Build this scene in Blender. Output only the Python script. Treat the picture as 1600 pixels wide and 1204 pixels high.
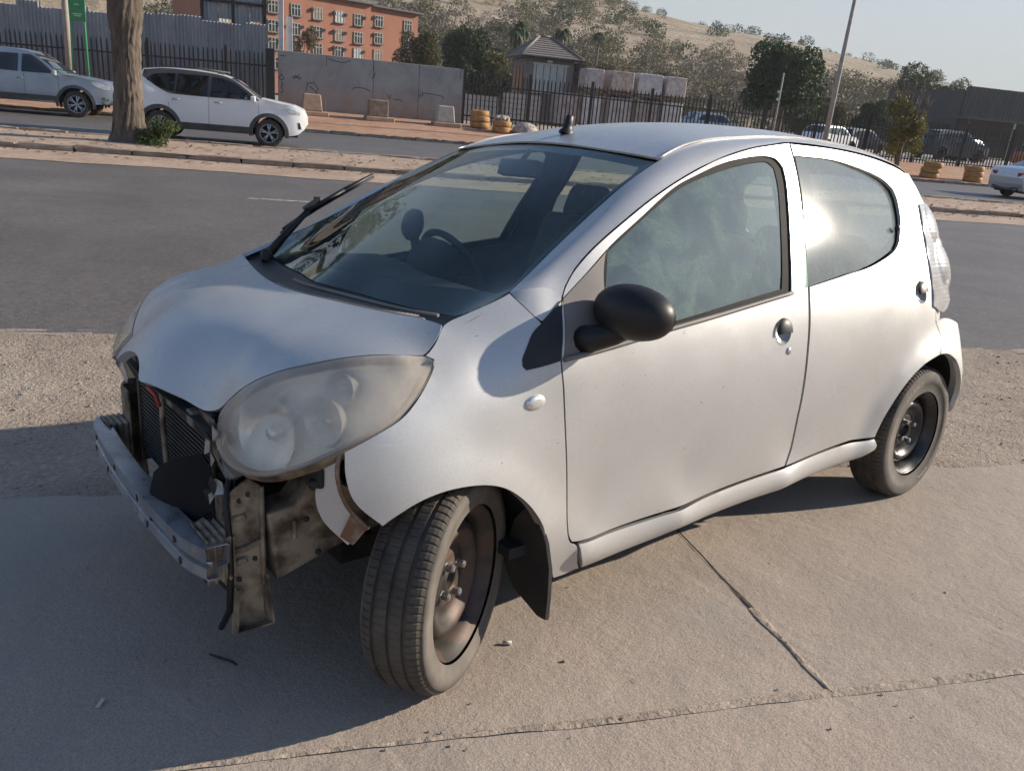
import bpy, bmesh, math, random
import numpy as np
from mathutils import Vector, Matrix
from mathutils.geometry import delaunay_2d_cdt

for o in list(bpy.data.objects):
    bpy.data.objects.remove(o, do_unlink=True)
SC = bpy.context.scene
COL = SC.collection
R = math.radians
random.seed(11)
rng = np.random.default_rng(5)

# ---------------------------------------------------------------- camera
YAW, PITCH, ROLL = R(230.44), R(19.417), R(-5.427)
CAM = Vector((3.3343, 2.1049, 1.4947))
fw = Vector((math.cos(YAW)*math.cos(PITCH), math.sin(YAW)*math.cos(PITCH), -math.sin(PITCH)))
r0 = fw.cross(Vector((0, 0, 1))).normalized()
d0 = fw.cross(r0)
rt = math.cos(ROLL)*r0 + math.sin(ROLL)*d0
dn = -math.sin(ROLL)*r0 + math.cos(ROLL)*d0
cam_data = bpy.data.cameras.new('camera')
cam_data.sensor_width = 36.0
cam_data.lens = 1249.76/1600*36.0
cam_data.clip_start = 0.05
cam_data.clip_end = 3000
cam = bpy.data.objects.new('camera', cam_data)
COL.objects.link(cam)
cam.matrix_world = Matrix.Translation(CAM) @ Matrix(((rt.x, -dn.x, -fw.x), (rt.y, -dn.y, -fw.y), (rt.z, -dn.z, -fw.z))).to_4x4()
SC.camera = cam

# ---------------------------------------------------------------- sky, sun, exposure
LIGHT = Vector((0.850, -0.360, -0.385)).normalized()       # direction the sunlight travels
SUN_EL = math.asin(-LIGHT.z)
SUN_AZ = math.atan2(-LIGHT.y, -LIGHT.x)                    # azimuth of the sun, from +X towards +Y
world = bpy.data.worlds.new('World')
SC.world = world
world.use_nodes = True
wt = world.node_tree
sky = wt.nodes.new('ShaderNodeTexSky')
sky.sky_type = 'NISHITA'
sky.sun_disc = False
sky.sun_elevation = SUN_EL
sky.sun_rotation = math.pi/2 - SUN_AZ
sky.altitude = 1300
sky.air_density = 1.0
sky.dust_density = 0.7
sky.ozone_density = 2.0
bg = wt.nodes['Background']
# pale dust haze low over the horizon, the same all round
wtc = wt.nodes.new('ShaderNodeTexCoord'); wsp = wt.nodes.new('ShaderNodeSeparateXYZ'); wt.links.new(wtc.outputs['Generated'], wsp.inputs[0])
haze_fac = wt.nodes.new('ShaderNodeMapRange'); haze_fac.interpolation_type = 'SMOOTHSTEP'; wt.links.new(wsp.outputs[2], haze_fac.inputs[0])
haze_fac.inputs[1].default_value = 0.0; haze_fac.inputs[2].default_value = 0.52; haze_fac.inputs[3].default_value = .98; haze_fac.inputs[4].default_value = 0.0
wmx = wt.nodes.new('ShaderNodeMix'); wmx.data_type = 'RGBA'; wt.links.new(haze_fac.outputs[0], wmx.inputs[0]); wt.links.new(sky.outputs[0], wmx.inputs[6]); wmx.inputs[7].default_value = (2.85, 2.98, 3.02, 1)
wt.links.new(wmx.outputs[2], bg.inputs[0])
bg.inputs[1].default_value = 0.12
sun_d = bpy.data.lights.new('sun', 'SUN')
sun_d.energy = 4.8
sun_d.angle = R(0.53)
sun_d.color = (1.0, 0.885, 0.735)
sun = bpy.data.objects.new('sun', sun_d)
COL.objects.link(sun)
sun.rotation_mode = 'QUATERNION'
sun.rotation_quaternion = LIGHT.to_track_quat('-Z', 'Y')
sun.location = (-20, 12, 14)
vs = SC.view_settings
SC.display_settings.display_device = 'sRGB'
vs.view_transform = 'Standard'
vs.look = 'None'
vs.exposure = 0.62
vs.gamma = 1.0
vs.use_curve_mapping = False
SC.cycles.use_adaptive_sampling = True
SC.cycles.adaptive_threshold = 0.03
SC.cycles.max_bounces = 7
SC.cycles.diffuse_bounces = 3
SC.cycles.glossy_bounces = 4
SC.cycles.transmission_bounces = 4
SC.cycles.volume_bounces = 0
SC.cycles.transparent_max_bounces = 16
SC.cycles.caustics_reflective = False
SC.cycles.caustics_refractive = False

# ---------------------------------------------------------------- helpers
def tag(o, label=None, cat=None, group=None, kind=None):
    if label: o['label'] = label
    if cat: o['category'] = cat
    if group: o['group'] = group
    if kind: o['kind'] = kind
    return o

def empty(name, loc=(0, 0, 0), rz=0.0, parent=None):
    o = bpy.data.objects.new(name, None)
    o.empty_display_size = 0.2
    COL.objects.link(o)
    o.location = loc
    o.rotation_euler = (0, 0, rz)
    if parent: o.parent = parent
    return o

def link(name, me, mat=None, parent=None):
    o = bpy.data.objects.new(name, me)
    COL.objects.link(o)
    if mat is not None:
        for m in (mat if isinstance(mat, (list, tuple)) else [mat]):
            me.materials.append(m)
    if parent is not None: o.parent = parent
    return o

def copy_tree(o, parent=None):
    c = o.copy()
    COL.objects.link(c)
    c.parent = parent
    for ch in list(o.children):
        copy_tree(ch, c)
    return c

class MB:
    """collects vertices and faces of one mesh"""
    def __init__(s):
        s.v, s.f, s.mi, s.sm = [], [], [], []
    def add(s, verts, faces, mi=0, smooth=False):
        b = len(s.v)
        s.v += [tuple(map(float, q)) for q in verts]
        for f in faces:
            s.f.append(tuple(b+i for i in f)); s.mi.append(mi); s.sm.append(smooth)
        return s
    def box(s, c, d, rz=0.0, mi=0, ry=0.0, rx=0.0, taper=1.0, tapery=None):
        M = Matrix.Rotation(rz, 3, 'Z') @ Matrix.Rotation(ry, 3, 'Y') @ Matrix.Rotation(rx, 3, 'X')
        c = Vector(c); ty = taper if tapery is None else tapery
        vs_ = []
        for z in (-.5, .5):
            k = 1.0 if z < 0 else taper
            k2 = 1.0 if z < 0 else ty
            for x, y in ((-.5, -.5), (.5, -.5), (.5, .5), (-.5, .5)):
                vs_.append(c + M @ Vector((x*d[0]*k, y*d[1]*k2, z*d[2])))
        return s.add(vs_, [(3, 2, 1, 0), (4, 5, 6, 7), (0, 1, 5, 4), (1, 2, 6, 5), (2, 3, 7, 6), (3, 0, 4, 7)], mi)
    def tube(s, pts, rad, n=8, mi=0, caps=True, smooth=True):
        P = [Vector(q) for q in pts]
        m = len(P)
        if not isinstance(rad, (list, tuple)): rad = [rad]*m
        vs_, fs = [], []
        up = Vector((0.13, 0.21, 0.97))
        prev = None
        for i in range(m):
            t = (P[min(i+1, m-1)] - P[max(i-1, 0)])
            if t.length < 1e-9: t = Vector((0, 0, 1))
            t.normalize()
            if prev is None:
                a = t.cross(up)
                if a.length < .05: a = t.cross(Vector((1, 0, 0)))
            else:
                a = prev - t*prev.dot(t)
            a.normalize(); prev = a
            b = t.cross(a)
            for k in range(n):
                th = 2*math.pi*k/n
                vs_.append(P[i] + (a*math.cos(th) + b*math.sin(th))*rad[i])
        for i in range(m-1):
            for k in range(n):
                k2 = (k+1) % n
                fs.append((i*n+k, i*n+k2, (i+1)*n+k2, (i+1)*n+k))
        s.add(vs_, fs, mi, smooth)
        if caps:
            b = len(s.v) - len(vs_)
            s.f.append(tuple(b+k for k in reversed(range(n)))); s.mi.append(mi); s.sm.append(False)
            s.f.append(tuple(b+(m-1)*n+k for k in range(n))); s.mi.append(mi); s.sm.append(False)
        return s
    def lathe(s, prof, n=32, M=None, mi=0, smooth=True, closed=True):
        """prof: (radius, height) pairs about local Z"""
        M = M or Matrix.Identity(4)
        vs_, fs = [], []
        for r_, h in prof:
            for k in range(n):
                th = 2*math.pi*k/n
                vs_.append(M @ Vector((r_*math.cos(th), r_*math.sin(th), h)))
        for i in range(len(prof)-1):
            for k in range(n):
                k2 = (k+1) % n
                fs.append((i*n+k, i*n+k2, (i+1)*n+k2, (i+1)*n+k))
        return s.add(vs_, fs, mi, smooth)
    def prism(s, poly, axis_pts, mi=0):
        """poly: 3D points of a flat outline, axis_pts: extrusion vector"""
        P = [Vector(q) for q in poly]; e = Vector(axis_pts); n = len(P)
        fs = [tuple(reversed(range(n))), tuple(range(n, 2*n))]
        for i in range(n):
            j = (i+1) % n
            fs.append((i, j, n+j, n+i))
        return s.add(P + [q+e for q in P], fs, mi)
    def mesh(s, name):
        me = bpy.data.meshes.new(name)
        me.from_pydata(s.v, [], s.f)
        me.polygons.foreach_set('use_smooth', s.sm)
        me.polygons.foreach_set('material_index', s.mi)
        me.update()
        return me
    def build(s, name, mat=None, parent=None):
        return link(name, s.mesh(name), mat, parent)

def bevel(o, w=.01, seg=2, ang=40):
    m = o.modifiers.new('bevel', 'BEVEL'); m.width = w; m.segments = seg
    m.limit_method = 'ANGLE'; m.angle_limit = R(ang)
    return o

def flip_fix(o):
    bm = bmesh.new(); bm.from_mesh(o.data)
    bmesh.ops.recalc_face_normals(bm, faces=bm.faces)
    bm.to_mesh(o.data); bm.free()
    return o

# ---------------------------------------------------------------- materials
MATS = {}
def nodes(name):
    m = bpy.data.materials.new(name); m.use_nodes = True
    nt = m.node_tree
    return m, nt, nt.nodes['Principled BSDF'], nt.nodes['Material Output']

def N(nt, kind, **kw):
    n = nt.nodes.new(kind)
    for k, v in kw.items():
        if k in n.inputs: n.inputs[k].default_value = v
        else: setattr(n, k, v)
    return n

def rgb(c): return (c[0], c[1], c[2], 1.0)

def ramp(nt, fac, stops):
    r_ = nt.nodes.new('ShaderNodeValToRGB')
    while len(r_.color_ramp.elements) < len(stops): r_.color_ramp.elements.new(0.5)
    for e, (p, c) in zip(r_.color_ramp.elements, stops):
        e.position = p; e.color = rgb(c) if hasattr(c, '__len__') else (c, c, c, 1)
    nt.links.new(fac, r_.inputs[0])
    return r_.outputs[0]

def coords(nt, scale=None, kind='Object'):
    tc = nt.nodes.new('ShaderNodeTexCoord')
    if scale is None: return tc.outputs[kind]
    mp = nt.nodes.new('ShaderNodeMapping')
    mp.inputs['Scale'].default_value = scale
    nt.links.new(tc.outputs[kind], mp.inputs[0])
    return mp.outputs[0]

def noise(nt, vec, scale, detail=4, rough=.55, dist=0.0):
    n = nt.nodes.new('ShaderNodeTexNoise')
    n.inputs['Scale'].default_value = scale; n.inputs['Detail'].default_value = detail
    n.inputs['Roughness'].default_value = rough; n.inputs['Distortion'].default_value = dist
    if vec is not None: nt.links.new(vec, n.inputs['Vector'])
    return n.outputs['Fac']

def mix(nt, fac, a, b, blend='MIX'):
    m = nt.nodes.new('ShaderNodeMix'); m.data_type = 'RGBA'; m.blend_type = blend
    for sock, val in ((0, fac), (6, a), (7, b)):
        if hasattr(val, 'links') or hasattr(val, 'is_linked'): nt.links.new(val, m.inputs[sock])
        elif sock == 0: m.inputs[0].default_value = val
        else: m.inputs[sock].default_value = rgb(val)
    return m.outputs[2]

def bump(nt, height, strength=.3, dist=.01, normal=None):
    b = nt.nodes.new('ShaderNodeBump')
    b.inputs['Strength'].default_value = strength; b.inputs['Distance'].default_value = dist
    nt.links.new(height, b.inputs['Height'])
    if normal is not None: nt.links.new(normal, b.inputs['Normal'])
    return b.outputs[0]

def pm(name, c1, c2=None, rough=.6, metal=0.0, scale=6.0, detail=5, bs=0.0, bscale=60.0, bdist=.004, spec=.5, coat=0.0, vec=None, lo=.35, hi=.65, rvar=0.0):
    """general procedural surface: two tones by noise, optional bump"""
    m, nt, p, out = nodes(name)
    v = coords(nt, vec)
    if c2 is None: c2 = tuple(k*.8 for k in c1)
    f = noise(nt, v, scale, detail)
    nt.links.new(ramp(nt, f, [(lo, c1), (hi, c2)]), p.inputs['Base Color'])
    p.inputs['Roughness'].default_value = rough
    if rvar:
        nt.links.new(ramp(nt, noise(nt, v, scale*2.3, 4), [(.3, max(0, rough-rvar)), (.7, min(1, rough+rvar))]), p.inputs['Roughness'])
    p.inputs['Metallic'].default_value = metal
    p.inputs['Specular IOR Level'].default_value = spec
    p.inputs['Coat Weight'].default_value = coat
    if bs: nt.links.new(bump(nt, noise(nt, v, bscale, 4), bs, bdist), p.inputs['Normal'])
    MATS[name] = m
    return m
AF = [[2.559,0.501],[2.53,0.522],[2.482,0.547],[2.427,0.56],[2.367,0.561],[2.302,0.552],[2.247,0.533],[2.194,0.498],[2.141,0.448],[2.094,0.386]]
AR = [[0.408,0.343],[0.361,0.451],[0.283,0.547],[0.177,0.607],[0.06,0.634],[-0.041,0.631],[-0.128,0.594],[-0.21,0.518],[-0.275,0.426],[-0.273,0.354]]
HOODSEAM = [[2.772,0.395,0.675],[2.763,0.411,0.702],[2.743,0.446,0.74],[2.715,0.485,0.774],[2.675,0.535,0.805],[2.627,0.577,0.824],[2.567,0.62,0.842],[2.503,0.658,0.851],[2.437,0.691,0.851],[2.406,0.699,0.848]]
HL = [[2.408,0.742,0.849],[2.407,0.742,0.834],[2.429,0.747,0.796],[2.457,0.753,0.765],[2.497,0.761,0.734],[2.559,0.764,0.707],[2.63,0.746,0.675],[2.69,0.712,0.641],[2.725,0.68,0.621],[2.748,0.65,0.606],[2.77,0.615,0.596],[2.79,0.575,0.595],[2.802,0.53,0.601],[2.805,0.485,0.614],[2.8,0.447,0.629],[2.789,0.42,0.649],[2.772,0.395,0.675],[2.763,0.411,0.702],[2.743,0.446,0.74],[2.715,0.485,0.774],[2.675,0.535,0.805],[2.627,0.577,0.824],[2.567,0.62,0.842],[2.503,0.658,0.851],[2.437,0.691,0.851],[2.406,0.699,0.848]]
FENDER = [[2.628,0.672],[2.631,0.623],[2.622,0.575],[2.602,0.542],[2.559,0.501],[2.53,0.522],[2.482,0.547],[2.427,0.56],[2.367,0.561],[2.302,0.552],[2.247,0.533],[2.194,0.498],[2.141,0.448],[2.094,0.386],[2.063,0.319],[2.024,0.243],[1.982,0.174],[1.937,0.168],[1.874,0.171],[1.92,0.239],[1.936,0.279],[1.959,0.293],[1.975,0.322],[2.007,0.474],[2.037,0.625],[2.055,0.745],[2.064,0.826],[2.041,0.914],[2.023,0.957],[2.099,0.911],[2.146,0.975],[2.193,0.956],[2.261,0.931],[2.325,0.907],[2.369,0.874],[2.406,0.849],[2.39,0.841],[2.396,0.829],[2.427,0.795],[2.458,0.765],[2.498,0.735],[2.558,0.707]]
DOOR = [[1.959,0.295],[1.975,0.322],[2.007,0.474],[2.037,0.625],[2.055,0.745],[2.064,0.826],[2.041,0.914],[2.018,0.964],[1.996,0.993],[1.953,1.033],[1.877,1.084],[1.769,1.14],[1.62,1.208],[1.457,1.271],[1.292,1.325],[1.116,1.367],[0.967,1.389],[0.876,1.4],[0.877,1.304],[0.906,1.161],[0.941,1.041],[0.966,0.932],[0.974,0.841],[0.977,0.715],[0.96,0.532],[0.937,0.383],[0.96,0.321],[1.388,0.303],[1.674,0.289],[1.931,0.29]]
DOORWIN = [[2.017,0.962],[1.955,1.003],[1.829,1.085],[1.692,1.156],[1.524,1.237],[1.398,1.28],[1.271,1.317],[1.162,1.337],[1.074,1.348],[1.011,1.349],[0.972,1.34],[0.95,1.317],[0.953,1.271],[0.98,1.178],[1.028,1.043],[1.059,0.931],[1.356,0.898],[1.642,0.869],[1.88,0.841],[2.058,0.823]]
DOORGLASS = [[1.889,0.953],[1.838,1.073],[1.697,1.145],[1.508,1.231],[1.405,1.266],[1.28,1.297],[1.171,1.319],[1.082,1.331],[1.022,1.332],[0.995,1.313],[0.997,1.269],[1.008,1.222],[1.053,1.092],[1.101,0.946],[1.353,0.916],[1.619,0.884],[1.912,0.847]]
SAIL = [[2.017,0.962],[1.955,1.003],[1.829,1.085],[1.852,1.06],[1.88,0.999],[1.91,0.847],[2.058,0.823]]
TRI = [[2.025,0.957],[2.101,0.907],[2.129,0.887],[2.155,0.853],[2.171,0.83],[2.173,0.814],[2.164,0.806],[2.126,0.811],[2.069,0.821]]
RDOOR = [[0.869,1.398],[0.567,1.396],[0.309,1.382],[0.09,1.355],[0.003,1.331],[-0.043,1.283],[-0.073,1.221],[-0.049,1.149],[-0.009,1.052],[0.022,0.944],[0.042,0.827],[0.044,0.765],[0.004,0.711],[0.038,0.639],[0.177,0.607],[0.283,0.547],[0.361,0.451],[0.408,0.343],[0.491,0.341],[0.55,0.343],[0.952,0.32],[0.93,0.382],[0.952,0.531],[0.969,0.714],[0.966,0.841],[0.958,0.932],[0.933,1.041],[0.899,1.161],[0.87,1.304]]
RWIN = [[0.865,1.36],[0.592,1.356],[0.35,1.327],[0.251,1.307],[0.201,1.289],[0.167,1.267],[0.158,1.236],[0.184,1.161],[0.225,1.112],[0.262,1.075],[0.309,1.049],[0.367,1.03],[0.549,0.993],[0.729,0.971],[0.982,0.941],[0.94,1.069],[0.886,1.23]]
SILL = [[1.93,0.282],[1.67,0.279],[1.384,0.293],[0.959,0.314],[0.546,0.334],[0.471,0.334],[0.406,0.337],[0.378,0.285],[0.419,0.271],[0.552,0.237],[0.805,0.233],[1.336,0.205],[1.631,0.189],[1.871,0.17],[1.92,0.239]]
GUT = [[2.018,0.722,0.964],[1.996,0.708,0.993],[1.953,0.694,1.033],[1.877,0.68,1.084],[1.769,0.66,1.14],[1.62,0.629,1.208],[1.457,0.599,1.271],[1.292,0.577,1.325],[1.116,0.561,1.367],[0.967,0.551,1.389],[0.876,0.544,1.4],[0.566,0.535,1.398],[0.307,0.527,1.384],[0.088,0.522,1.358],[0.0,0.525,1.334]]
WSE = [[2.139,0.662,0.975],[2.072,0.64,1.006],[1.969,0.61,1.062],[1.83,0.578,1.14],[1.653,0.548,1.24],[1.499,0.525,1.31]]
class TPS:
    def __init__(s,pts,reg=0.0):
        P=np.asarray(pts,float);s.c=P[:,:2];n=len(P)
        K=s.U(s.c,s.c)+reg*np.eye(n);Q=np.hstack([np.ones((n,1)),s.c])
        A=np.zeros((n+3,n+3));A[:n,:n]=K;A[:n,n:]=Q;A[n:,:n]=Q.T
        s.w=np.linalg.solve(A,np.concatenate([P[:,2],np.zeros(3)]))
    def U(s,a,b):
        d=((a[:,None,:]-b[None,:,:])**2).sum(2)
        return d*np.log(d+1e-12)
    def __call__(s,a,b):
        a=np.asarray(a,float);b=np.asarray(b,float);sh=np.broadcast(a,b).shape
        q=np.stack([np.broadcast_to(a,sh).ravel(),np.broadcast_to(b,sh).ravel()],1)
        return (s.U(q,s.c)@s.w[:-3]+s.w[-3]+q@s.w[-2:]).reshape(sh)
# body side: (x, z, y)
SIDE=[
 # sill / door lower .. rail at stations
 (.45,.19,.735),(.45,.26,.772),(.45,.36,.775),(.45,.55,.795),(.45,.72,.797),(.45,.88,.772),(.45,1.02,.718),(.45,1.2,.627),(.45,1.36,.542),
 (.95,.19,.735),(.95,.26,.772),(.95,.36,.768),(.95,.55,.792),(.95,.72,.797),(.95,.86,.778),(.95,.95,.752),(.95,1.15,.665),(.95,1.38,.555),
 (1.5,.19,.735),(1.5,.26,.772),(1.5,.36,.766),(1.5,.55,.788),(1.5,.72,.796),(1.5,.86,.780),(1.5,.95,.755),(1.5,1.12,.68),(1.5,1.28,.592),
 (1.9,.19,.735),(1.9,.26,.772),(1.9,.36,.768),(1.9,.55,.788),(1.9,.72,.795),(1.9,.86,.782),(1.9,.95,.752),(1.9,1.06,.69),
 (2.1,.22,.755),(2.1,.36,.782),(2.1,.55,.798),(2.1,.72,.795),(2.1,.84,.780),(2.1,.92,.735),(2.1,1.0,.665),
 (2.33,.55,.806),(2.33,.70,.792),(2.33,.80,.760),(2.33,.86,.712),(2.33,.905,.655),
 (2.55,.45,.775),(2.55,.58,.788),(2.55,.70,.768),(2.55,.78,.725),
 (2.66,.45,.74),(2.66,.60,.745),(2.66,.70,.72),
 # rear
 (.1,.30,.775),(.1,.55,.802),(.1,.72,.79),(.1,.88,.758),(.1,1.05,.682),(.1,1.2,.603),(.1,1.32,.535),
 (-.12,.40,.775),(-.12,.60,.795),(-.12,.75,.768),(-.12,.88,.725),(-.12,1.05,.650),(-.12,1.2,.575),(-.12,1.30,.515),
 (-.28,.35,.745),(-.28,.55,.765),(-.28,.70,.725),(-.28,.86,.655),(-.28,1.05,.575),(-.28,1.2,.48),
 (-.42,.35,.66),(-.42,.55,.675),(-.42,.68,.61),(-.42,.86,.52),
]
SIDE_T=TPS(SIDE,1e-5)
# ================================================================ THE SILVER HATCHBACK (car frame: x forward, y left, z up)
CARM = Matrix(((0.99985507, -0.00117746, -0.01698413), (0.0, 0.99760552, -0.06916093), (0.0170249, 0.06915091, 0.99746093)))
car = empty('hatchback_car')
car.rotation_euler = CARM.to_euler()
tag(car, 'silver five-door hatchback with its front bumper missing, parked on the concrete slab', 'car')

def poly_dist(x, z, poly):
    x = np.asarray(x, float); z = np.asarray(z, float); best = np.full(np.broadcast(x, z).shape, 9.)
    for (a, b), (c, e) in zip(poly[:-1], poly[1:]):
        L = (c-a)**2+(e-b)**2
        t = np.clip(((x-a)*(c-a)+(z-b)*(e-b))/L, 0, 1)
        best = np.minimum(best, np.hypot(x-a-t*(c-a), z-b-t*(e-b)))
    return best
def S(x, z):
    return SIDE_T(x, z)+.016*np.exp(-(poly_dist(x, z, AF)/.06)**2)+.024*np.exp(-(poly_dist(x, z, AR)/.065)**2)
def side(uv, off=0.0):
    x, z = uv[:, 0], uv[:, 1]
    y = S(x, z)
    if off:
        h = 1e-3
        gx = (S(x+h, z)-S(x-h, z))/(2*h); gz = (S(x, z+h)-S(x, z-h))/(2*h)
        n = np.stack([-gx, np.ones_like(gx), -gz], 1); n /= np.linalg.norm(n, axis=1)[:, None]
        return np.stack([x, y, z], 1)+n*off
    return np.stack([x, y, z], 1)
def sym(pts): return list(pts)+[(x, -y, z) for x, y, z in pts if abs(y) > 1e-6]
HOOD_T = TPS(sym([(2.447, 0, .897), (2.55, 0, .884), (2.65, 0, .862), (2.75, 0, .822), (2.82, 0, .778), (2.857, 0, .742), (2.88, 0, .710),
  (2.865, .1, .722), (2.882, .1, .695), (2.855, .19, .690), (2.833, .235, .684), (2.797, .31, .672), (2.785, .335, .670),
  (2.436, .15, .899), (2.405, .32, .902), (2.362, .5, .905), (2.329, .655, .907), (2.5, .3, .882), (2.58, .3, .862), (2.66, .3, .838), (2.72, .3, .796), (2.76, .3, .745),
  (2.5, .45, .872), (2.6, .45, .846), (2.68, .45, .808), (2.72, .4, .780), (2.745, .4, .740), (2.66, .38, .832), (2.70, .38, .801), (2.6, .15, .872), (2.7, .15, .838), (2.78, .15, .790), (2.83, .15, .745)] + [tuple(q) for q in HOODSEAM]), 2e-3)
WS_T = TPS([(y, z, x) for x, y, z in sym([(2.349, 0, .903), (2.312, .18, .899), (2.285, .38, .897), (2.262, .5, .898), (2.25, .58, .903), (2.232, .63, .921), (2.193, .655, .948)] + [tuple(q) for q in WSE] + [(1.512, .36, 1.328), (1.522, .2, 1.34), (1.53, 0, 1.345), (1.98, 0, 1.13), (1.975, .3, 1.115)])], 1e-6)
ROOF_T = TPS(sym([(1.53, 0, 1.347), (1.4, 0, 1.389), (1.2, 0, 1.431), (.9, 0, 1.461), (.6, 0, 1.466), (.3, 0, 1.450), (0, 0, 1.412), (-.2, 0, 1.368),
  (1.512, .3, 1.334), (1.2, .3, 1.417), (.9, .3, 1.446), (.5, .3, 1.450), (.1, .3, 1.412), (-.2, .3, 1.353),
  (1.50, .525, 1.312), (1.36, .5, 1.362), (1.1, .49, 1.400), (.85, .48, 1.417), (.5, .47, 1.419), (.2, .46, 1.397), (0, .45, 1.366), (-.12, .44, 1.335)]), 1e-5)
TAIL_T = TPS([(y, z, x) for x, y, z in sym([(-.50, 0, .35), (-.52, 0, .5), (-.50, 0, .65), (-.45, 0, .75), (-.43, 0, .9), (-.38, 0, 1.05), (-.28, 0, 1.25), (-.21, 0, 1.36),
  (-.47, .4, .35), (-.49, .4, .5), (-.47, .4, .65), (-.42, .4, .78), (-.40, .4, .95), (-.31, .4, 1.15), (-.19, .4, 1.33),
  (-.40, .62, .35), (-.43, .64, .52), (-.40, .60, .66), (-.33, .58, .85), (-.27, .55, 1.05), (-.19, .50, 1.2), (-.13, .46, 1.32)])], 1e-5)

def densify(poly, step, closed=True, corner=38):
    P = [np.array(q, float) for q in poly]; n = len(P); out = []
    def smooth_at(i):
        if not closed and (i == 0 or i == n-1): return False
        a = P[i]-P[i-1]; b = P[(i+1) % n]-P[i]
        la, lb = np.linalg.norm(a), np.linalg.norm(b)
        if la < 1e-9 or lb < 1e-9: return False
        return a@b/(la*lb) > math.cos(R(corner))
    sm = [smooth_at(i) for i in range(n)]
    for i in range(n if closed else n-1):
        a, b = P[i], P[(i+1) % n]; L = np.linalg.norm(b-a)
        if L < 1e-9: continue
        def tan(k):
            k %= n
            if not sm[k]: return b-a
            d = P[(k+1) % n]-P[k-1]
            return d/max(np.linalg.norm(d), 1e-9)*L
        ta, tb = tan(i), tan(i+1)
        m = max(1, int(round(L/step)))
        for j in range(m):
            t = j/m
            out.append((2*t**3-3*t*t+1)*a+(t**3-2*t*t+t)*ta+(-2*t**3+3*t*t)*b+(t**3-t*t)*tb)
    if not closed: out.append(P[-1])
    return np.array(out)

def inside(pt, poly):
    x, y = pt[:, 0], pt[:, 1]; c = np.zeros(len(pt), bool); n = len(poly)
    for i in range(n):
        x1, y1 = poly[i]; x2, y2 = poly[(i+1) % n]
        if y1 == y2: continue
        m = ((y1 > y) != (y2 > y)) & (x < (x2-x1)*(y-y1)/(y2-y1)+x1)
        c ^= m
    return c

def offset_poly(P, d):
    n = len(P); a = 0.5*np.sum(P[:, 0]*np.roll(P[:, 1], -1)-np.roll(P[:, 0], -1)*P[:, 1])
    t = np.roll(P, -1, 0)-np.roll(P, 1, 0); t /= np.maximum(np.linalg.norm(t, axis=1), 1e-9)[:, None]
    nrm = np.stack([-t[:, 1], t[:, 0]], 1)*(1 if a > 0 else -1)
    return P+nrm*d

def panel(name, poly, surf, mat, parent, holes=(), step=.03, bstep=.014, gap=.0025, depth=.014, flip=False, mirror=False, dense=True, hole_depth=None):
    """sheet cut out of a curved surface along an outline, with a turned-in edge all round"""
    outer = densify(poly, bstep) if dense else np.array(poly, float)
    loops = [offset_poly(outer, gap)]
    for h in holes: loops.append(densify(h, bstep))
    V2 = []; E = []; idx = []
    for L in loops:
        b = len(V2); n = len(L); V2 += [tuple(q) for q in L]; E += [(b+i, b+(i+1) % n) for i in range(n)]; idx.append(list(range(b, b+n)))
    lo, hi = loops[0].min(0), loops[0].max(0)
    gx, gy = np.meshgrid(np.arange(lo[0]+step*.3, hi[0], step), np.arange(lo[1]+step*.3, hi[1], step))
    G = np.stack([gx.ravel(), gy.ravel()], 1)
    ok = inside(G, loops[0])
    for L in loops[1:]: ok &= ~inside(G, L)
    for L in loops: ok &= poly_dist(G[:, 0], G[:, 1], np.vstack([L, L[:1]])) > step*.45
    V2 += [tuple(q) for q in G[ok]]
    res = delaunay_2d_cdt([Vector(q) for q in V2], E, [], 0, 1e-7, True)
    v2 = np.array([tuple(q) for q in res[0]]); tris = np.array([f for f in res[2]])
    cen = v2[tris].mean(1)
    ok = inside(cen, loops[0])
    for L in loops[1:]: ok &= ~inside(cen, L)
    tris = tris[ok]
    P3 = surf(v2)
    a = P3[tris]
    fn = np.cross(a[:, 1]-a[:, 0], a[:, 2]-a[:, 0])
    if flip: tris = tris[:, ::-1]; fn = -fn
    vn = np.zeros_like(P3)
    for k in range(3): np.add.at(vn, tris[:, k], fn)
    vn /= np.maximum(np.linalg.norm(vn, axis=1), 1e-12)[:, None]
    mb = MB()
    mb.add(P3, [tuple(t) for t in tris], 0, True)
    inv = {}
    for new, src in enumerate(res[3]):
        for s_ in src: inv[s_] = new
    for li, L in enumerate(idx):
        dd = depth if li == 0 or hole_depth is None else hole_depth
        if not dd: continue
        ii = [inv[i] for i in L]; n = len(ii)
        top_ = P3[ii]; bot = top_-vn[ii]*dd
        fl = [(i, (i+1) % n, n+(i+1) % n, n+i) for i in range(n)]
        mb.add(np.vstack([top_, bot]), fl, 0, True)
    out = []
    o = mb.build(name, mat, parent); out.append(o)
    if mirror:
        mb2 = MB(); mb2.add([(x, -y, z) for x, y, z in mb.v], [tuple(reversed(f)) for f in mb.f], 0, True)
        p2 = mirror if isinstance(mirror, bpy.types.Object) else parent
        out.append(mb2.build(name, mat, p2))
    return out
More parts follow.
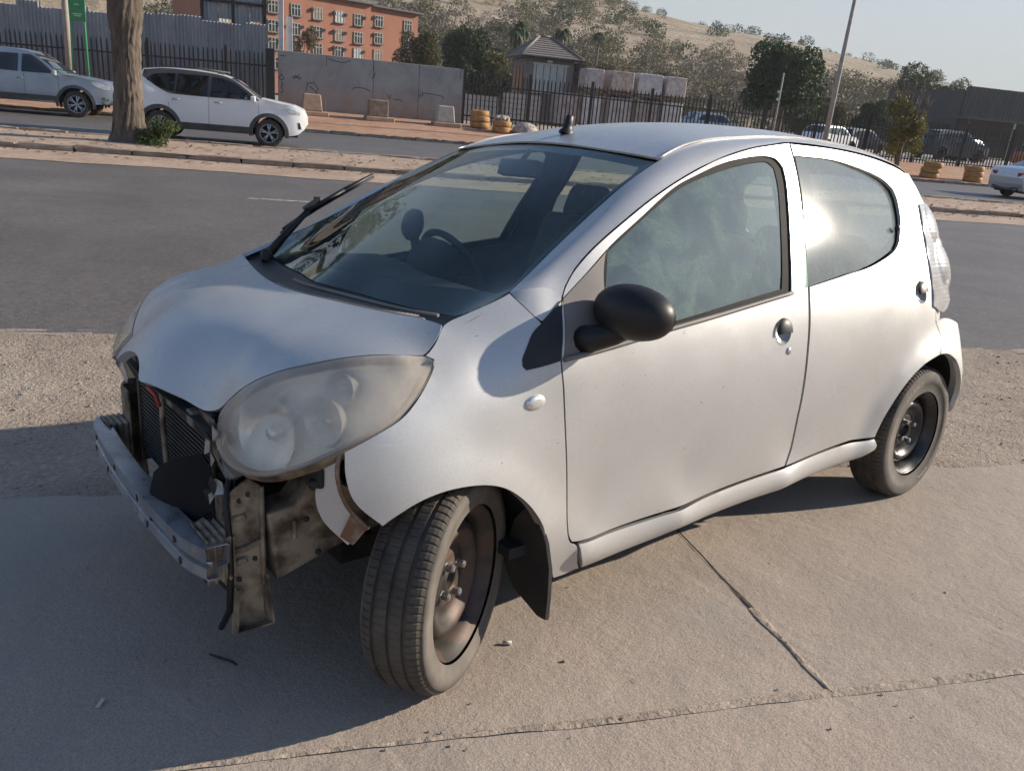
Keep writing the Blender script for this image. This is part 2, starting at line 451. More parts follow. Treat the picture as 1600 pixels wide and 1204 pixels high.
def loft(name, A, B, mat, parent, n=8, ta=None, tb=None, mirror=False, bulge=None, flip=False):
    """smooth strip between two matched curves; ta, tb are end tangents"""
    A, B = np.array(A, float), np.array(B, float); rows = []
    for j in range(n+1):
        t = j/n
        if ta is None:
            Pn = A*(1-t)+B*t
            if bulge is not None: Pn = Pn+np.array(bulge)*4*t*(1-t)
        else: Pn = (2*t**3-3*t*t+1)*A+(t**3-2*t*t+t)*ta+(-2*t**3+3*t*t)*B+(t**3-t*t)*tb
        rows.append(Pn)
    V = np.vstack(rows); m = len(A); fs = []
    for j in range(n):
        for i in range(m-1):
            f = (j*m+i, j*m+i+1, (j+1)*m+i+1, (j+1)*m+i)
            fs.append(f if not flip else f[::-1])
    o = MB().add(V, fs, 0, True).build(name, mat, parent); out = [o]
    if mirror:
        out.append(MB().add(V*np.array([1, -1, 1]), [f[::-1] for f in fs], 0, True).build(name, mat, parent))
    return out
def resample(C, n):
    C = np.array(C, float); s = np.r_[0, np.cumsum(np.linalg.norm(np.diff(C, axis=0), axis=1))]
    q = np.linspace(0, s[-1], n)
    return np.stack([np.interp(q, s, C[:, k]) for k in range(C.shape[1])], 1)
def ellipse(c, a, b, n=28): return [(c[0]+a*math.cos(2*math.pi*k/n), c[1]+b*math.sin(2*math.pi*k/n)) for k in range(n)]

# ---- car materials
def paint_mat():
    m, nt, p, out = nodes('silver_paint')
    v = coords(nt)
    big = noise(nt, v, 2.2, 3, .6)
    c = ramp(nt, big, [(.30, (.475, .477, .476)), (.70, (.505, .507, .505))])
    fine = noise(nt, v, 420, 2)
    c = mix(nt, .12, c, ramp(nt, fine, [(.35, .25), (.65, .95)]))
    # road dust low on the panels
    sp = nt.nodes.new('ShaderNodeSeparateXYZ'); nt.links.new(v, sp.inputs[0])
    zz = N(nt, 'ShaderNodeMapRange'); nt.links.new(sp.outputs[2], zz.inputs[0])
    zz.inputs[1].default_value = .18; zz.inputs[2].default_value = .62; zz.inputs[3].default_value = .5; zz.inputs[4].default_value = .0
    mu = N(nt, 'ShaderNodeMath', operation='MULTIPLY'); nt.links.new(zz.outputs[0], mu.inputs[0]); nt.links.new(ramp(nt, noise(nt, v, 7, 4, .65), [(.25, 0.55), (.75, 1.0)]), mu.inputs[1])
    c = mix(nt, mu.outputs[0], c, (.40, .36, .31))
    # a thin film of dust, stone chips and fine scratches
    c = mix(nt, ramp(nt, noise(nt, v, 1.6, 4, .7, .6), [(.42, 0.0), (.75, .30)]), c, (.45, .425, .39))
    c = mix(nt, ramp(nt, noise(nt, v, 62, 2, .5), [(.735, 0.0), (.76, .75)]), c, (.22, .20, .18))
    c = mix(nt, ramp(nt, noise(nt, coords(nt, (3, 3, 40)), 2.6, 3, .6, 1.5), [(.70, 0.0), (.735, .30), (.76, 0.0)]), c, (.78, .77, .75))
    nt.links.new(c, p.inputs['Base Color'])
    me_ = N(nt, 'ShaderNodeMath', operation='SUBTRACT'); me_.inputs[0].default_value = .46; nt.links.new(mu.outputs[0], me_.inputs[1]); me_.use_clamp = True
    nt.links.new(me_.outputs[0], p.inputs['Metallic'])
    nt.links.new(ramp(nt, noise(nt, v, 9, 3, .7), [(.3, .42), (.7, .47)]), p.inputs['Roughness'])
    p.inputs['Coat Weight'].default_value = .28
    nt.links.new(ramp(nt, noise(nt, v, 5, 3, .7), [(.35, .16), (.7, .34)]), p.inputs['Coat Roughness'])
    nt.links.new(bump(nt, noise(nt, v, 3.1, 2), .05, .012), p.inputs['Normal'])
    MATS['paint'] = m
    return m
PAINT = paint_mat()
BLACKP = pm('black_plastic', (.011, .011, .012), (.018, .017, .017), rough=.45, spec=.35, scale=9, bs=.15, bscale=600, bdist=.0006)
GREYP = pm('faded_grey_plastic', (.15, .135, .125), (.20, .18, .165), rough=.6, scale=7, bs=.1, bscale=500, bdist=.0006)
RUBBER = pm('window_rubber', (.010, .010, .011), (.020, .019, .019), rough=.75, scale=20, spec=.2)
DARKIN = pm('dark_interior', (.025, .027, .03), (.04, .042, .045), rough=.8, scale=12)
TRIM = pm('grey_interior_trim', (.06, .065, .07), (.09, .095, .10), rough=.8, scale=10)
LINER = pm('pale_headliner', (.25, .26, .25), (.31, .31, .30), rough=.9, scale=20)
UNDER = pm('underbody', (.018, .017, .016), (.045, .038, .032), rough=.85, scale=8)
PRIMER = pm('dusty_beige_steel', (.31, .25, .18), (.075, .05, .036), rough=.65, metal=.2, scale=15, detail=8, lo=.42, hi=.64, bs=.35, bscale=50, bdist=.004)
STEEL = pm('galvanised_beam', (.50, .515, .54), (.33, .34, .36), rough=.36, metal=.75, scale=11, detail=7, rvar=.12)
RUST = pm('rusty_steel', (.17, .095, .06), (.36, .31, .27), rough=.6, metal=.35, scale=14, detail=7, lo=.42, hi=.62, bs=.2, bscale=80)
def glass_mat(name, tint, dust, dustcol, dscale, dlo=.45, dhi=.7, ior=1.5, rough=.0, refl=1.0, dmin=.35, rmax=1.0):
    m, nt, p, out = nodes(name)
    nt.nodes.remove(p)
    v = coords(nt)
    tr = N(nt, 'ShaderNodeBsdfTransparent'); tr.inputs[0].default_value = rgb(tint)
    gl = N(nt, 'ShaderNodeBsdfGlossy'); gl.inputs['Roughness'].default_value = rough
    fr = N(nt, 'ShaderNodeFresnel'); ge = nt.nodes.new('ShaderNodeNewGeometry'); im_ = N(nt, 'ShaderNodeMapRange'); nt.links.new(ge.outputs['Backfacing'], im_.inputs[0]); im_.inputs[3].default_value = ior; im_.inputs[4].default_value = 1/ior; nt.links.new(im_.outputs[0], fr.inputs[0])
    k = N(nt, 'ShaderNodeMath', operation='MULTIPLY'); nt.links.new(fr.outputs[0], k.inputs[0]); k.inputs[1].default_value = refl; k.use_clamp = True
    km = N(nt, 'ShaderNodeMath', operation='MINIMUM'); nt.links.new(k.outputs[0], km.inputs[0]); km.inputs[1].default_value = rmax; k = km
    m1 = N(nt, 'ShaderNodeMixShader'); nt.links.new(k.outputs[0], m1.inputs[0]); nt.links.new(tr.outputs[0], m1.inputs[1]); nt.links.new(gl.outputs[0], m1.inputs[2])
    df = N(nt, 'ShaderNodeBsdfDiffuse'); df.inputs[0].default_value = rgb(dustcol)
    tl = N(nt, 'ShaderNodeBsdfTranslucent'); tl.inputs[0].default_value = rgb(dustcol)
    dd = N(nt, 'ShaderNodeMixShader'); dd.inputs[0].default_value = .35; nt.links.new(df.outputs[0], dd.inputs[1]); nt.links.new(tl.outputs[0], dd.inputs[2])
    f1 = ramp(nt, noise(nt, v, dscale, 5, .66, .8), [(dlo, dust*dmin), (dhi, dust)])
    m2 = N(nt, 'ShaderNodeMixShader'); nt.links.new(f1, m2.inputs[0]); nt.links.new(m1.outputs[0], m2.inputs[1]); nt.links.new(dd.outputs[0], m2.inputs[2])
    nt.links.new(m2.outputs[0], out.inputs[0])
    return m
WGLASS = glass_mat('windshield_glass', (.80, .91, .83), .09, (.45, .47, .43), 4.0, refl=1.1, rmax=.30)
SGLASS = glass_mat('dusty_side_glass', (.58, .72, .65), .44, (.40, .53, .45), 7.0, .42, .64, refl=3.4, rough=.008, dmin=.45)
CGLASS = glass_mat('clear_far_glass', (.80, .88, .84), .10, (.45, .47, .44), 5.0, refl=1.0)
QGLASS = glass_mat('dusty_quarter_glass', (.60, .70, .66), .50, (.46, .53, .50), 4.0, .30, .66, refl=2.0, rough=.09)
LENS = glass_mat('hazed_lamp_lens', (.96, .95, .90), 0.58, (1.0, .885, .75), 3.0, .28, .66, refl=1.2, rough=.04, dmin=.40)
def haze_up(m):
    nt = m.node_tree
    mixn = [n for n in nt.nodes if n.type == 'MIX_SHADER' and n.outputs[0].is_linked and n.outputs[0].links[0].to_node.type == 'OUTPUT_MATERIAL'][0]
    src = mixn.inputs[0].links[0].from_socket
    sp = nt.nodes.new('ShaderNodeSeparateXYZ'); nt.links.new(coords(nt), sp.inputs[0])
    mr = N(nt, 'ShaderNodeMapRange'); nt.links.new(sp.outputs[2], mr.inputs[0]); mr.inputs[1].default_value = .66; mr.inputs[2].default_value = .80; mr.inputs[3].default_value = .55; mr.inputs[4].default_value = 1.15
    mu = N(nt, 'ShaderNodeMath', operation='MULTIPLY'); nt.links.new(src, mu.inputs[0]); nt.links.new(mr.outputs[0], mu.inputs[1]); mu.use_clamp = True
    nt.links.new(mu.outputs[0], mixn.inputs[0])
haze_up(LENS)
TAILL = pm('milky_tail_lens', (.50, .49, .48), (.36, .35, .34), rough=.18, scale=14, coat=.6)
TAILW = pm('white_lamp_body', (.70, .70, .70), (.58, .58, .58), rough=.35, metal=.3, scale=30)
REDLENS = glass_mat('clear_tail_lens', (.85, .83, .82), .25, (.7, .68, .66), 9.0, refl=1.5, rough=.05)
CHROME = pm('lamp_reflector', (.82, .82, .81), (.70, .70, .69), rough=.3, metal=.65, scale=6, rvar=.08)
BOWL = pm('lamp_bowl_grey', (.90, .86, .78), (.80, .76, .69), rough=.35, metal=.15, scale=6)
FRIT = pm('black_glass_band', (.012, .013, .015), (.018, .018, .02), rough=.12, scale=5)
GFRIT = pm('grey_glass_band', (.045, .048, .05), (.06, .063, .065), rough=.95, scale=6, spec=.05)

# ---- outer panels
HR = .034
hf = (1.115, .815); hr_ = (.165, .888)
def sidewin(off): return lambda uv: side(uv, off)
fender_poly = FENDER
fl = panel('front_fender', fender_poly, side, PAINT, car, flip=True, mirror=True)
fd = panel('front_door', DOOR, side, PAINT, car, holes=[DOORWIN, ellipse(hf, .042, .042)], flip=True, mirror=True, hole_depth=.005)
rd = panel('rear_door', RDOOR, side, PAINT, car, holes=[RWIN, ellipse(hr_, .040, .042)], flip=True, mirror=True, hole_depth=.012)
for o, lab in ((fl[0], 'dented silver front fender beside the bare front corner'), (fd[0], None), (rd[0], None)):
    if lab: o['label'] = lab
def sill_surf(uv):
    P = side(uv); zb = np.interp(uv[:, 0], [.4, .55, 1.34, 1.87], [.265, .237, .205, .168]); zt = np.interp(uv[:, 0], [.4, .55, 1.38, 1.93], [.337, .334, .293, .282])
    t = np.clip((uv[:, 1]-zb)/(zt-zb), 0, 1)
    P[:, 1] += .020*np.sin(math.pi*t**.8)**.8-.004
    return P
panel('sill', SILL, sill_surf, PAINT, car, flip=True, mirror=True, depth=.03, step=.018)
for k in (0, 1):
    sgn = 1 if k == 0 else -1
    mir = lambda f: (lambda uv: f(uv)*np.array([1, sgn, 1]))
    fp = (k == 0)
    panel('window_seal', DOORWIN, mir(sidewin(-.006)), RUBBER, fd[k], holes=[DOORGLASS], flip=fp, gap=-.004, depth=.012, step=.05)
    panel('window_glass', DOORGLASS, mir(lambda uv: side(uv, -.008)+np.stack([0*uv[:, 0], -.016*np.clip((uv[:, 0]-1.0)/.9, 0, 1), 0*uv[:, 0]], 1)), SGLASS if k == 0 else CGLASS, fd[k], flip=fp, gap=-.012, depth=0, step=.06)
    panel('sail_panel', SAIL, mir(sidewin(-.001)), GREYP, fd[k], flip=fp, gap=.002, depth=.01)
    panel('fender_trim', TRI, mir(sidewin(.003)), BLACKP, fl[k], flip=fp, gap=.0, depth=.008)
    # belt moulding
    belt = [DOORWIN[i] for i in range(15, 20)]
    bt = densify([(x, z) for x, z in belt], .04, closed=False)
    c0 = side(bt, .004)*np.array([1, sgn, 1])
    MB().tube(c0, .007, 6).build('belt_moulding', GREYP, fd[k])
    # rear quarter glass with its printed band
    rin = offset_poly(densify(RWIN, .02), .028)
    rin[:, 0] = np.where(rin[:, 0] > .82, rin[:, 0]-.055, rin[:, 0])
    panel('window_glass', RWIN, mir(lambda uv: side(uv, .001)-np.stack([0*uv[:, 0], .020*(.87-uv[:, 0])/.7, 0*uv[:, 0]], 1)), QGLASS if k == 0 else CGLASS, rd[k], flip=fp, gap=.004, depth=.004, step=.06)
    panel('window_band', RWIN, mir(lambda uv: side(uv, -.004)-np.stack([0*uv[:, 0], .020*(.87-uv[:, 0])/.7, 0*uv[:, 0]], 1)), GFRIT, rd[k], holes=[rin[::2].tolist()], flip=fp, gap=.004, depth=0, step=.05)
    lk = side(np.array([(.245, 1.125)]))[0]*np.array([1, sgn, 1])
    MB().lathe([(0, .010), (.009, .009), (.012, .004), (.012, -.004)], 14, Matrix.Translation(lk) @ Matrix.Rotation(-sgn*math.pi/2, 4, 'X')).build('latch_button', BLACKP, rd[k])
    for (hx, hz), door in ((hf, fd[k]), (hr_, rd[k])):
        c = side(np.array([(hx, hz)]))[0]*np.array([1, sgn, 1])
        e = 1e-3
        gx = (S(np.array(hx+e), np.array(hz))-S(np.array(hx-e), np.array(hz)))/(2*e); gz = (S(np.array(hx), np.array(hz+e))-S(np.array(hx), np.array(hz-e)))/(2*e)
        n_ = Vector((-gx, 1, -gz)).normalized(); n_.y *= sgn
        zq = (Vector((0, 0, 1))-n_*n_.z).normalized(); xq = zq.cross(n_)
        M = Matrix.Translation(Vector(c)) @ Matrix((xq, zq, n_)).transposed().to_4x4()
        MB().lathe([(.043, .0005), (.040, -.004), (.033, -.013), (.018, -.020), (.0005, -.022)], 28, M).build('handle_recess', PAINT, door)
        # half-dome pull flap
        dv, df_ = [], []
        nr, na = 7, 20
        for i in range(nr+1):
            rr = .0415*i/nr
            for j in range(na+1):
                a_ = -.22+math.pi*(j/na)*1.14
                x_ = rr*math.cos(a_); y_ = rr*math.sin(a_)
                dv.append(M @ Vector((x_, y_, .004+.014*math.sqrt(max(0, 1-(rr/.0425)**2)))))
        for i in range(nr):
            for j in range(na):
                b_ = i*(na+1)+j; df_.append((b_, b_+1, b_+na+2, b_+na+1))
        MB().add(dv, df_, 0, True).build('door_handle', BLACKP, door)
    lc = side(np.array([(1.082, .750)]))[0]*np.array([1, sgn, 1])
    MB().lathe([(.0005, .004), (.009, .004), (.012, .002), (.013, -.002)], 16, Matrix.Translation(lc) @ Matrix.Rotation(-sgn*R(88), 4, 'X')).build('door_lock', STEEL, fd[k])
    # side repeater
    ic = side(np.array([(2.143, .727)]))[0]*np.array([1, sgn, 1])
    Mi = Matrix.Translation(ic) @ Matrix.Rotation(-sgn*R(90), 4, 'X') @ Matrix.Diagonal((1.5, .95, 1, 1))
    MB().lathe([(.020, -.002), (.0195, .003), (.016, .007), (.008, .009), (.0005, .0095)], 24, Mi).build('side_repeater', CHROME, fl[k])

# ---- roof side rail and A-pillar
gut = densify([tuple(q) for q in GUT], .05, closed=False)
roof_edge = [(x, y, float(ROOF_T(x, y))) for x, y in ((1.40, .508), (1.27, .500), (1.1, .492), (.85, .482), (.5, .47), (.2, .46), (0., .452))]
inner = np.array([tuple(q) for q in WSE]+roof_edge)
inner = densify(inner, .05, closed=False)
g2, i2 = resample(gut, 70), resample(inner, 70)
h = 1e-3
tz = np.stack([np.zeros(70), (S(g2[:, 0], g2[:, 2]+h)-S(g2[:, 0], g2[:, 2]-h))/(2*h), np.ones(70)], 1)
tz /= np.linalg.norm(tz, axis=1)[:, None]
ch = np.linalg.norm(i2-g2, axis=1)[:, None]
dirn = (i2-g2)/ch
kx0 = np.clip((1.62-i2[:, :1])/.25, 0, 1)
t0 = (tz*.55+dirn*.45); t0 = t0/np.linalg.norm(t0, axis=1)[:, None]*ch*(1.3-.45*kx0)
kx = np.clip((1.62-i2[:, :1])/.25, 0, 1)
t1 = (dirn+np.array([0, -.55, -.30]))*(1-kx)+np.array([[.0, -1.0, .30]])*kx
t1 = t1/np.linalg.norm(t1, axis=1)[:, None]*ch*(1.2-.4*kx)
g3 = g2-tz*(-.003)
rails = loft('roof_rail', g3, i2, PAINT, car, 8, t0, t1, mirror=True)
# foot of the pillar down to the fender trim
h0 = [(2*t**3-3*t*t+1)*g3[0]+(t**3-2*t*t+t)*t0[0]+(-2*t**3+3*t*t)*i2[0]+(t**3-t*t)*t1[0] for t in np.linspace(0, 1, 9)]
fA = side(resample(np.array([(2.023, .957), (2.060, .934), (2.099, .911), (2.122, .943), (2.146, .975)]), 9)); fA[:, 1] -= .001
fA[-1] = i2[0]
loft('pillar_foot', np.array(h0), fA, PAINT, car, 4, mirror=True)
# return flange of the rail into the door gap
loft('rail_flange', g3, g3+np.array([0, -.03, -.004]), RUBBER, car, 1, mirror=True)
roof_poly = [(x, y) for x, y, z in inner if x <= 1.502]
rp = [(1.53, 0), (1.522, .2), (1.512, .36)]+[(1.498, .524)]+[(x, y) for x, y, z in roof_edge]+[(-.12, .42), (-.18, .2), (-.19, 0)]
rp = rp+[(x, -y) for x, y in rp[::-1] if abs(y) > 1e-6]
roof = panel('roof', rp, lambda uv: np.stack([uv[:, 0], uv[:, 1], ROOF_T(uv[:, 0], uv[:, 1])], 1), PAINT, car, flip=True, step=.06, gap=.001, depth=.006, bstep=.03)[0]
panel('headliner', rp, lambda uv: np.stack([uv[:, 0], uv[:, 1], ROOF_T(uv[:, 0], uv[:, 1])-.028], 1), LINER, car, step=.1, gap=.02, depth=0, bstep=.05)
ab = Vector((1.40, 0, float(ROOF_T(1.40, 0))))
am = MB().lathe([(.026, -.004), (.024, .006), (.017, .012), (.014, .026), (.0145, .030), (.012, .055), (.009, .058), (.0005, .059)], 14, Matrix.Translation(ab) @ Matrix.Rotation(R(-10), 4, 'Y') @ Matrix.Diagonal((1.3, .9, 1.05, 1)))
am.build('antenna_base', BLACKP, roof)
# spoiler lip and rear end
tailp = [(0, 1.365), (.4, 1.335), (.46, 1.31), (.51, 1.2), (.555, 1.05), (.58, .85), (.60, .66), (.0, .66)]
tp = tailp+[(-y, z) for y, z in tailp[::-1] if y > 0]
tsurf = lambda uv: np.stack([TAIL_T(uv[:, 0], uv[:, 1]), uv[:, 0], uv[:, 1]], 1)
rgl = [(0, 1.31), (.36, 1.28), (.43, 1.2), (.46, 1.0), (.42, .96), (0, .95)]
rgl = rgl+[(-y, z) for y, z in rgl[::-1] if y > 0]
tg = panel('tailgate', tp, tsurf, PAINT, car, holes=[rgl], step=.06, flip=False, gap=.002)[0]
panel('rear_glass', rgl, tsurf, CGLASS, tg, step=.08, gap=-.01, depth=0)
# rear bumper: side corner plus the rear face
rb_side = [(.044, .765), (.004, .711), (.038, .639)]+[tuple(q) for q in AR[5:]]+[(-.30, .33), (-.38, .36), (-.41, .5), (-.40, .62), (-.34, .70), (-.2, .745), (-.05, .775)]
def bump_side(uv):
    P = side(uv); k = np.clip((-.02-uv[:, 0])/.28, 0, 1)
    P[:, 1] += .022*k*k
    return P
rbm = panel('rear_bumper', rb_side, bump_side, PAINT, car, flip=True, mirror=True, depth=.02)
rbk = [(.655, .36), (.672, .5), (.655, .62), (.58, .70), (0, .70), (0, .33)]
rbk = rbk+[(-y, z) for y, z in rbk[::-1] if y > 0]
panel('bumper_face', rbk, lambda uv: np.stack([TAIL_T(uv[:, 0], uv[:, 1])-.02, uv[:, 0], uv[:, 1]], 1), PAINT, car, step=.07)
# rear lamp: two stacked round bulges on the body corner
rail_end = side(np.array([(-.0, 1.33)]))[0]
for sgn in (1, -1):
    lam = MB()
    strip = [(-.02, 1.215), (.005, 1.15), (.035, 1.05), (.06, .945), (.08, .83), (-.02, .80), (-.14, .84), (-.16, .95), (-.17, 1.05), (-.15, 1.15), (-.12, 1.22)]
    def lamp_surf(uv):
        P = side(uv)
        for cx, cz, rr, am_ in ((-.115, 1.135, .085, .017), (-.13, .985, .10, .022)):
            d2 = ((uv[:, 0]-cx)**2+(uv[:, 1]-cz)**2)/rr**2
            P[:, 1] += am_*np.clip(1-d2, 0, 1)**.8; P[:, 0] -= am_*.5*np.clip(1-d2, 0, 1)
        return P*np.array([1, sgn, 1])
    tl = panel('tail_lamp', strip, lamp_surf, TAILW, car, flip=(sgn == 1), step=.012, gap=.0, depth=.01)[0]
    panel('lamp_lens', strip, lambda uv: lamp_surf(uv)+np.array([-.003, .006*sgn, 0])+np.stack([0*uv[:, 0], .0012*sgn*np.sin(uv[:, 1]*520), 0*uv[:, 0]], 1), TAILL, tl, flip=(sgn == 1), step=.007, gap=.001, depth=.006)
# body corner skin between rear door, lamp and tailgate
for sgn in (1, -1):
    cl = densify([(.003, 1.331), (-.043, 1.283), (-.073, 1.221), (-.049, 1.149), (-.009, 1.052), (.022, .944), (.042, .827), (.044, .765)], .05, closed=False)
    A = side(cl)-np.array([.003, 0, 0]); B = []
    for (x, z) in cl:
        yy = float(np.interp(z, [.66, .85, 1.05, 1.2, 1.31, 1.34], [.60, .58, .555, .51, .46, .44])); B.append((float(TAIL_T(yy, z)), yy, z))
    loft('rear_corner', (A*np.array([1, sgn, 1])), np.array(B)*np.array([1, sgn, 1]), PAINT, car, 6, ta=np.array([-.09, .01*sgn, 0])*np.ones((len(A), 1)), tb=np.array([-.05, -.13*sgn, 0])*np.ones((len(A), 1)))
    # roof tail edge
    A2 = np.array([(x, y*sgn, float(ROOF_T(x, y))) for x, y in ((0., .452), (-.12, .42), (-.18, .2), (-.19, 0))]); 
    B2 = np.array([(float(TAIL_T(y, z)), y*sgn, z) for y, z in ((.46, 1.31), (.4, 1.335), (.2, 1.352), (0, 1.365))])
    loft('spoiler_lip', resample(A2, 16), resample(B2, 16), PAINT, car, 4, bulge=(-.03, 0, .005))
    tri = np.array([GUT[-1], roof_edge[-1]])
    P_ = side(np.array([(.003, 1.331)]))[0]
    MB().add([np.array(P_)*np.array([1, sgn, 1]), np.array(roof_edge[-1])*np.array([1, sgn, 1]), (float(TAIL_T(.46, 1.31)), .46*sgn, 1.31)], [(0, 1, 2) if sgn < 0 else (0, 2, 1)]).build('rear_corner', PAINT, car)

# ---- hood
hs = [(q[0], q[1]) for q in HOODSEAM]
hp = [(2.857, 0), (2.859, .045), (2.868, .085), (2.878, .115), (2.866, .155), (2.845, .205), (2.815, .27), (2.789, .335), (2.772, .385)]+hs[1:]+[(2.372, .688), (2.345, .672), (2.329, .655), (2.362, .5), (2.405, .32), (2.436, .15), (2.447, 0)]
hp = hp+[(x, -y) for x, y in hp[::-1] if y > 1e-6]
hsurf = lambda uv: np.stack([uv[:, 0], uv[:, 1], HOOD_T(uv[:, 0], uv[:, 1])], 1)
hood = panel('hood', hp, hsurf, PAINT, car, flip=False, step=.022, gap=.002, depth=.022)[0]
hood['label'] = 'silver hood with a scuffed front lip'
panel('hood_liner', hp, lambda uv: hsurf(uv)-np.array([.012, 0, .022]), UNDER, hood, step=.08, gap=.012, depth=0)

# ---- windshield and cowl
wse = [(q[1], q[2]) for q in WSE]
wp = [(0, .903), (.18, .899), (.38, .897), (.5, .898), (.58, .903), (.63, .921), (.655, .948)]+wse+[(.36, 1.328), (.2, 1.34), (0, 1.347)]
wp = wp+[(-y, z) for y, z in wp[::-1] if y > 1e-6]
wsurf = lambda off: (lambda uv: np.stack([WS_T(uv[:, 0], uv[:, 1])+off, uv[:, 0], uv[:, 1]+off*.6], 1))
ws = panel('windshield', wp, wsurf(.0), WGLASS, car, step=.05, gap=.004, depth=.004)[0]
wd_ = densify(wp, .03)
wi = offset_poly(wd_, .022)
wi[:, 1] = np.where(wi[:, 1] < .99, np.maximum(wi[:, 1]+.012, .945+.02*(wi[:, 0]/.6)**2), wi[:, 1])
panel('windshield_band', wp, wsurf(-.004), FRIT, ws, holes=[wi[::2].tolist()], step=.05, gap=.004, depth=0)
panel('pillar_seal', wp, wsurf(-.006), RUBBER, ws, holes=[offset_poly(wd_, .006)[::2].tolist()], gap=-.006, depth=0, step=.2)
hoodrear = densify([(2.329, .655), (2.362, .5), (2.405, .32), (2.436, .15), (2.447, 0), (2.436, -.15), (2.405, -.32), (2.362, -.5), (2.329, -.655)], .04, closed=False)
hA = np.array([(x+.006, y, float(HOOD_T(x, y))-.016) for x, y in hoodrear])
gB = np.array([(float(WS_T(y, z))+.002, y, z+.003) for y, z in densify([(.63, .921), (.58, .903), (.5, .898), (.38, .897), (.18, .899), (0, .903), (-.18, .899), (-.38, .897), (-.5, .898), (-.58, .903), (-.63, .921)], .04, closed=False)])
n_c = 60
hA, gB = resample(hA, n_c), resample(gB, n_c)
cowl = loft('cowl_panel', hA, gB, BLACKP, car, 6, bulge=(0, 0, -.012))[0]
gr = MB()
for k in range(46):
    t = .09+.44*k/45
    i = t*(n_c-1); i0 = int(i); a = i-i0
    A_ = hA[i0]*(1-a)+hA[i0+1]*a; B_ = gB[i0]*(1-a)+gB[i0+1]*a
    q0, q1 = A_*.85+B_*.15, A_*.55+B_*.45
    gr.tube([q0+np.array([0, 0, .010]), q1+np.array([0, 0, .008])], .0022, 5)
for w_ in (.12, .6):
    line = []
    for k in range(24):
        t = .05+.50*k/23
        i = t*(n_c-1); i0 = min(int(i), n_c-2); a = i-i0
        A_ = hA[i0]*(1-a)+hA[i0+1]*a; B_ = gB[i0]*(1-a)+gB[i0+1]*a
        line.append(A_*(1-w_)+B_*w_+np.array([0, 0, .010]))
    gr.tube(line, .005, 6)
g_ = gr.build('cowl_grille', GREYP, cowl); g_['kind'] = 'stuff'
# cowl end caps down into the fender top
for sgn in (1, -1):
    A = np.array([(2.329, .655*sgn, .895), (2.30, .668*sgn, .90), (2.26, .675*sgn, .915), (2.20, .675*sgn, .94), (2.147, .668*sgn, .968)])
    B = np.array([(2.29, .62*sgn, .893), (2.262, .612*sgn, .897), (2.235, .63*sgn, .912), (2.195, .652*sgn, .942), (2.139, .660*sgn, .973)])
    loft('cowl_end', A, B, BLACKP, car, 2)
# wiper parked up along the far side of the screen
wpv = MB()
wpv.tube([(2.272, -.565, .905), (2.20, -.58, .975), (2.10, -.592, 1.066)], [.018, .014, .010], 8)
wpv.tube([(2.10, -.592, 1.066), (2.02, -.59, 1.108), (1.96, -.585, 1.142)], [.010, .008, .007], 8)
wpv.lathe([(.0005, .03), (.016, .028), (.022, .01), (.022, -.01)], 14, Matrix.Translation((2.27, -.565, .905)))
wip = wpv.build('wiper_arm', BLACKP, car)
wb = MB()
wb.tube([(2.19, -.608, .995), (2.06, -.604, 1.08), (1.95, -.594, 1.143), (1.845, -.578, 1.202)], [.008, .011, .011, .006], 6)
wb.tube([(2.20, -.608, .985), (2.06, -.604, 1.07), (1.95, -.594, 1.133), (1.84, -.578, 1.195)], .004, 5)
wb.box((2.09, -.597, 1.08), (.05, .02, .022), ry=R(33)); wb.box((2.06, -.604, 1.10), (.02, .012, .03))
wb.build('wiper_blade', BLACKP, wip)

# ---- door mirrors
for k in (0, 1):
    sgn = 1 if k == 0 else -1
    M = Matrix.Translation((1.893, .854*sgn, .942)) @ Matrix.Rotation(.30*sgn, 4, 'Z') @ Matrix.Rotation(R(-3)*sgn, 4, 'X')
    vs_, fs = [], []
    nu, nv = 32, 16
    for i in range(nv+1):
        ph = -math.pi/2+math.pi*i/nv
        for j in range(nu):
            th = 2*math.pi*j/nu
            x, y, z = math.cos(th)*math.cos(ph), math.sin(th)*math.cos(ph), math.sin(ph)
            sx = .076 if x > 0 else .050
            z2 = .0695*math.copysign(abs(z)**.92, z)
            vs_.append(M @ Vector((x*sx, y*.109*sgn, z2)))
    for i in range(nv):
        for j in range(nu):
            f = (i*nu+j, i*nu+(j+1) % nu, (i+1)*nu+(j+1) % nu, (i+1)*nu+j)
            fs.append(f if sgn > 0 else f[::-1])
    mr = MB().add(vs_, fs, 0, True).build('door_mirror', BLACKP, car)
    mr['label'] = 'black plastic door mirror on a short arm'
    ar = MB().tube([(1.985, .755*sgn, .858), (1.965, .79*sgn, .868), (1.93, .83*sgn, .886), (1.905, .85*sgn, .905)], [.040, .034, .029, .026], 12)
    ar.build('mirror_arm', BLACKP, mr)
    sm_ = MB().lathe([(.1075, -.0015), (.1098, .0), (.1075, .0015)], 40, M @ Matrix.Rotation(R(90), 4, 'Y') @ Matrix.Diagonal((.62, 1, 1, 1)) @ Matrix.Translation((0, 0, -.006)))
    sm_.build('mirror_seam', RUBBER, mr)

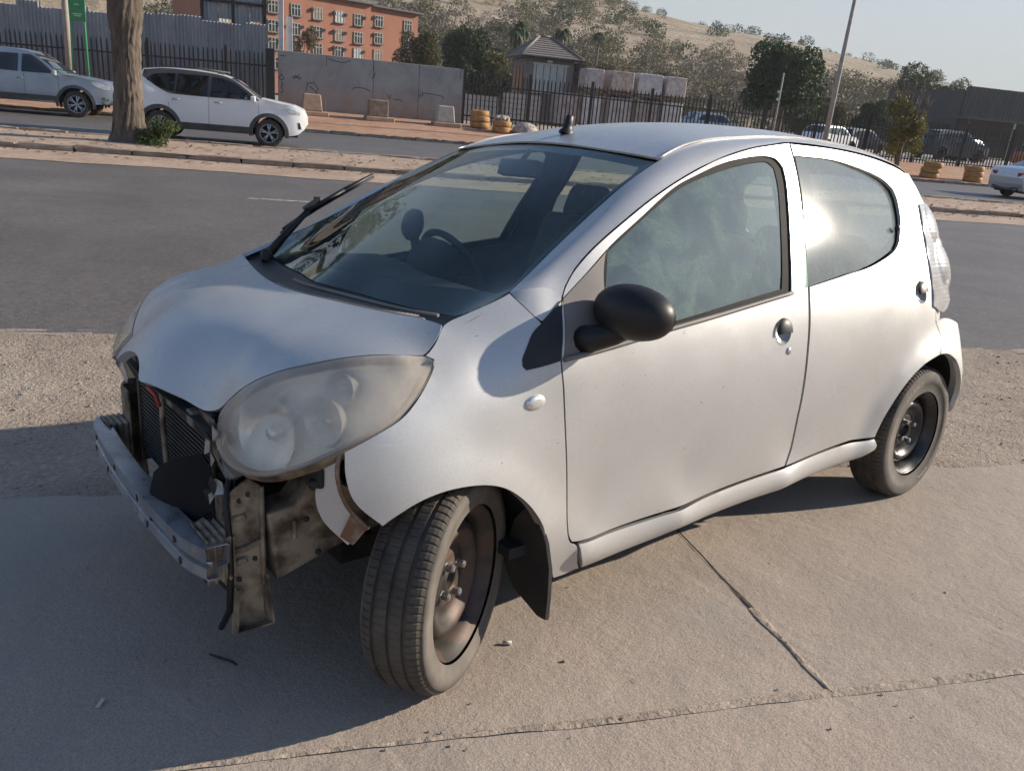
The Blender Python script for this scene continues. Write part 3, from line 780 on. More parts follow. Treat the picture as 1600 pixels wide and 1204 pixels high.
# ---- headlamps
def frame_of(P):
    c = P.mean(0); u, s_, vt = np.linalg.svd(P-c)
    n_ = vt[2]; n_ = n_ if n_[0]+n_[1] > 0 else -n_
    a = vt[0]; b = np.cross(n_, a)
    return c, a, b, n_
HLP = np.array(HL)
c_h, a_h, b_h, n_h = frame_of(HLP)
loc = np.stack([(HLP-c_h)@a_h, (HLP-c_h)@b_h, (HLP-c_h)@n_h], 1)
cen = loc[:, :2].mean(0)
extra = []
for k_ in range(0, len(loc), 3):
    for f_, bl in ((.45, .048), (.8, .026)):
        q = cen+(loc[k_, :2]-cen)*f_; extra.append((q[0], q[1], loc[k_, 2]*f_**2*.8+bl))
HL_T = TPS([tuple(q) for q in loc]+extra+[(cen[0], cen[1], .055)], 1e-4)
def hl_surf(off, sgn):
    def f(uv):
        hgt = HL_T(uv[:, 0], uv[:, 1])+off
        P = c_h+uv[:, :1]*a_h+uv[:, 1:2]*b_h+hgt[:, None]*n_h
        return P*np.array([1, sgn, 1])
    return f
hlpoly = [tuple(q) for q in loc[:, :2]]
ccw = np.cross(a_h, b_h)@n_h > 0
for sgn in (1, -1):
    hl = empty('headlamp', parent=car)
    hl['label'] = 'hazed oval headlamp with a yellowed lens'
    panel('lens', hlpoly, hl_surf(.0, sgn), LENS, hl, flip=not (ccw == (sgn == 1)), step=.02, gap=.003, depth=.0, bstep=.012)
    rimp = offset_poly(densify(hlpoly, .02), .010)
    panel('lens_rim', hlpoly, hl_surf(-.0015, sgn), GREYP, hl, holes=[rimp.tolist()], flip=not (ccw == (sgn == 1)), step=.05, gap=.0, depth=.02, bstep=.012)
    def bowl(uv):
        d = poly_dist(uv[:, 0], uv[:, 1], np.vstack([densify(hlpoly, .03), np.array(hlpoly[:1])]))
        hgt = HL_T(uv[:, 0], uv[:, 1])-.018-.06*(1-np.exp(-d/.03))
        for fx, fy, rr, dp in ((-.0, .0, .075, .05), (.11, .012, .052, .035)):
            pass
        P = c_h+uv[:, :1]*a_h+uv[:, 1:2]*b_h+hgt[:, None]*n_h
        return P*np.array([1, sgn, 1])
    panel('lamp_bowl', hlpoly, bowl, BOWL, hl, flip=not (ccw == (sgn == 1)), step=.018, gap=.006, depth=.0, bstep=.012)
    # round reflectors inside the lamp
    front = Vector((.93, .33*sgn, .10)).normalized()
    zq = Vector((0, 0, 1)); xq = zq.cross(front).normalized(); zq = front.cross(xq)
    for (cx, cy, cz), rr, nm in (((2.738, .555, .668), .090, 'main_reflector'), ((2.648, .655, .712), .056, 'beam_reflector'), ((2.60, .64, .775), .040, 'indicator_reflector')):
        M = Matrix.Translation((cx-.015, cy*sgn, cz)) @ Matrix((xq, zq, front)).transposed().to_4x4()
        MB().lathe([(rr, .0), (rr*.94, -.006), (rr*.8, -.028), (rr*.5, -.046), (rr*.2, -.052), (rr*.19, -.02), (rr*.16, -.012), (.0005, -.010)], 36, M).build(nm, CHROME, hl)
    # housing under the lens
    hb = [i for i, q in enumerate(HLP) if 5 <= i <= 16]
    A = HLP[hb]*np.array([1, sgn, 1]); B = A+np.array([-.06, -.05*sgn, -.006]); B[:, 2] -= .012
    loft('lamp_housing', A, B, PRIMER, hl, 3, bulge=(0, .012*sgn, -.014))
# ---- wheels
TYRE = pm('dusty_tyre_rubber', (.034, .030, .027), (.10, .082, .064), rough=.85, scale=9, detail=6, lo=.30, hi=.66, bs=.25, bscale=150, bdist=.002)
TYRESIDE = pm('dusty_sidewall', (.085, .075, .065), (.16, .14, .12), rough=.85, scale=12, detail=7, lo=.3, hi=.7)
RIMB = pm('black_steel_rim', (.030, .030, .031), (.075, .07, .065), rough=.34, metal=.5, scale=8, lo=.5, hi=.75, rvar=.12)
RIMR = pm('rusty_grey_rim', (.038, .034, .031), (.085, .056, .043), rough=.55, metal=.3, scale=11, detail=7, lo=.46, hi=.58)
NUT = pm('wheel_nut_steel', (.42, .41, .40), (.25, .22, .2), rough=.4, metal=.8, scale=40)
LETTER = pm('pale_tyre_lettering', (.42, .40, .37), (.34, .32, .3), rough=.8, scale=30)

def tyre_mesh(rt_, rl, w, pitch=88, ns=5):
    """tread with circumferential grooves, shoulder slots and sipes; axis along local Z"""
    hw = w/2
    gd = .007
    prof = []     # (h, r, kind)  kind: 0 plain, 1 shoulder rib, 2 inner rib
    tread = [(-.074, .018, 0), (-.066, .008, 1), (-.056, .003, 1), (-.044, .0008, 1), (-.0425, gd, 0), (-.0345, gd, 0), (-.033, .0002, 2), (-.020, .0, 2), (-.006, .0, 2), (-.0045, gd, 0), (.0035, gd, 0), (.005, .0, 2), (.016, .0, 2), (.031, .0002, 2), (.0325, gd, 0), (.0415, gd, 0), (.043, .0008, 1), (.056, .003, 1), (.066, .008, 1), (.074, .018, 0)]
    sc = hw/.078
    side_ = [(.0775, .024, 0), (.0785, .045, 0), (.0775, .062, 0), (.0755, .064, 0), (.073, None, 0)]
    lo = [(-h, d, k) for h, d, k in side_[::-1]]
    full = lo+tread+side_
    n = pitch*ns
    V, F, MI = [], [], []
    m = len(full)
    for k in range(n):
        th = 2*math.pi*k/n
        for j, (h, d, kind) in enumerate(full):
            r_ = rl+.006 if d is None else max(rl+.010, rt_-d*(1 if d < .02 else (rt_-rl)/.107))
            if kind == 1 and k % ns == 0: r_ -= .0038
            if kind == 2 and (k+(2 if h > 0 else 4)) % ns == 0: r_ -= .0022
            V.append((r_*math.cos(th), r_*math.sin(th), h*sc))
    for k in range(n):
        k2 = (k+1) % n
        for j in range(m-1):
            F.append((k*m+j, k2*m+j, k2*m+j+1, k*m+j+1)); MI.append(1 if (j < 5 or j >= m-6) else 0)
    mb = MB(); mb.add(V, F); mb.mi = MI; mb.sm = [q == 1 for q in MI]
    return mb

def text_mb(txt, size):
    cu = bpy.data.curves.new('lettering', 'FONT'); cu.body = txt; cu.size = size; cu.align_x = 'CENTER'
    o = bpy.data.objects.new('lettering', cu); COL.objects.link(o)
    dg = bpy.context.evaluated_depsgraph_get(); me = o.evaluated_get(dg).to_mesh()
    v = [tuple(q.co) for q in me.vertices]; f = [tuple(q.vertices) for q in me.polygons]
    o.evaluated_get(dg).to_mesh_clear()
    bpy.data.objects.remove(o, do_unlink=True); bpy.data.curves.remove(cu)
    return v, f

def make_wheel(loc, out_dir, up_dir, rt_, rl, rim_mat, slots, label, lettering=None):
    z = Vector(out_dir).normalized(); y = Vector(up_dir); y = (y-z*y.dot(z)).normalized(); x = y.cross(z)
    w = empty('wheel', parent=car)
    w['label'] = label
    w.matrix_local = Matrix.Translation(loc) @ Matrix((x, y, z)).transposed().to_4x4()
    t = tyre_mesh(rt_, rl, .158).build('tyre', [TYRE, TYRESIDE], w)
    t.data.polygons.foreach_set('material_index', t.data.polygons and [p.material_index for p in t.data.polygons])
    k = rl/.178
    prof = [(rl-.012, -.072), (rl, -.070), (rl-.016, -.055), (.150*k, -.03), (.146*k, .0), (.155*k, .030), (.160*k, .048), (.170*k, .056), (.176*k, .066), (.179*k, .069), (.182*k, .066), (.183*k, .058)]
    rb = MB(); rb.lathe(prof, 56)
    dh = .012 if slots > 10 else .016
    rb.lathe([(.150*k, -.012+dh), (.144*k, .0+dh), (.134*k, .016+dh), (.124*k, .026+dh), (.114*k, .026+dh), (.104*k, .016+dh), (.092*k, .004+dh), (.076*k, .002+dh), (.066*k, .008+dh), (.056*k, .009+dh), (.034, .008+dh), (.031, .014+dh), (.028, .008+dh), (.027, -.03+dh), (.0005, -.032+dh)], 56)
    ro = rb.build('rim', rim_mat, w)
    for i in range(slots):
        a = 2*math.pi*i/slots
        M = Matrix.Rotation(a, 4, 'Z') @ Matrix.Translation((.1395*k, 0, .0085+dh)) @ Matrix.Rotation(R(57), 4, 'Y')
        s_ = MB(); s_.lathe([(.0005, .0016), (.0075, .0012), (.0085, -.002)], 10, M @ Matrix.Diagonal((.75, 1.35, 1, 1)))
        s_.build('vent_hole', UNDER, w)
    for i in range(4):
        a = 2*math.pi*i/4+.5
        M = Matrix.Rotation(a, 4, 'Z') @ Matrix.Translation((.05, 0, .006+dh))
        nb = MB(); nb.lathe([(.014, 0), (.014, .004), (.0105, .005), (.0105, .021), (.008, .025), (.0005, .026)], 6, M, smooth=False)
        nb.build('wheel_nut', NUT, w)
    if lettering:
        for txt, a0, size in lettering:
            v, f = text_mb(txt, size)
            rr = rl+(rt_-rl)*.42
            vv = []
            for (px, py, pz) in v:
                th = a0-px/rr; r_ = rr+py
                hh = np.interp(r_, [rl+.01, rl+.045, rl+.062, rl+.083], [.0755, .0775, .0785, .0775])*(.158/2/.078)+.0012
                vv.append((r_*math.cos(th), r_*math.sin(th), hh))
            MB().add(vv, f).build('tyre_lettering', LETTER, w)
    return w

ST = R(31.8)
RTF, RTR = .277, .285
make_wheel((0, .705, RTR-.004), (0, 1, 0), (0, 0, 1), RTR, .178, RIMB, 18, 'rear wheel with a black steel rim and dusty tyre', [('155/80R13', R(118), .030), ('RADIAL', R(-60), .022)])
make_wheel((2.34, .705, RTF-.005), (-math.sin(ST), math.cos(ST), .0), (0, 0, 1), RTF, .192, RIMR, 8, 'front wheel turned outward with a rusty steel rim')
make_wheel((0, -.705, RTR-.004), (0, -1, 0), (0, 0, 1), RTR, .178, RIMB, 18, 'rear wheel on the far side under the car')
make_wheel((2.34, -.705, RTF-.005), (math.sin(ST), -math.cos(ST), 0), (0, 0, 1), RTF, .192, RIMR, 8, 'front wheel on the far side under the car')

# ---- wheel housings, mud flap, underbody
for sgn in (1, -1):
    for nm, arch, (cx, cz), depth_ in (('front_wheel_liner', AF, (2.32, .27), .34), ('rear_wheel_liner', AR, (.06, .27), .30)):
        A2 = densify([tuple(q) for q in arch], .04, closed=False)
        if nm[0] == 'f': A2 = np.vstack([A2, [(2.06, .30), (2.03, .20)]])
        else: A2 = np.vstack([[(.41, .25)], A2, [(-.28, .28)]])
        A = side(A2); A[:, 1] -= .012
        B = A.copy(); B[:, 1] = A[:, 1]-depth_
        B[:, 0] = cx+(A[:, 0]-cx)*1.02; B[:, 2] = B[:, 2]+.035
        Am = A*.5+B*.5; Am[:, 2] += .04; Am[:, 0] = cx+(Am[:, 0]-cx)*1.06
        loft(nm, A*np.array([1, sgn, 1]), Am*np.array([1, sgn, 1]), UNDER, car, 3)
        loft(nm, Am*np.array([1, sgn, 1]), B*np.array([1, sgn, 1]), UNDER, car, 3)
        # back wall of the housing
        bw = MB(); c0 = (cx, (float(A[:, 1].mean())-depth_)*sgn, .2)
        vs_ = [c0]+[tuple(q*np.array([1, sgn, 1])) for q in B]
        bw.add(vs_, [(0, i, i+1) for i in range(1, len(vs_)-1)]); bw.build(nm, UNDER, car)
    # arch return lip
    for arch in (AF, AR):
        A = side(densify([tuple(q) for q in arch], .03, closed=False)); A[:, 1] -= .004
        B = A.copy(); B[:, 1] -= .028; cxm = A[:, 0].mean()
        loft('arch_lip', A*np.array([1, sgn, 1]), B*np.array([1, sgn, 1]), PAINT, car, 1)
    # mud flap behind the front wheel
    fl_ = MB()
    out = [(2.090, .785, .385), (2.070, .790, .33), (2.055, .795, .25), (2.052, .795, .16), (2.050, .790, .095), (2.045, .775, .088)]
    inn = [(2.11, .745, .42), (2.09, .68, .36), (2.075, .64, .28), (2.07, .62, .20), (2.062, .66, .135), (2.05, .755, .09)]
    A, B = np.array(out), np.array(inn)
    loft('mud_flap', A*np.array([1, sgn, 1]), B*np.array([1, sgn, 1]), UNDER, car, 2)
    loft('mud_flap', (A+np.array([-.007, .006, 0]))*np.array([1, sgn, 1]), A*np.array([1, sgn, 1]), GREYP, car, 1)
ub = MB()
ub.box((1.05, 0, .235), (1.9, 1.40, .05)); ub.box((-.1, 0, .34), (.55, 1.0, .12)); ub.box((.9, .0, .20), (2.2, .10, .06))
ub.box((2.34, 0, .22), (.22, .75, .07)); ub.tube([(2.34, -.62, .27), (2.34, .62, .27)], .018, 8); ub.tube([(0, -.66, .27), (0, .66, .27)], .035, 8)
ub.build('underbody', UNDER, car)
fp = MB(); fp.box((1.45, 0, .275), (1.35, 1.42, .03)); fp.box((.35, 0, .42), (.9, 1.30, .03)); fp.box((2.13, 0, .55), (.03, 1.30, .56))
fp.build('floor_pan', DARKIN, car)

# ---- cabin
for sgn in (1, -1):
    lowd = [(.30, .40), (.95, .32), (1.95, .32), (2.03, .6), (2.04, .80), (1.88, .835), (1.4, .88), (1.03, .92), (.55, .98), (.28, 1.03), (.2, .8)]
    panel('door_trim', lowd, lambda uv: (side(uv)-np.array([0, .055, 0]))*np.array([1, sgn, 1]), TRIM, car, step=.08, flip=(sgn < 0), gap=0, depth=.0)
    bp = [(.86, .9), (1.05, .9), (.985, 1.36), (.85, 1.37)]
    panel('pillar_trim', bp, lambda uv: (side(uv)-np.array([0, .03, 0]))*np.array([1, sgn, 1]), TRIM, car, step=.08, flip=(sgn < 0), gap=0, depth=.0)
    ap = np.array([tuple(q) for q in WSE]); gg = np.array([tuple(q) for q in GUT[:7]])
    a_, b_ = resample(ap, 14)-np.array([.02, .0, .03]), resample(gg, 14)-np.array([0, .03, .02])
    loft('pillar_trim', a_*np.array([1, sgn, 1]), b_*np.array([1, sgn, 1]), TRIM, car, 2)
    cp = [(.02, .86), (.28, 1.02), (.15, 1.2), (.18, 1.29), (-.05, 1.30), (-.1, 1.05)]
    panel('pillar_trim', cp, lambda uv: (side(uv)-np.array([0, .04, 0]))*np.array([1, sgn, 1]), TRIM, car, step=.08, flip=(sgn < 0), gap=0, depth=.0)
    rt_in = resample(gut, 40); rt_in2 = resample(inner, 40)
    loft('rail_trim', (rt_in-np.array([0, .03, .015]))*np.array([1, sgn, 1]), (rt_in2-np.array([0, .02, .03]))*np.array([1, sgn, 1]), LINER, car, 2)
dash = MB()
dsec = [(2.16, .885), (2.05, .90), (1.95, .895), (1.86, .865), (1.80, .80), (1.79, .68), (1.86, .52), (2.1, .45)]
nd = 18
vs_ = []
for i in range(nd+1):
    y = -.67+1.34*i/nd
    lump = .035*math.exp(-((y+.35)/.16)**2)+.012*math.cos(y*3)
    for x, z in dsec: vs_.append((x-.05*(1-(y/.67)**2)*(-1 if x > 2 else .3), y, z+(lump if z > .8 else 0)))
m_ = len(dsec)
dash.add(vs_, [(i*m_+j, i*m_+j+1, (i+1)*m_+j+1, (i+1)*m_+j) for i in range(nd) for j in range(m_-1)], 0, True)
db = dash.build('dashboard', DARKIN, car)
pod = MB()
pod.lathe([(.0005, .03), (.04, .028), (.052, .012), (.052, -.015), (.03, -.03), (.0005, -.032)], 24, Matrix.Translation((1.80, -.355, 1.038)) @ Matrix.Rotation(R(78), 4, 'Y') @ Matrix.Diagonal((1.12, .86, 1, 1)))
pod.tube([(1.80, -.345, 1.0), (1.79, -.335, .93), (1.80, -.33, .88)], [.016, .02, .03], 8)
pod.build('rev_counter', DARKIN, db)
pd = MB().lathe([(.0005, .05), (.08, .045), (.115, .02), (.12, -.03), (.10, -.07)], 24, Matrix.Translation((1.78, -.27, .915)) @ Matrix.Rotation(R(70), 4, 'Y') @ Matrix.Diagonal((.75, 1, 1, 1)))
pd.build('instrument_pod', DARKIN, db)
swm = Matrix.Translation((1.62, -.34, .845)) @ Matrix.Rotation(R(-64), 4, 'Y')
sw = MB()
ring = [swm @ Vector((.185*math.cos(2*math.pi*k/40), .185*math.sin(2*math.pi*k/40), 0)) for k in range(41)]
sw.tube(ring, .014, 8, caps=False)
for a in (R(90), R(-90), R(180)): sw.tube([swm @ Vector((0, 0, -.02)), swm @ Vector((.18*math.cos(a), .18*math.sin(a), 0))], .017, 6)
sw.lathe([(.0005, .015), (.05, .012), (.065, -.01), (.05, -.04), (.03, -.2)], 20, swm)
sw.build('steering_wheel', DARKIN, car)
SEAT = pm('dark_seat_cloth', (.035, .037, .042), (.06, .062, .07), rough=.9, scale=30, bs=.3, bscale=250, bdist=.002)
def seat(y0, x0, wid=.46, hr=True):
    st = empty('front_seat' if hr else 'rear_seat', parent=car)
    cu = MB(); cu.box((x0+.22, y0, .50), (.50, wid, .16)); bevel(cu.build('seat_cushion', SEAT, st), .05, 3)
    bk = MB(); bk.box((x0-.06, y0, .80), (.15, wid, .58), ry=R(-17), taper=.85); bevel(bk.build('seat_back', SEAT, st), .05, 3)
    hd = MB(); hd.box((x0-.175, y0, 1.13), (.10, .25, .15), ry=R(-14), taper=.85); bevel(hd.build('headrest', SEAT, st), .04, 3)
seat(.34, 1.12); seat(-.34, 1.12)
seat(.32, .42, .58, False); seat(-.32, .42, .58, False)
im = MB(); im.box((1.60, 0, 1.262), (.035, .20, .055), ry=R(-15)); im.tube([(1.60, 0, 1.28), (1.56, 0, 1.325)], .01, 6)
bevel(im.build('inner_mirror', DARKIN, car), .012, 2)
ps = MB(); ps.box((-.12, 0, .98), (.35, 1.05, .03)); ps.build('parcel_shelf', DARKIN, car)

# ---- bare front end
beam = MB()
ys = np.linspace(-.53, .53, 25)
def bx(y): return 2.905-.024*(y/.53)**2-(.02*max(0, (abs(y)-.42)/.11)**2)
sec = [(0, .412), (-.002, .404), (-.004, .375), (-.016, .371), (-.016, .364), (-.004, .360), (-.002, .336), (-.006, .329), (-.030, .329), (-.034, .336), (-.034, .356), (-.055, .362), (-.058, .405), (-.052, .412)]
vs_, fs = [], []
for y in ys:
    for dx, z in sec: vs_.append((bx(y)+dx, y, z))
m_ = len(sec)
for i in range(len(ys)-1):
    for j in range(m_):
        fs.append((i*m_+j, i*m_+(j+1) % m_, (i+1)*m_+(j+1) % m_, (i+1)*m_+j))
bo = beam.add(vs_, fs, 0, False).build('bumper_beam', STEEL, car)
bo['label'] = 'bare grey steel bumper beam'
flip_fix(bo)
sol = bo.modifiers.new('wall', 'SOLIDIFY'); sol.thickness = .003; sol.offset = -1
for y, z in ((.40, .388), (.12, .388), (.43, .345), (-.12, .388), (-.42, .345), (-.4, .388), (-.22, .345), (.2, .345)):
    MB().lathe([(.0005, .0012), (.009, .0012), (.010, -.001)], 12, Matrix.Translation((bx(y)-.0025, y, z)) @ Matrix.Rotation(R(90), 4, 'Y')).build('beam_hole', UNDER, bo)
for sgn in (1, -1):
    cb = MB()
    # corrugated crush can between beam and frame plate
    n_ = 24; vs_ = []
    for i in range(n_+1):
        x = 2.853-.068*i/n_; wv = .0028*math.sin(i/n_*2*math.pi*4)
        for yy, zz in ((.405-wv, .312-wv), (.514+wv, .312-wv), (.514+wv, .418+wv), (.405-wv, .418+wv)): vs_.append((x, yy*sgn, zz))
    cb.add(vs_, [(i*4+j, i*4+(j+1) % 4, (i+1)*4+(j+1) % 4, (i+1)*4+j) for i in range(n_) for j in range(4)])
    flip_fix(cb.build('crush_can', PRIMER, car))
    # frame end plate facing outward, with its channel leg
    pl = MB()
    pl.prism([(2.789, .500*sgn, .258), (2.727, .528*sgn, .282), (2.727, .530*sgn, .535), (2.752, .518*sgn, .555), (2.789, .502*sgn, .520)], (-.004, -.012*sgn, 0))
    pl.prism([(2.789, .503*sgn, .258), (2.789, .503*sgn, .52), (2.792, .40*sgn, .52), (2.792, .40*sgn, .258)], (-.008, 0, 0))
    po = pl.build('frame_plate', PRIMER, car)
    bevel(flip_fix(po), .003, 2)
    def plp(x, z, off=.003): return (x, (.5+(2.789-x)*.46+off)*sgn, z)
    for zz in (.455, .345):
        rb_ = MB(); rb_.tube([plp(2.784, zz), plp(2.760, zz+.008)], .008, 8); rb_.build('pressed_rib', PRIMER, po)
    for xx, zz in ((2.752, .515), (2.742, .352), (2.775, .30), (2.770, .50)):
        MB().lathe([(.0005, .001), (.0065, .001), (.0075, -.002)], 12, Matrix.Translation(plp(xx, zz, .001)) @ Matrix.Rotation(-sgn*R(88), 4, 'X')).build('bolt_hole', UNDER, po)
    ch_ = MB(); ch_.tube([plp(2.786, .375), plp(2.760, .382), plp(2.730, .40)], .008, 8); ch_.build('pressed_rib', PRIMER, po)
    ed = MB(); ed.tube([plp(2.728, .535, .006), plp(2.728, .40, .006), plp(2.728, .285, .006)], .006, 6); ed.build('plate_edge', PRIMER, po)
    lg = MB()
    lg.prism([(2.790, .498*sgn, .285), (2.797, .500*sgn, .158), (2.797, .535*sgn, .172), (2.790, .532*sgn, .285)], (-.005, 0, 0))
    lg.prism([(2.786, .500*sgn, .285), (2.792, .500*sgn, .165), (2.724, .522*sgn, .180), (2.727, .522*sgn, .29)], (0, -.008*sgn, 0))
    lg.prism([(2.727, .522*sgn, .32), (2.720, .524*sgn, .178), (2.718, .562*sgn, .192), (2.727, .552*sgn, .32)], (-.005, 0, 0))
    lg.prism([(2.797, .500*sgn, .160), (2.797, .535*sgn, .172), (2.719, .562*sgn, .190), (2.722, .52*sgn, .178)], (0, 0, .005))
    flip_fix(lg.build('plate_leg', PRIMER, car))
    # longitudinal rail and inner wing
    rl_ = MB()
    rl_.prism([(2.72, .545*sgn, .468), (2.655, .556*sgn, .480), (2.618, .562*sgn, .532), (2.52, .585*sgn, .545), (2.36, .585*sgn, .60), (2.25, .57*sgn, .45), (2.36, .57*sgn, .40), (2.55, .555*sgn, .345), (2.70, .545*sgn, .29)], (0, -.10*sgn, 0))
    ro_ = rl_.build('frame_rail', PRIMER, car)
    bevel(flip_fix(ro_), .008, 2)
    for x, z, w_, h_ in ((2.66, .42, .012, .05), (2.61, .465, .05, .022)):
        q = MB(); q.box((x, .558*sgn, z), (w_, .012, h_)); bevel(q.build('pressed_rib', PRIMER, ro_), .005, 2)
    for x, z in ((2.63, .44), (2.60, .345)):
        MB().lathe([(.0005, .002), (.007, .002), (.008, -.004)], 12, Matrix.Translation((x, .557*sgn, z)) @ Matrix.Rotation(-sgn*R(90), 4, 'X')).build('bolt_hole', UNDER, ro_)
    # fender end bracket with rusty edge
    bk = np.array([(2.630, .738, .655), (2.634, .72, .612), (2.640, .71, .565), (2.645, .70, .52)])
    brA = np.array([(2.628, .735, .672), (2.634, .735, .62), (2.626, .745, .572), (2.606, .752, .532), (2.575, .765, .492)])
    brB = np.array([(2.648, .71, .655), (2.660, .69, .60), (2.664, .682, .55), (2.650, .69, .495), (2.612, .735, .445)])
    fo = loft('fender_bracket', resample(densify(brA, .02, False), 20)*np.array([1, sgn, 1]), resample(densify(brB, .02, False), 20)*np.array([1, sgn, 1]), PAINT, car, 3)[0]
    e1 = MB(); e1.tube(resample(densify(brA, .02, False), 20)*np.array([1, sgn, 1])+np.array([.004, 0, -.003]), .006, 6); e1.build('rusty_edge', RUST, fo)
    tipm = MB(); tipm.prism([(2.606, .748*sgn, .53), (2.575, .764*sgn, .494), (2.600, .742*sgn, .448), (2.625, .73*sgn, .47)], (.006, .004*sgn, 0)); flip_fix(tipm.build('bracket_foot', RUST, fo))
    clp = MB(); clp.box((2.655, .675*sgn, .60), (.035, .055, .05), rz=.3); clp.lathe([(.0005, .012), (.012, .011), (.016, 0)], 12, Matrix.Translation((2.668, .685*sgn, .585)) @ Matrix.Rotation(R(70), 4, 'Y'))
    bevel(clp.build('bumper_clip', BLACKP, car), .008, 2)
    # lamp carrier and torn bracket sheet inboard of the lamp
    lc_ = MB(); lc_.prism([(2.79, .40*sgn, .665), (2.79, .30*sgn, .665), (2.775, .27*sgn, .60), (2.77, .37*sgn, .57), (2.785, .42*sgn, .56), (2.79, .44*sgn, .60)], (-.006, 0, 0))
    flip_fix(lc_.build('lamp_carrier', PRIMER, car))
    lc2 = MB(); lc2.prism([(2.795, .44*sgn, .63), (2.80, .50*sgn, .592), (2.785, .52*sgn, .565), (2.78, .46*sgn, .53), (2.785, .41*sgn, .56)], (-.02, 0, 0))
    flip_fix(lc2.build('lamp_carrier', STEEL, car))
# upper radiator crossmember
cm = MB(); cm.prism([(2.80, -.38, .635), (2.82, -.15, .655), (2.835, 0, .66), (2.82, .15, .655), (2.80, .40, .64), (2.78, .40, .60), (2.80, .20, .615), (2.81, -.2, .615), (2.785, -.38, .60)], (-.03, 0, .0))
flip_fix(cm.build('cross_member', UNDER, car))
# radiator with fins
rd_ = MB(); rd_.box((2.755, .03, .50), (.035, .66, .30)); rad = rd_.build('radiator', UNDER, car)
FIN = pm('radiator_fin', (.055, .055, .056), (.085, .082, .08), rough=.5, metal=.5, scale=30)
for k in range(22):
    f_ = MB(); f_.box((2.776, .03, .365+.0125*k), (.008, .62, .0045)); f_.build('fin', FIN, rad)
for y in (-.30, .36):
    e_ = MB(); e_.box((2.762, y, .50), (.045, .025, .34)); bevel(e_.build('radiator_tank', BLACKP, rad), .006, 2)
e_ = MB(); e_.box((2.762, .03, .655), (.045, .66, .025)); e_.build('radiator_tank', BLACKP, rad)
for y in (.10, .27, -.14):
    c_ = MB(); c_.box((2.79, y, .635), (.03, .04, .04)); bevel(c_.build('radiator_clip', GREYP, rad), .005, 2)
# plastic air deflector standing on the beam
df = MB()
dpts = [(2.868, .115, .44), (2.862, .15, .505), (2.84, .23, .545), (2.80, .34, .575), (2.775, .40, .56), (2.775, .415, .45), (2.80, .40, .365), (2.885, .245, .335), (2.880, .18, .40)]
DFP = np.array([(2.897, .245, .334), (2.882, .165, .406), (2.864, .15, .462), (2.854, .20, .500), (2.828, .27, .536), (2.797, .335, .561), (2.784, .365, .524), (2.783, .40, .448), (2.83, .33, .381), (2.868, .28, .341)])
c_d, a_d, b_d, n_d = frame_of(DFP)
dl = np.stack([(DFP-c_d)@a_d, (DFP-c_d)@b_d, (DFP-c_d)@n_d], 1)
DF_T = TPS([tuple(q) for q in dl]+[(0, 0, .006)], 1e-4)
panel('air_deflector', [tuple(q) for q in dl[:, :2]], lambda uv: c_d+uv[:, :1]*a_d+uv[:, 1:2]*b_d+DF_T(uv[:, 0], uv[:, 1])[:, None]*n_d, pm('matt_black_sheet', (.006, .006, .007), (.012, .012, .013), rough=.75, spec=.2), car, step=.02, gap=0, depth=.004, flip=not (np.cross(a_d, b_d)@n_d > 0))
# engine, hoses and wiring inside the bay
en = MB()
en.box((2.48, -.05, .48), (.34, .62, .40)); en.box((2.52, .32, .55), (.22, .18, .18)); en.box((2.55, -.36, .55), (.2, .22, .25)); en.box((2.30, 0, .60), (.14, 1.0, .3))
bevel(en.build('engine', UNDER, car), .03, 3)
pu = MB()
Mp = Matrix.Translation((2.70, -.40, .47)) @ Matrix.Rotation(R(80), 4, 'Y') @ Matrix.Rotation(.2, 4, 'Z')
pu.lathe([(.02, -.02), (.07, -.02), (.075, .0), (.07, .012), (.055, .012), (.05, .004), (.02, .004), (.0005, .01)], 28, Mp)
pu.build('pulley', GREYP, car)
for k in range(3):
    MB().lathe([(.0005, .012), (.008, .01), (.009, 0)], 8, Mp @ Matrix.Rotation(k*2.1, 4, 'Z') @ Matrix.Translation((.035, 0, .006))).build('pulley_bolt', NUT, car)
ho = MB()
ho.tube([(2.77, .46, .56), (2.80, .50, .50), (2.797, .508, .42), (2.797, .51, .33), (2.80, .50, .22), (2.805, .45, .15)], .008, 6)
ho.tube([(2.75, .43, .56), (2.72, .46, .585), (2.66, .54, .60), (2.60, .62, .60)], .012, 6)
ho.tube([(2.74, .42, .57), (2.70, .50, .575), (2.62, .60, .575), (2.55, .66, .54)], .007, 6)
ho.tube([(2.76, .41, .50), (2.77, .40, .47), (2.765, .42, .44)], .012, 6)
ho.build('wiring_loom', BLACKP, car)
wl = random.Random(4)
for k in range(16):
    w_ = MB(); y0 = wl.uniform(-.35, .38) if k < 10 else wl.uniform(.36, .43); x0 = wl.uniform(2.66, 2.74) if k < 10 else wl.uniform(2.70, 2.75); z0 = wl.uniform(.5, .60)
    w_.tube(densify([(x0, y0, z0), (x0+wl.uniform(-.02, .05), y0+wl.uniform(-.08, .08), z0-wl.uniform(.03, .1)), (x0+wl.uniform(-.02, .05), y0+wl.uniform(-.1, .1), z0-wl.uniform(.1, .2)), (x0-.05, y0+wl.uniform(-.15, .15), z0-wl.uniform(.15, .3))], .02, False), wl.uniform(.003, .008), 6)
    w_.build('loose_wire', BLACKP, car)
TORN = pm('torn_silver_scraps', (.42, .42, .42), (.25, .22, .2), rough=.5, metal=.3, scale=20)
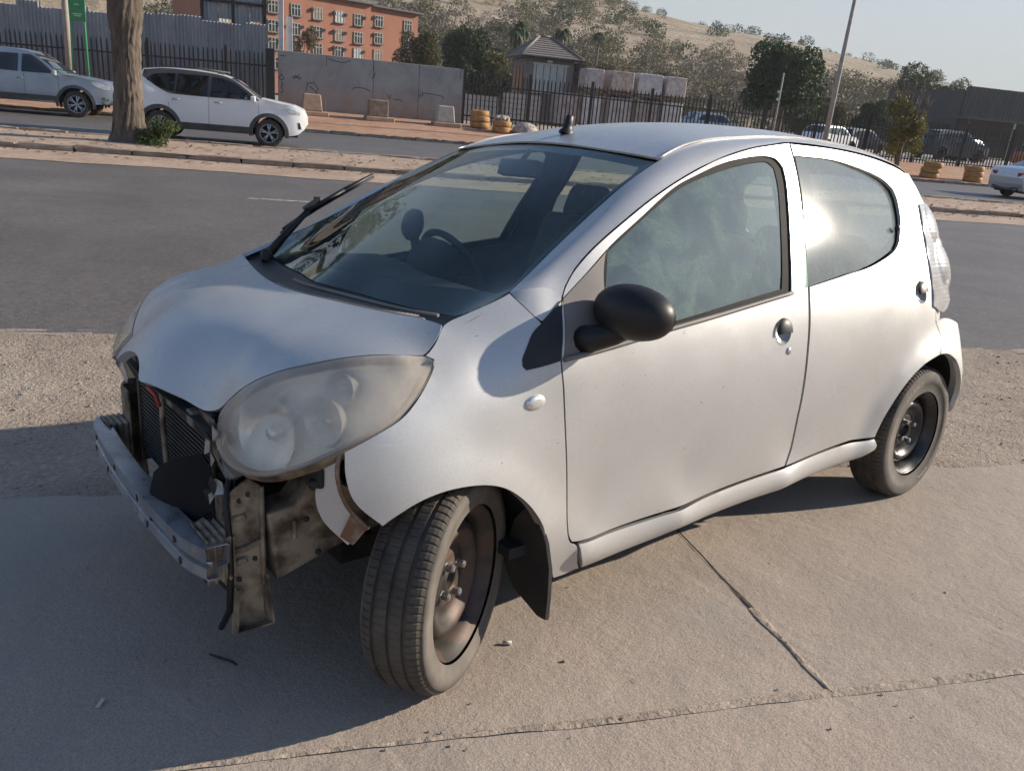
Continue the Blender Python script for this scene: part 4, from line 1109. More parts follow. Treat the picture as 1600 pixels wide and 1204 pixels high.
for k in range(26):
    a = wl.uniform(0, 6.28); c = (2.785+wl.uniform(-.02, .02), wl.uniform(.36, .47), wl.uniform(.44, .66)); q = MB()
    q.add([(c[0]+wl.uniform(-.01, .01), c[1]+.018*math.cos(a+t)*wl.uniform(.5, 1.3), c[2]+.022*math.sin(a+t)*wl.uniform(.5, 1.3)) for t in (0, 1.3, 2.5, 3.9, 5.1)], [(0, 1, 2, 3, 4)])
    q.build('torn_scrap', TORN if k % 2 else UNDER, car)
REDW = pm('red_plastic', (.45, .05, .03), (.35, .04, .03), rough=.5)
rw = MB(); rw.tube([(2.835, .03, .655), (2.825, .06, .64), (2.82, .075, .61)], .006, 6); rw.build('red_wire', REDW, car)
st_ = MB(); st_.tube([(2.80, .03, .66), (2.805, .035, .55), (2.80, .03, .45), (2.80, .05, .34)], .008, 6); st_.build('radiator_stay', PRIMER, car)
bt_ = MB(); bt_.box((2.60, -.47, .62), (.2, .2, .2)); bevel(bt_.build('battery', BLACKP, car), .01, 2)
# lower valance sheet hanging behind the beam
va = MB(); va.prism([(2.83, .05, .30), (2.80, .40, .27), (2.76, .43, .20), (2.80, .02, .20)], (-.01, 0, 0)); flip_fix(va.build('lower_shield', UNDER, car))
# ================================================================ GROUND AND ROADS
ANG = R(155.5)
AX = Vector((math.cos(ANG), math.sin(ANG), 0)); BX = Vector((0.4147, 0.90996, 0))
ZR = -0.15
def RW(s, w, z=0.0): return AX*s + BX*w + Vector((0, 0, z))
def slab_z(s, w):
    P = RW(s, w); return (.0170*P.x + .0692*P.y)/.9975
def vnoise(x, y, seed=0):
    x = np.asarray(x, float); y = np.asarray(y, float); v = 0
    r_ = np.random.default_rng(seed); 
    for k in range(9):
        f = 0.35*1.75**k; a, b, c = r_.uniform(0, 6.28, 3)
        v = v+np.sin(x*f*math.cos(c)+y*f*math.sin(c)+a)*np.cos(y*f*.8*math.cos(b)-x*f*.7*math.sin(b)+c)/1.55**k
    return v
def sheet(name, s0, s1, w0, w1, ds, dw, zf, mat, wob=(0, 0)):
    ns = max(1, int(round((s1-s0)/ds))); nw = max(1, int(round((w1-w0)/dw)))
    V, F = [], []
    for i in range(ns+1):
        s = s0+(s1-s0)*i/ns
        for j in range(nw+1):
            w = w0+(w1-w0)*j/nw
            if j == 0 and wob[0]: w += wob[0]*float(vnoise(s*2.5, 1.0, 3))
            if j == nw and wob[1]: w += wob[1]*float(vnoise(s*2.5, 7.0, 4))
            V.append(RW(s, w, zf(s, w)))
    for i in range(ns):
        for j in range(nw):
            a = i*(nw+1)+j; F.append((a, a+nw+1, a+nw+2, a+1))
    o = MB().add(V, F, 0, True).build(name, mat); flip_up(o); tag(o, kind='structure')
    return o
def flip_up(o):
    bm = bmesh.new(); bm.from_mesh(o.data)
    for f in bm.faces:
        if f.normal.z < 0: f.normal_flip()
    bm.to_mesh(o.data); bm.free()

def asphalt_mat(name, c1, c2, c3):
    m, nt, p, out = nodes(name); v = coords(nt)
    f1 = noise(nt, v, .55, 4, .65, .4); f2 = noise(nt, v, 75, 3, .7)
    c = ramp(nt, f1, [(.3, c1), (.52, c2), (.72, c3)])
    c = mix(nt, .5, c, ramp(nt, f2, [(.28, (.05, .045, .042)), (.5, (.16, .145, .13)), (.68, (.40, .36, .32))]), 'OVERLAY')
    c = mix(nt, .35, c, ramp(nt, noise(nt, v, 24, 4, .7), [(.34, .12), (.5, .48), (.66, .88)]), 'OVERLAY')
    c = mix(nt, ramp(nt, noise(nt, coords(nt, (.5, .5, .5)), .6, 4, .7, 1.2), [(.52, 0), (.70, .45)]), c, (.20, .175, .15))
    nt.links.new(c, p.inputs['Base Color']); p.inputs['Roughness'].default_value = .58; p.inputs['Specular IOR Level'].default_value = .55
    b1 = bump(nt, noise(nt, v, 110, 3, .7), .7, .008)
    nt.links.new(bump(nt, noise(nt, v, 4, 4), .25, .02, b1), p.inputs['Normal'])
    return m
ASPH = asphalt_mat('worn_asphalt', (.15, .133, .119), (.185, .165, .148), (.225, .20, .178))
ASPH2 = asphalt_mat('far_asphalt', (.15, .138, .128), (.175, .162, .15), (.20, .185, .17))
def soil_mat(name, c1, c2, c3, sc=.9, fine=55, st=.8):
    m, nt, p, out = nodes(name); v = coords(nt)
    c = ramp(nt, noise(nt, v, sc, 4, .68, .5), [(.28, c1), (.5, c2), (.72, c3)])
    c = mix(nt, .55, c, ramp(nt, noise(nt, v, fine, 4, .75), [(.3, .18), (.52, .5), (.72, .85)]), 'OVERLAY')
    nt.links.new(c, p.inputs['Base Color']); p.inputs['Roughness'].default_value = .92; p.inputs['Specular IOR Level'].default_value = .2
    b1 = bump(nt, noise(nt, v, fine, 4, .7), st, .012)
    nt.links.new(bump(nt, noise(nt, v, 6, 5, .6), .5, .05, b1), p.inputs['Normal'])
    return m
GRAV = soil_mat('gravelly_soil', (.27, .215, .165), (.35, .28, .22), (.42, .345, .275), 1.3, 48, 1.0)
SAND = soil_mat('pale_sand', (.36, .26, .19), (.43, .32, .24), (.50, .39, .30), 1.2, 40, .6)
REDSOIL = soil_mat('red_soil', (.34, .185, .115), (.42, .25, .165), (.48, .32, .225), .8, 30, .6)
YARD = soil_mat('yard_paving', (.30, .26, .23), (.36, .32, .28), (.42, .37, .33), .5, 20, .5)
EARTH = soil_mat('dry_earth', (.30, .23, .16), (.38, .29, .20), (.44, .35, .25), .12, 6, .5)
KERB = pm('weathered_kerb_concrete', (.36, .30, .25), (.25, .20, .165), rough=.9, scale=5, detail=8, bs=.7, bscale=45, bdist=.012)

g = MB(); nr = 64
V = [(0, 0, -.45)]; F = []
for rr in (60, 200, 600, 2500):
    for k in range(nr): V.append((rr*math.cos(2*math.pi*k/nr), rr*math.sin(2*math.pi*k/nr), -.45))
for k in range(nr): F.append((0, 1+k, 1+(k+1) % nr))
for q in range(3):
    for k in range(nr): F.append((1+q*nr+k, 1+(q+1)*nr+k, 1+(q+1)*nr+(k+1) % nr, 1+q*nr+(k+1) % nr))
go = g.add(V, F).build('ground', EARTH); flip_up(go); tag(go, kind='structure')
sheet('near_road', -60, 110, -12.9, -2.0, 5, 11, lambda s, w: ZR, ASPH)
sheet('far_road', -60, 110, -27.1, -17.4, 5, 10, lambda s, w: ZR, ASPH2)
def shoulder_z(s, w):
    t = min(1, max(0, (.55-w)/2.45)); t = t*t*(3-2*t)
    return (slab_z(s, w)-.014)*(1-t)+(ZR+.004)*t+.010*float(vnoise(s*3, w*3, 8))*(1-t)
sheet('gravel_shoulder', -14, 22, -2.12, .62, .12, .12, shoulder_z, GRAV, wob=(.05, 0))
sheet('sand_strip', -40, 60, -13.95, -12.2, .4, .25, lambda s, w: ZR+.008+.012*max(0, (-12.4-w))+.006*float(vnoise(s*4, w*4, 2))*(w < -12.5), SAND, wob=(0, .10))
sheet('median', -40, 60, -17.5, -13.85, .35, .3, lambda s, w: ZR+.10+.025*float(vnoise(s*2, w*2, 6)), SAND)
def verge_z(s, w):
    t = min(1, max(0, (-27.3-w)/5.7)); z = ZR+.09+(.42-ZR-.09)*t*t*(3-2*t)
    return z+.02*float(vnoise(s*1.5, w*1.5, 9))*(1-abs(2*t-1))
sheet('far_verge', -60, 70, -35, -27.1, .7, .5, verge_z, REDSOIL)
sheet('yard', -70, 110, -62, -35, 8, 6, lambda s, w: .42, YARD)

# apron of concrete slabs under and beside the silver car (laid in the car's own sloping plane)
def slab_mat():
    m, nt, p, out = nodes('apron_concrete'); v = coords(nt)
    c = ramp(nt, noise(nt, v, 1.1, 4, .62, .6), [(.28, (.325, .268, .222)), (.5, (.378, .314, .258)), (.74, (.428, .358, .295))])
    c = mix(nt, ramp(nt, noise(nt, v, .55, 5, .6), [(.50, 0.0), (.72, .55)]), c, (.42, .315, .245))
    c = mix(nt, .30, c, ramp(nt, noise(nt, v, 150, 2, .75), [(.30, .15), (.5, .5), (.70, .85)]), 'OVERLAY')
    c = mix(nt, ramp(nt, noise(nt, v, 26, 3, .5), [(.70, 0.0), (.76, .55)]), c, (.16, .135, .115))
    c = mix(nt, ramp(nt, noise(nt, v, 2.6, 5, .55), [(.62, 0.0), (.74, .35)]), c, (.22, .205, .195))
    c = mix(nt, ramp(nt, noise(nt, v, .8, 3, .6, 1.0), [(.50, 0.0), (.66, .5)]), c, (.30, .275, .25))
    c = mix(nt, ramp(nt, noise(nt, coords(nt, (7, 1.2, 1)), 1.3, 5, .6, .8), [(.62, 0.0), (.70, .30), (.80, 0.0)]), c, (.50, .43, .36))
    nt.links.new(c, p.inputs['Base Color']); p.inputs['Roughness'].default_value = .88; p.inputs['Specular IOR Level'].default_value = .25
    b1 = bump(nt, noise(nt, v, 190, 2, .7), .5, .003)
    b2 = bump(nt, noise(nt, v, 34, 3, .65), .32, .007, b1)
    nt.links.new(bump(nt, noise(nt, v, 4, 5, .6), .35, .03, b2), p.inputs['Normal'])
    return m
SLABM = slab_mat()
apron = tag(empty('apron'), kind='structure')
apron.rotation_euler = CARM.to_euler()
def CW(s, w):
    P = RW(s, w, 0); P.z = slab_z(s, w); Q = CARM.transposed() @ P
    return (Q.x, Q.y)
def rough_loop(corners, amp, seed, step=.02):
    L = densify(corners, step, corner=1)
    n1 = vnoise(L[:, 0]*9, L[:, 1]*9, seed); n2 = vnoise(L[:, 0]*40, L[:, 1]*40, seed+1)
    return offset_poly(L, 0.0)+np.stack([n1*amp+n2*amp*.35, -n1*amp*.6+n2*amp*.3], 1)
WJ = 1.86
splits = [-14, -8.6, -4.4, -.83, 2.9, 6.4, 10, 16, 22]
slab_polys = []
for a_, b_ in zip(splits[:-1], splits[1:]):
    slab_polys.append([(a_, .40), (b_, .40), (b_, WJ), (a_, WJ)])
for a_, b_ in zip([-14, -7, -3.4, 3.1, 8, 14], [-7, -3.4, 3.1, 8, 14, 22]):
    slab_polys.append([(a_, WJ), (b_, WJ), (b_, 5.4), (a_, 5.4)])
for a_, b_ in zip([-14, -5, 4, 12], [-5, 4, 12, 22]):
    slab_polys.append([(a_, 5.4), (b_, 5.4), (b_, 14), (a_, 14)])
for k, pl in enumerate(slab_polys):
    near_ = k in (1, 2, 3, 4, 9, 10)
    step_ = .02 if near_ else .12
    L = rough_loop(pl, .004, 20, step_)
    # the slab edge along the shoulder is broken and uneven
    fr_ = L[:, 1] < .48
    L[fr_, 1] += .035*vnoise(L[fr_, 0]*2.2, L[fr_, 1]*0, 55)+.015*vnoise(L[fr_, 0]*9, L[fr_, 1]*0, 56)
    dz = (.0, .002, -.001, .001)[k % 4]
    def ss(uv):
        P = np.array([CW(float(a), float(b)) for a, b in uv])
        return np.stack([P[:, 0], P[:, 1], np.full(len(P), dz)], 1)
    g_ = .0025
    panel('concrete_slab', L.tolist(), ss, SLABM, apron, step=.6, gap=g_, depth=.04, dense=False, flip=True)
for o in list(apron.children):
    me = o.data
    if me.polygons[0].normal.z < 0:
        bm = bmesh.new(); bm.from_mesh(me)
        bmesh.ops.reverse_faces(bm, faces=bm.faces); bm.to_mesh(me); bm.free()
    for p_ in me.polygons: p_.use_smooth = False
sb = MB(); q = [CW(-14, .5), CW(22, .5), CW(22, 14), CW(-14, 14)]
sbo = sb.add([(x, y, -.0018) for x, y in q], [(0, 1, 2, 3)]).build('joint_sand', SAND, apron)
flip_up(sbo)
CRACK = pm('dark_joint_dirt', (.05, .04, .032), (.12, .09, .07), rough=1, scale=30)
cv, cf = [], []
jl = [CW(-.83, w_) for w_ in np.linspace(.5, 1.80, 90)]
for i, (x, y) in enumerate(jl):
    wd = .0045+.0035*float(vnoise(i*.35, 0, 91))-.004*max(0, (i-55)/35)
    for sg in (1, -1):
        cv.append((x+sg*max(.001, wd)*.9, y-sg*max(.001, wd)*.4, .0012+.0015))
for i in range(len(jl)-1): cf.append((2*i, 2*i+1, 2*i+3, 2*i+2))
co = MB().add(cv, cf).build('joint_gap', CRACK, apron); flip_up(co)

# sand drifted along the joints
dv, df_ = [], []
def drift(a, b, wid, n_, seed):
    base = len(dv)
    for i in range(n_+1):
        t = i/n_; s_ = a[0]+(b[0]-a[0])*t; w_ = a[1]+(b[1]-a[1])*t
        along_s = abs(b[0]-a[0]) > abs(b[1]-a[1])
        wa = max(.001, wid*(.55+.5*float(vnoise(t*n_*.11, 0, seed)))); wb = max(.001, wid*(.55+.5*float(vnoise(t*n_*.13, 3, seed+1))))
        for o_, h_ in ((-wa, .0012), (-wa*.4, .0036), (wb*.4, .0036), (wb, .0012)):
            x, y = CW(s_+(0 if along_s else o_), w_+(o_ if along_s else 0)); dv.append((x, y, h_+.0012*float(vnoise(i*.7, o_*90, seed+2))))
    for i in range(n_):
        for j in range(3): q = base+i*4+j; df_.append((q, q+1, q+5, q+4))
drift((-4.4, WJ), (3.6, WJ), .020, 400, 201)
drift((-.83, 1.45), (-.83, WJ), .014, 60, 207)
dro = MB().add(dv, df_, 0, True).build('sand_drift', soil_mat('joint_dust', (.33, .265, .21), (.385, .315, .25), (.43, .36, .29), 2.0, 60, .5), apron); flip_up(dro)
# loose stones: gravel on the shoulder, grit on the slabs
def ico(r_):
    t = (1+5**.5)/2
    v = np.array([(-1, t, 0), (1, t, 0), (-1, -t, 0), (1, -t, 0), (0, -1, t), (0, 1, t), (0, -1, -t), (0, 1, -t), (t, 0, -1), (t, 0, 1), (-t, 0, -1), (-t, 0, 1)])/1.9
    f = [(0, 11, 5), (0, 5, 1), (0, 1, 7), (0, 7, 10), (0, 10, 11), (1, 5, 9), (5, 11, 4), (11, 10, 2), (10, 7, 6), (7, 1, 8), (3, 9, 4), (3, 4, 2), (3, 2, 6), (3, 6, 8), (3, 8, 9), (4, 9, 5), (2, 4, 11), (6, 2, 10), (8, 6, 7), (9, 8, 1)]
    return v, f
ICV, ICF = ico(1)
def stones(name, pts, sizes, mat, seed):
    r_ = np.random.default_rng(seed); V, F = [], []
    for (x, y, z), sz in zip(pts, sizes):
        b = len(V); sc = sz*r_.uniform(.6, 1.25, 3); sc[2] *= .65; a = r_.uniform(0, 6.28)
        q = ICV*sc*r_.uniform(.8, 1.2, (12, 1)); ca, sa = math.cos(a), math.sin(a)
        q = np.stack([q[:, 0]*ca-q[:, 1]*sa+x, q[:, 0]*sa+q[:, 1]*ca+y, q[:, 2]+z], 1)
        V += q.tolist(); F += [(b+i, b+j, b+k) for i, j, k in ICF]
    o = MB().add(V, F).build(name, mat)
    return o
STONE = pm('loose_gravel', (.36, .305, .25), (.22, .18, .145), rough=.9, scale=14, lo=.3, hi=.7)
pts, szs = [], []
for k in range(3400):
    s = rng.uniform(-6.5, -1.2) if k < 2100 else rng.uniform(.2, 9)
    w = rng.uniform(-2.0, .55)
    P = RW(s, w); z = shoulder_z(s, w)
    pts.append((P.x, P.y, z+.003)); szs.append(float(min(.020, .0032*math.exp(rng.normal(.30, .5)))))
tag(stones('gravel', pts, szs, STONE, 3), 'loose grey gravel on the shoulder', 'gravel', kind='stuff')
pts, szs = [], []
for k in range(200):
    s = rng.uniform(-4.5, 3.5); w = rng.uniform(.5, 3.0) if k < 60 else WJ+rng.normal(0, .07)
    P = RW(s, w); pts.append((P.x, P.y, slab_z(s, w)+.002)); szs.append(float(.0022*math.exp(rng.normal(.1, .45))))
tag(stones('grit', pts, szs, STONE, 4), 'fine grit scattered over the concrete slabs', 'grit', kind='stuff')
# litter by the wheel
def on_slab(cx, cy, dz=0.0):
    return CARM @ Vector((cx, cy, dz))
PAPER = pm('scrap_paper', (.62, .55, .46), (.5, .43, .36), rough=.9)
st_ = MB(); st_.tube([on_slab(2.125, .706, .005), on_slab(2.105, .722, .006)], .005, 8)
tag(st_.build('cigarette_butt', PAPER), 'crushed cigarette butt lying on the sunlit slab beside the front wheel', 'cigarette butt')
TWIG = pm('dark_twig', (.03, .022, .016), (.05, .04, .03), rough=.9)
tw = MB(); tw.tube([on_slab(2.80, .33, .004), on_slab(2.785, .36, .006), on_slab(2.765, .39, .004), on_slab(2.758, .41, .004)], .003, 5)
tag(tw.build('twig', TWIG), 'thin dark twig on the shaded slab in front of the bumper beam', 'twig')
pp = MB(); pp.box(on_slab(3.07, .381, .003), (.03, .009, .003), rz=.9); tag(pp.build('paper_scrap', PAPER), 'small pale paper scrap on the shaded slab at lower left', 'litter')

# painted lane dashes on the near road
PAINTW = pm('worn_road_paint', (.52, .49, .45), (.25, .23, .21), rough=.8, scale=16, lo=.4, hi=.6)
for k in range(-6, 14):
    s0 = -3.05+k*5.0
    o = sheet('lane_marking', s0, s0+.9, -9.05, -8.96, .9, .09, lambda s, w: ZR+.004, PAINTW)
# kerb stones
kmesh = []
for q in range(5):
    mb = MB(); r_ = random.Random(q)
    mb.box((0, 0, 0), (.97, .16, .16), taper=.99)
    me = mb.mesh('kerb_stone'); bm = bmesh.new(); bm.from_mesh(me)
    bmesh.ops.subdivide_edges(bm, edges=bm.edges, cuts=3, use_grid_fill=True)
    for v in bm.verts:
        v.co += Vector((r_.uniform(-.012, .012), r_.uniform(-.014, .014), r_.uniform(-.012, .012) - (.03 if abs(v.co.x) > .45 and v.co.z > .05 and r_.random() < .5 else 0)))
    bm.to_mesh(me); bm.free(); me.materials.append(KERB); kmesh.append(me)
def kerb(name, w, s0, s1, z, sgnw=1):
    root = tag(empty(name), kind='structure')
    s = s0
    while s < s1:
        o = bpy.data.objects.new('kerb_stone', kmesh[random.randrange(5)]); COL.objects.link(o); o.parent = root
        o.location = RW(s, w+random.uniform(-.02, .02), z+random.uniform(-.02, .012)); o.rotation_euler = (random.uniform(-.03, .03), random.uniform(-.015, .015), ANG+random.uniform(-.015, .015)+random.choice((0, math.pi)))
        s += 1.0
    return root
kerb('median_kerb', -13.95, -14, 40, ZR+.05)
kerb('median_kerb', -17.5, -16, 44, ZR+.05)
kerb('far_kerb', -27.2, -18, 60, ZR+.04)
kerb('road_edge_kerb', -2.12, -10, 16, ZR-.078)
# ================================================================ PASSING AND PARKED VEHICLES
def alloy(parent, x, y, r_, sgn, spokes, mat, tmat):
    w = empty('wheel', (x, y, r_), parent=parent)
    M = Matrix.Rotation(-sgn*math.pi/2, 4, 'X')
    MB().lathe([(r_*.66, -.10), (r_*.92, -.10), (r_, -.07), (r_, .07), (r_*.93, .10), (r_*.70, .105), (r_*.66, .09)], 28, M).build('tyre', tmat, w)
    rb = MB(); rb.lathe([(r_*.68, .085), (r_*.64, .095), (r_*.60, .07), (r_*.58, .02), (.0005, .02)], 28, M)
    rb.build('rim_barrel', RIMB, w)
    sp = MB()
    for k in range(spokes):
        a = 2*math.pi*k/spokes+.3
        for da in (-.16, .16):
            p0 = M @ Vector((r_*.12*math.cos(a), r_*.12*math.sin(a), .072)); p1 = M @ Vector((r_*.62*math.cos(a+da), r_*.62*math.sin(a+da), .085))
            sp.tube([p0, p1], r_*.055, 5)
    sp.lathe([(r_*.64, .08), (r_*.66, .10), (r_*.61, .085)], 28, M); sp.lathe([(.0005, .085), (r_*.14, .08), (r_*.16, .06)], 14, M)
    sp.build('rim', mat, w)
    return w

def vehicle(name, label, loc, rz, W, top, bottom, belt, arches, wr, windows, paint, clad=None, group=None, spokes=5, detail=True, tumble=.36, lamps=(), extra=None):
    root = empty(name, loc, rz); tag(root, label, 'car', group)
    xs = [q[0] for q in top]; x0, x1 = min(xs), max(xs); xm = (x0+x1)/2; hl_ = (x1-x0)/2
    def ys(x, z):
        x = np.asarray(x, float); z = np.asarray(z, float)
        e = np.clip((np.abs(x-xm)/hl_-.78)/.22, 0, 1)
        y = W/2-.16*e**2-np.clip(z-belt, 0, 9)*tumble-np.clip(.42-z, 0, 1)*.10+.015*np.sin((z-.3)*5)*(z < belt)
        for (ax, ar) in arches:
            d = np.hypot(x-ax, z-wr); y = y+.018*np.exp(-((d-ar)/.06)**2)
        return y
    def sf(sgn, off=0.0): return lambda uv: np.stack([uv[:, 0], sgn*(ys(uv[:, 0], uv[:, 1])+off), uv[:, 1]], 1)
    poly = [(x, z) for x, z, m in top]
    # bottom edge from the rear to the front with wheel arches
    for (ax, ar) in sorted(arches):
        a0 = math.asin(max(-1, min(1, (bottom-wr)/ar)))
        for k in range(13):
            a = math.pi-a0-(math.pi-2*a0)*k/12
            poly.append((ax+ar*math.cos(a), wr+ar*math.sin(a)))
    for sgn in (1, -1):
        b = panel('body_side', poly, sf(sgn), paint, root, step=.12, bstep=.06, gap=0, depth=.02, flip=(sgn > 0))[0]
        for k, (wp_, nm) in enumerate(windows):
            panel(nm, wp_, sf(sgn, .016), VGLASS, root, step=.12, bstep=.05, gap=0, depth=.004, flip=(sgn > 0))
        for lp, nm, m in lamps:
            panel(nm, lp, sf(sgn, .008), m, root, step=.08, bstep=.04, gap=0, depth=.006, flip=(sgn > 0))
        if clad:
            for (ax, ar) in arches:
                a_ = np.linspace(math.pi*1.06, -math.pi*.06, 20)
                A = np.array([(ax+ar*math.cos(t), wr+ar*math.sin(t)) for t in a_]); B = np.array([(ax+(ar+.09)*math.cos(t), wr+(ar+.09)*math.sin(t)) for t in a_])
                loft('arch_cladding', sf(sgn, .012)(A), sf(sgn, .012)(B), clad, root, 2)
            xa = [a for a, _ in sorted(arches)]; ra = arches[0][1]
            sp_ = [(xa[0]+ra, bottom), (xa[1]-ra, bottom), (xa[1]-ra-.03, bottom+.16), (xa[0]+ra+.03, bottom+.16)]
            panel('sill_cladding', sp_, sf(sgn, .012), clad, root, step=.2, bstep=.1, gap=0, depth=.01, flip=(sgn > 0))
        for (ax, ar) in arches:
            alloy(root, ax, sgn*(W/2-.13), wr, sgn, spokes, LAMPW if detail else RIMB, TYRE)
            a_ = np.linspace(math.pi*1.08, -math.pi*.08, 14)
            A = np.array([(ax+ar*math.cos(t), wr+ar*math.sin(t)) for t in a_]); P = sf(sgn, -.01)(A); Q = P.copy(); Q[:, 1] = sgn*(W/2-.34)
            loft('wheel_arch', P, Q, UNDER, root, 1)
    groups_ = {}
    for i in range(len(top)-1):
        groups_.setdefault((top[i][2], i if top[i][2] == 1 else -1), []).append(i)
    for (m, _), segs in groups_.items():
        mb = MB()
        for i in segs:
            (xa, za, _), (xb, zb, _) = top[i], top[i+1]
            ya, yb = float(ys(xa, za)), float(ys(xb, zb))
            V, F = [], []; nn = 6
            for (x, z, y) in ((xa, za, ya), (xb, zb, yb)):
                for j in range(nn+1):
                    t = -1+2*j/nn; cr = (1-t*t)
                    V.append((x+(.05*cr*(1 if x > xm else -1) if z < belt+.05 and abs(x-xm) > hl_*.7 else .0), y*t, z+.025*cr*(z > belt*.85)))
            for j in range(nn): F.append((j, j+1, nn+2+j, nn+1+j))
            mb.add(V, F, 0, True)
        mm = {0: paint, 1: VGLASS, 2: clad or BLACKP}[m]
        flip_fix(mb.build({0: 'body_shell', 1: 'windscreen', 2: 'bumper_cladding'}[m], mm, root))
    un = MB(); un.box((xm, 0, bottom+.02), ((x1-x0)*.9, W*.72, .08)); un.build('underbody', UNDER, root)
    ib = MB(); ib.box((xm-.2, 0, belt-.25), ((x1-x0)*.5, W*.8, .05)); ib.build('cabin_floor', DARKIN, root)
    if extra: extra(root, ys)
    return root

VGLASS = glass_mat('car_window_glass', (.22, .25, .26), .06, (.35, .36, .36), 3.0, refl=1.4)
WHITEP = pm('white_car_paint', (.84, .85, .86), (.80, .81, .82), rough=.3, scale=2, coat=.5)
SILV2 = pm('silver_blue_paint', (.33, .37, .43), (.28, .32, .38), rough=.35, metal=.55, scale=2, coat=.4)
LGREY = pm('pale_silver_paint', (.55, .57, .60), (.5, .52, .55), rough=.33, metal=.5, scale=2, coat=.4)
DKBLUE = pm('dark_blue_paint', (.02, .028, .045), (.03, .038, .055), rough=.3, scale=2, coat=.5)
ORANGE = pm('orange_paint', (.55, .16, .03), (.48, .13, .03), rough=.4, scale=2, coat=.3)
REDL = pm('red_lamp_plastic', (.42, .02, .025), (.34, .015, .02), rough=.2, scale=6)
LAMPW = pm('clear_lamp_plastic', (.62, .65, .68), (.40, .43, .46), rough=.15, metal=.4, scale=9)
CLAD = pm('grey_cladding', (.055, .056, .058), (.075, .075, .076), rough=.6, scale=6)

def suv_extra(root, ys):
    for sgn in (1, -1):
        mr = MB(); mr.box((.86, sgn*1.0, 1.14), (.12, .2, .14)); bevel(mr.build('door_mirror', WHITEP, root), .03, 2)
        for x in (.02, -.95):
            h_ = MB(); h_.tube([(x-.09, sgn*(float(ys(x, .98))+.018), .98), (x+.09, sgn*(float(ys(x, .98))+.018), .985)], .014, 6); h_.build('door_handle', STEEL, root)
        for x in (-.20, .98, -1.12):
            ln = MB(); zz = np.linspace(.46, 1.08 if x > -1 else .9, 8); ln.tube([(x, sgn*(float(ys(x, z))+.001), z) for z in zz], .004, 4); ln.build('door_gap', RUBBER, root)
        rr_ = MB(); rr_.tube([(.2, sgn*.60, 1.70), (-.4, sgn*.61, 1.735), (-1.3, sgn*.60, 1.70)], .02, 6); rr_.build('roof_rail', CLAD, root)
    # number plate and grille
    gl = MB(); gl.box((2.10, 0, .72), (.05, .9, .12)); gl.build('grille', CLAD, root)
suv_top = [(1.92, .36, 2), (2.04, .46, 0), (2.13, .60, 0), (2.12, .80, 0), (2.04, .95, 0), (1.80, 1.04, 0), (1.4, 1.10, 0), (1.04, 1.15, 1), (.70, 1.37, 1), (.34, 1.57, 0), (.05, 1.64, 0), (-.5, 1.68, 0), (-1.2, 1.67, 0), (-1.68, 1.61, 1), (-1.98, 1.18, 0), (-2.08, .9, 0), (-2.10, .6, 2), (-2.02, .36, 2)]
suv_win = [([(.93, 1.13), (.33, 1.50), (-.10, 1.57), (-.15, 1.10)], 'window'), ([(-.22, 1.10), (-.18, 1.58), (-.88, 1.575), (-.96, 1.13)], 'window'), ([(-1.0, 1.15), (-.94, 1.575), (-1.42, 1.52), (-1.62, 1.38), (-1.30, 1.22)], 'window')]
suv_band = [([(1.0, 1.11), (.70, 1.345), (.36, 1.55), (.05, 1.625), (-.5, 1.665), (-1.2, 1.665), (-1.66, 1.60), (-1.70, 1.45), (-1.30, 1.19), (-1.0, 1.10)], 'pillar_band', CLAD)]
suv_lamp = suv_band+[([(1.99, .90), (1.70, .985), (1.55, .965), (1.80, .865), (1.98, .84)], 'headlamp', LAMPW), ([(2.02, .50), (1.98, .66), (1.93, .66), (1.95, .50)], 'fog_lamp', CLAD)]
SUVLOC = RW(-4.42, -19.66, ZR)
vehicle('sport_utility_vehicle', 'white compact SUV with dark arch cladding driving along the far road behind the tree', SUVLOC, ANG, 1.79, suv_top, .30, 1.1, [(-1.34, .40), (1.22, .40)], .345, suv_win, WHITEP, CLAD, lamps=suv_lamp, extra=suv_extra)
# driver at the near front window of the SUV
SKIN = pm('brown_skin', (.16, .085, .055), (.13, .07, .045), rough=.55, scale=20)
DKCLOTH = pm('dark_clothing', (.03, .03, .035), (.05, .05, .055), rough=.9, scale=30)
def person_mesh():
    v = [(-.10, 0, 0), (-.14, 0, .25), (-.14, 0, .46), (-.11, 0, .56), (-.07, 0, .68), (-.13, -.19, .45), (.05, -.25, .26), (.30, -.22, .34), (.40, -.19, .40), (-.13, .19, .45), (.05, .22, .24), (.3, .16, .33), (-.055, 0, .80)]
    e = [(0, 1), (1, 2), (2, 3), (3, 4), (4, 12), (2, 5), (5, 6), (6, 7), (7, 8), (2, 9), (9, 10), (10, 11)]
    rad = [.17, .16, .13, .06, .10, .07, .05, .042, .045, .07, .05, .042, .085]
    me = bpy.data.meshes.new('person'); me.from_pydata(v, e, [])
    o = bpy.data.objects.new('person', me); COL.objects.link(o)
    sk = o.modifiers.new('skin', 'SKIN')
    for i, q in enumerate(rad): me.skin_vertices[0].data[i].radius = (q, q)
    me.skin_vertices[0].data[0].use_root = True
    o.modifiers.new('sub', 'SUBSURF').levels = 2
    dg = bpy.context.evaluated_depsgraph_get(); m2 = bpy.data.meshes.new_from_object(o.evaluated_get(dg))
    o.modifiers.clear(); o.data = m2
    m2.materials.clear(); m2.materials.append(DKCLOTH); m2.materials.append(SKIN)
    for p_ in m2.polygons:
        c = p_.center; p_.use_smooth = True
        p_.material_index = 1 if (c.z > .575 or c.x > .16) else 0
    return o
per = person_mesh()
per.matrix_world = Matrix.Translation(SUVLOC) @ Matrix.Rotation(ANG, 4, 'Z') @ Matrix.Translation((.12, -.42, .80))
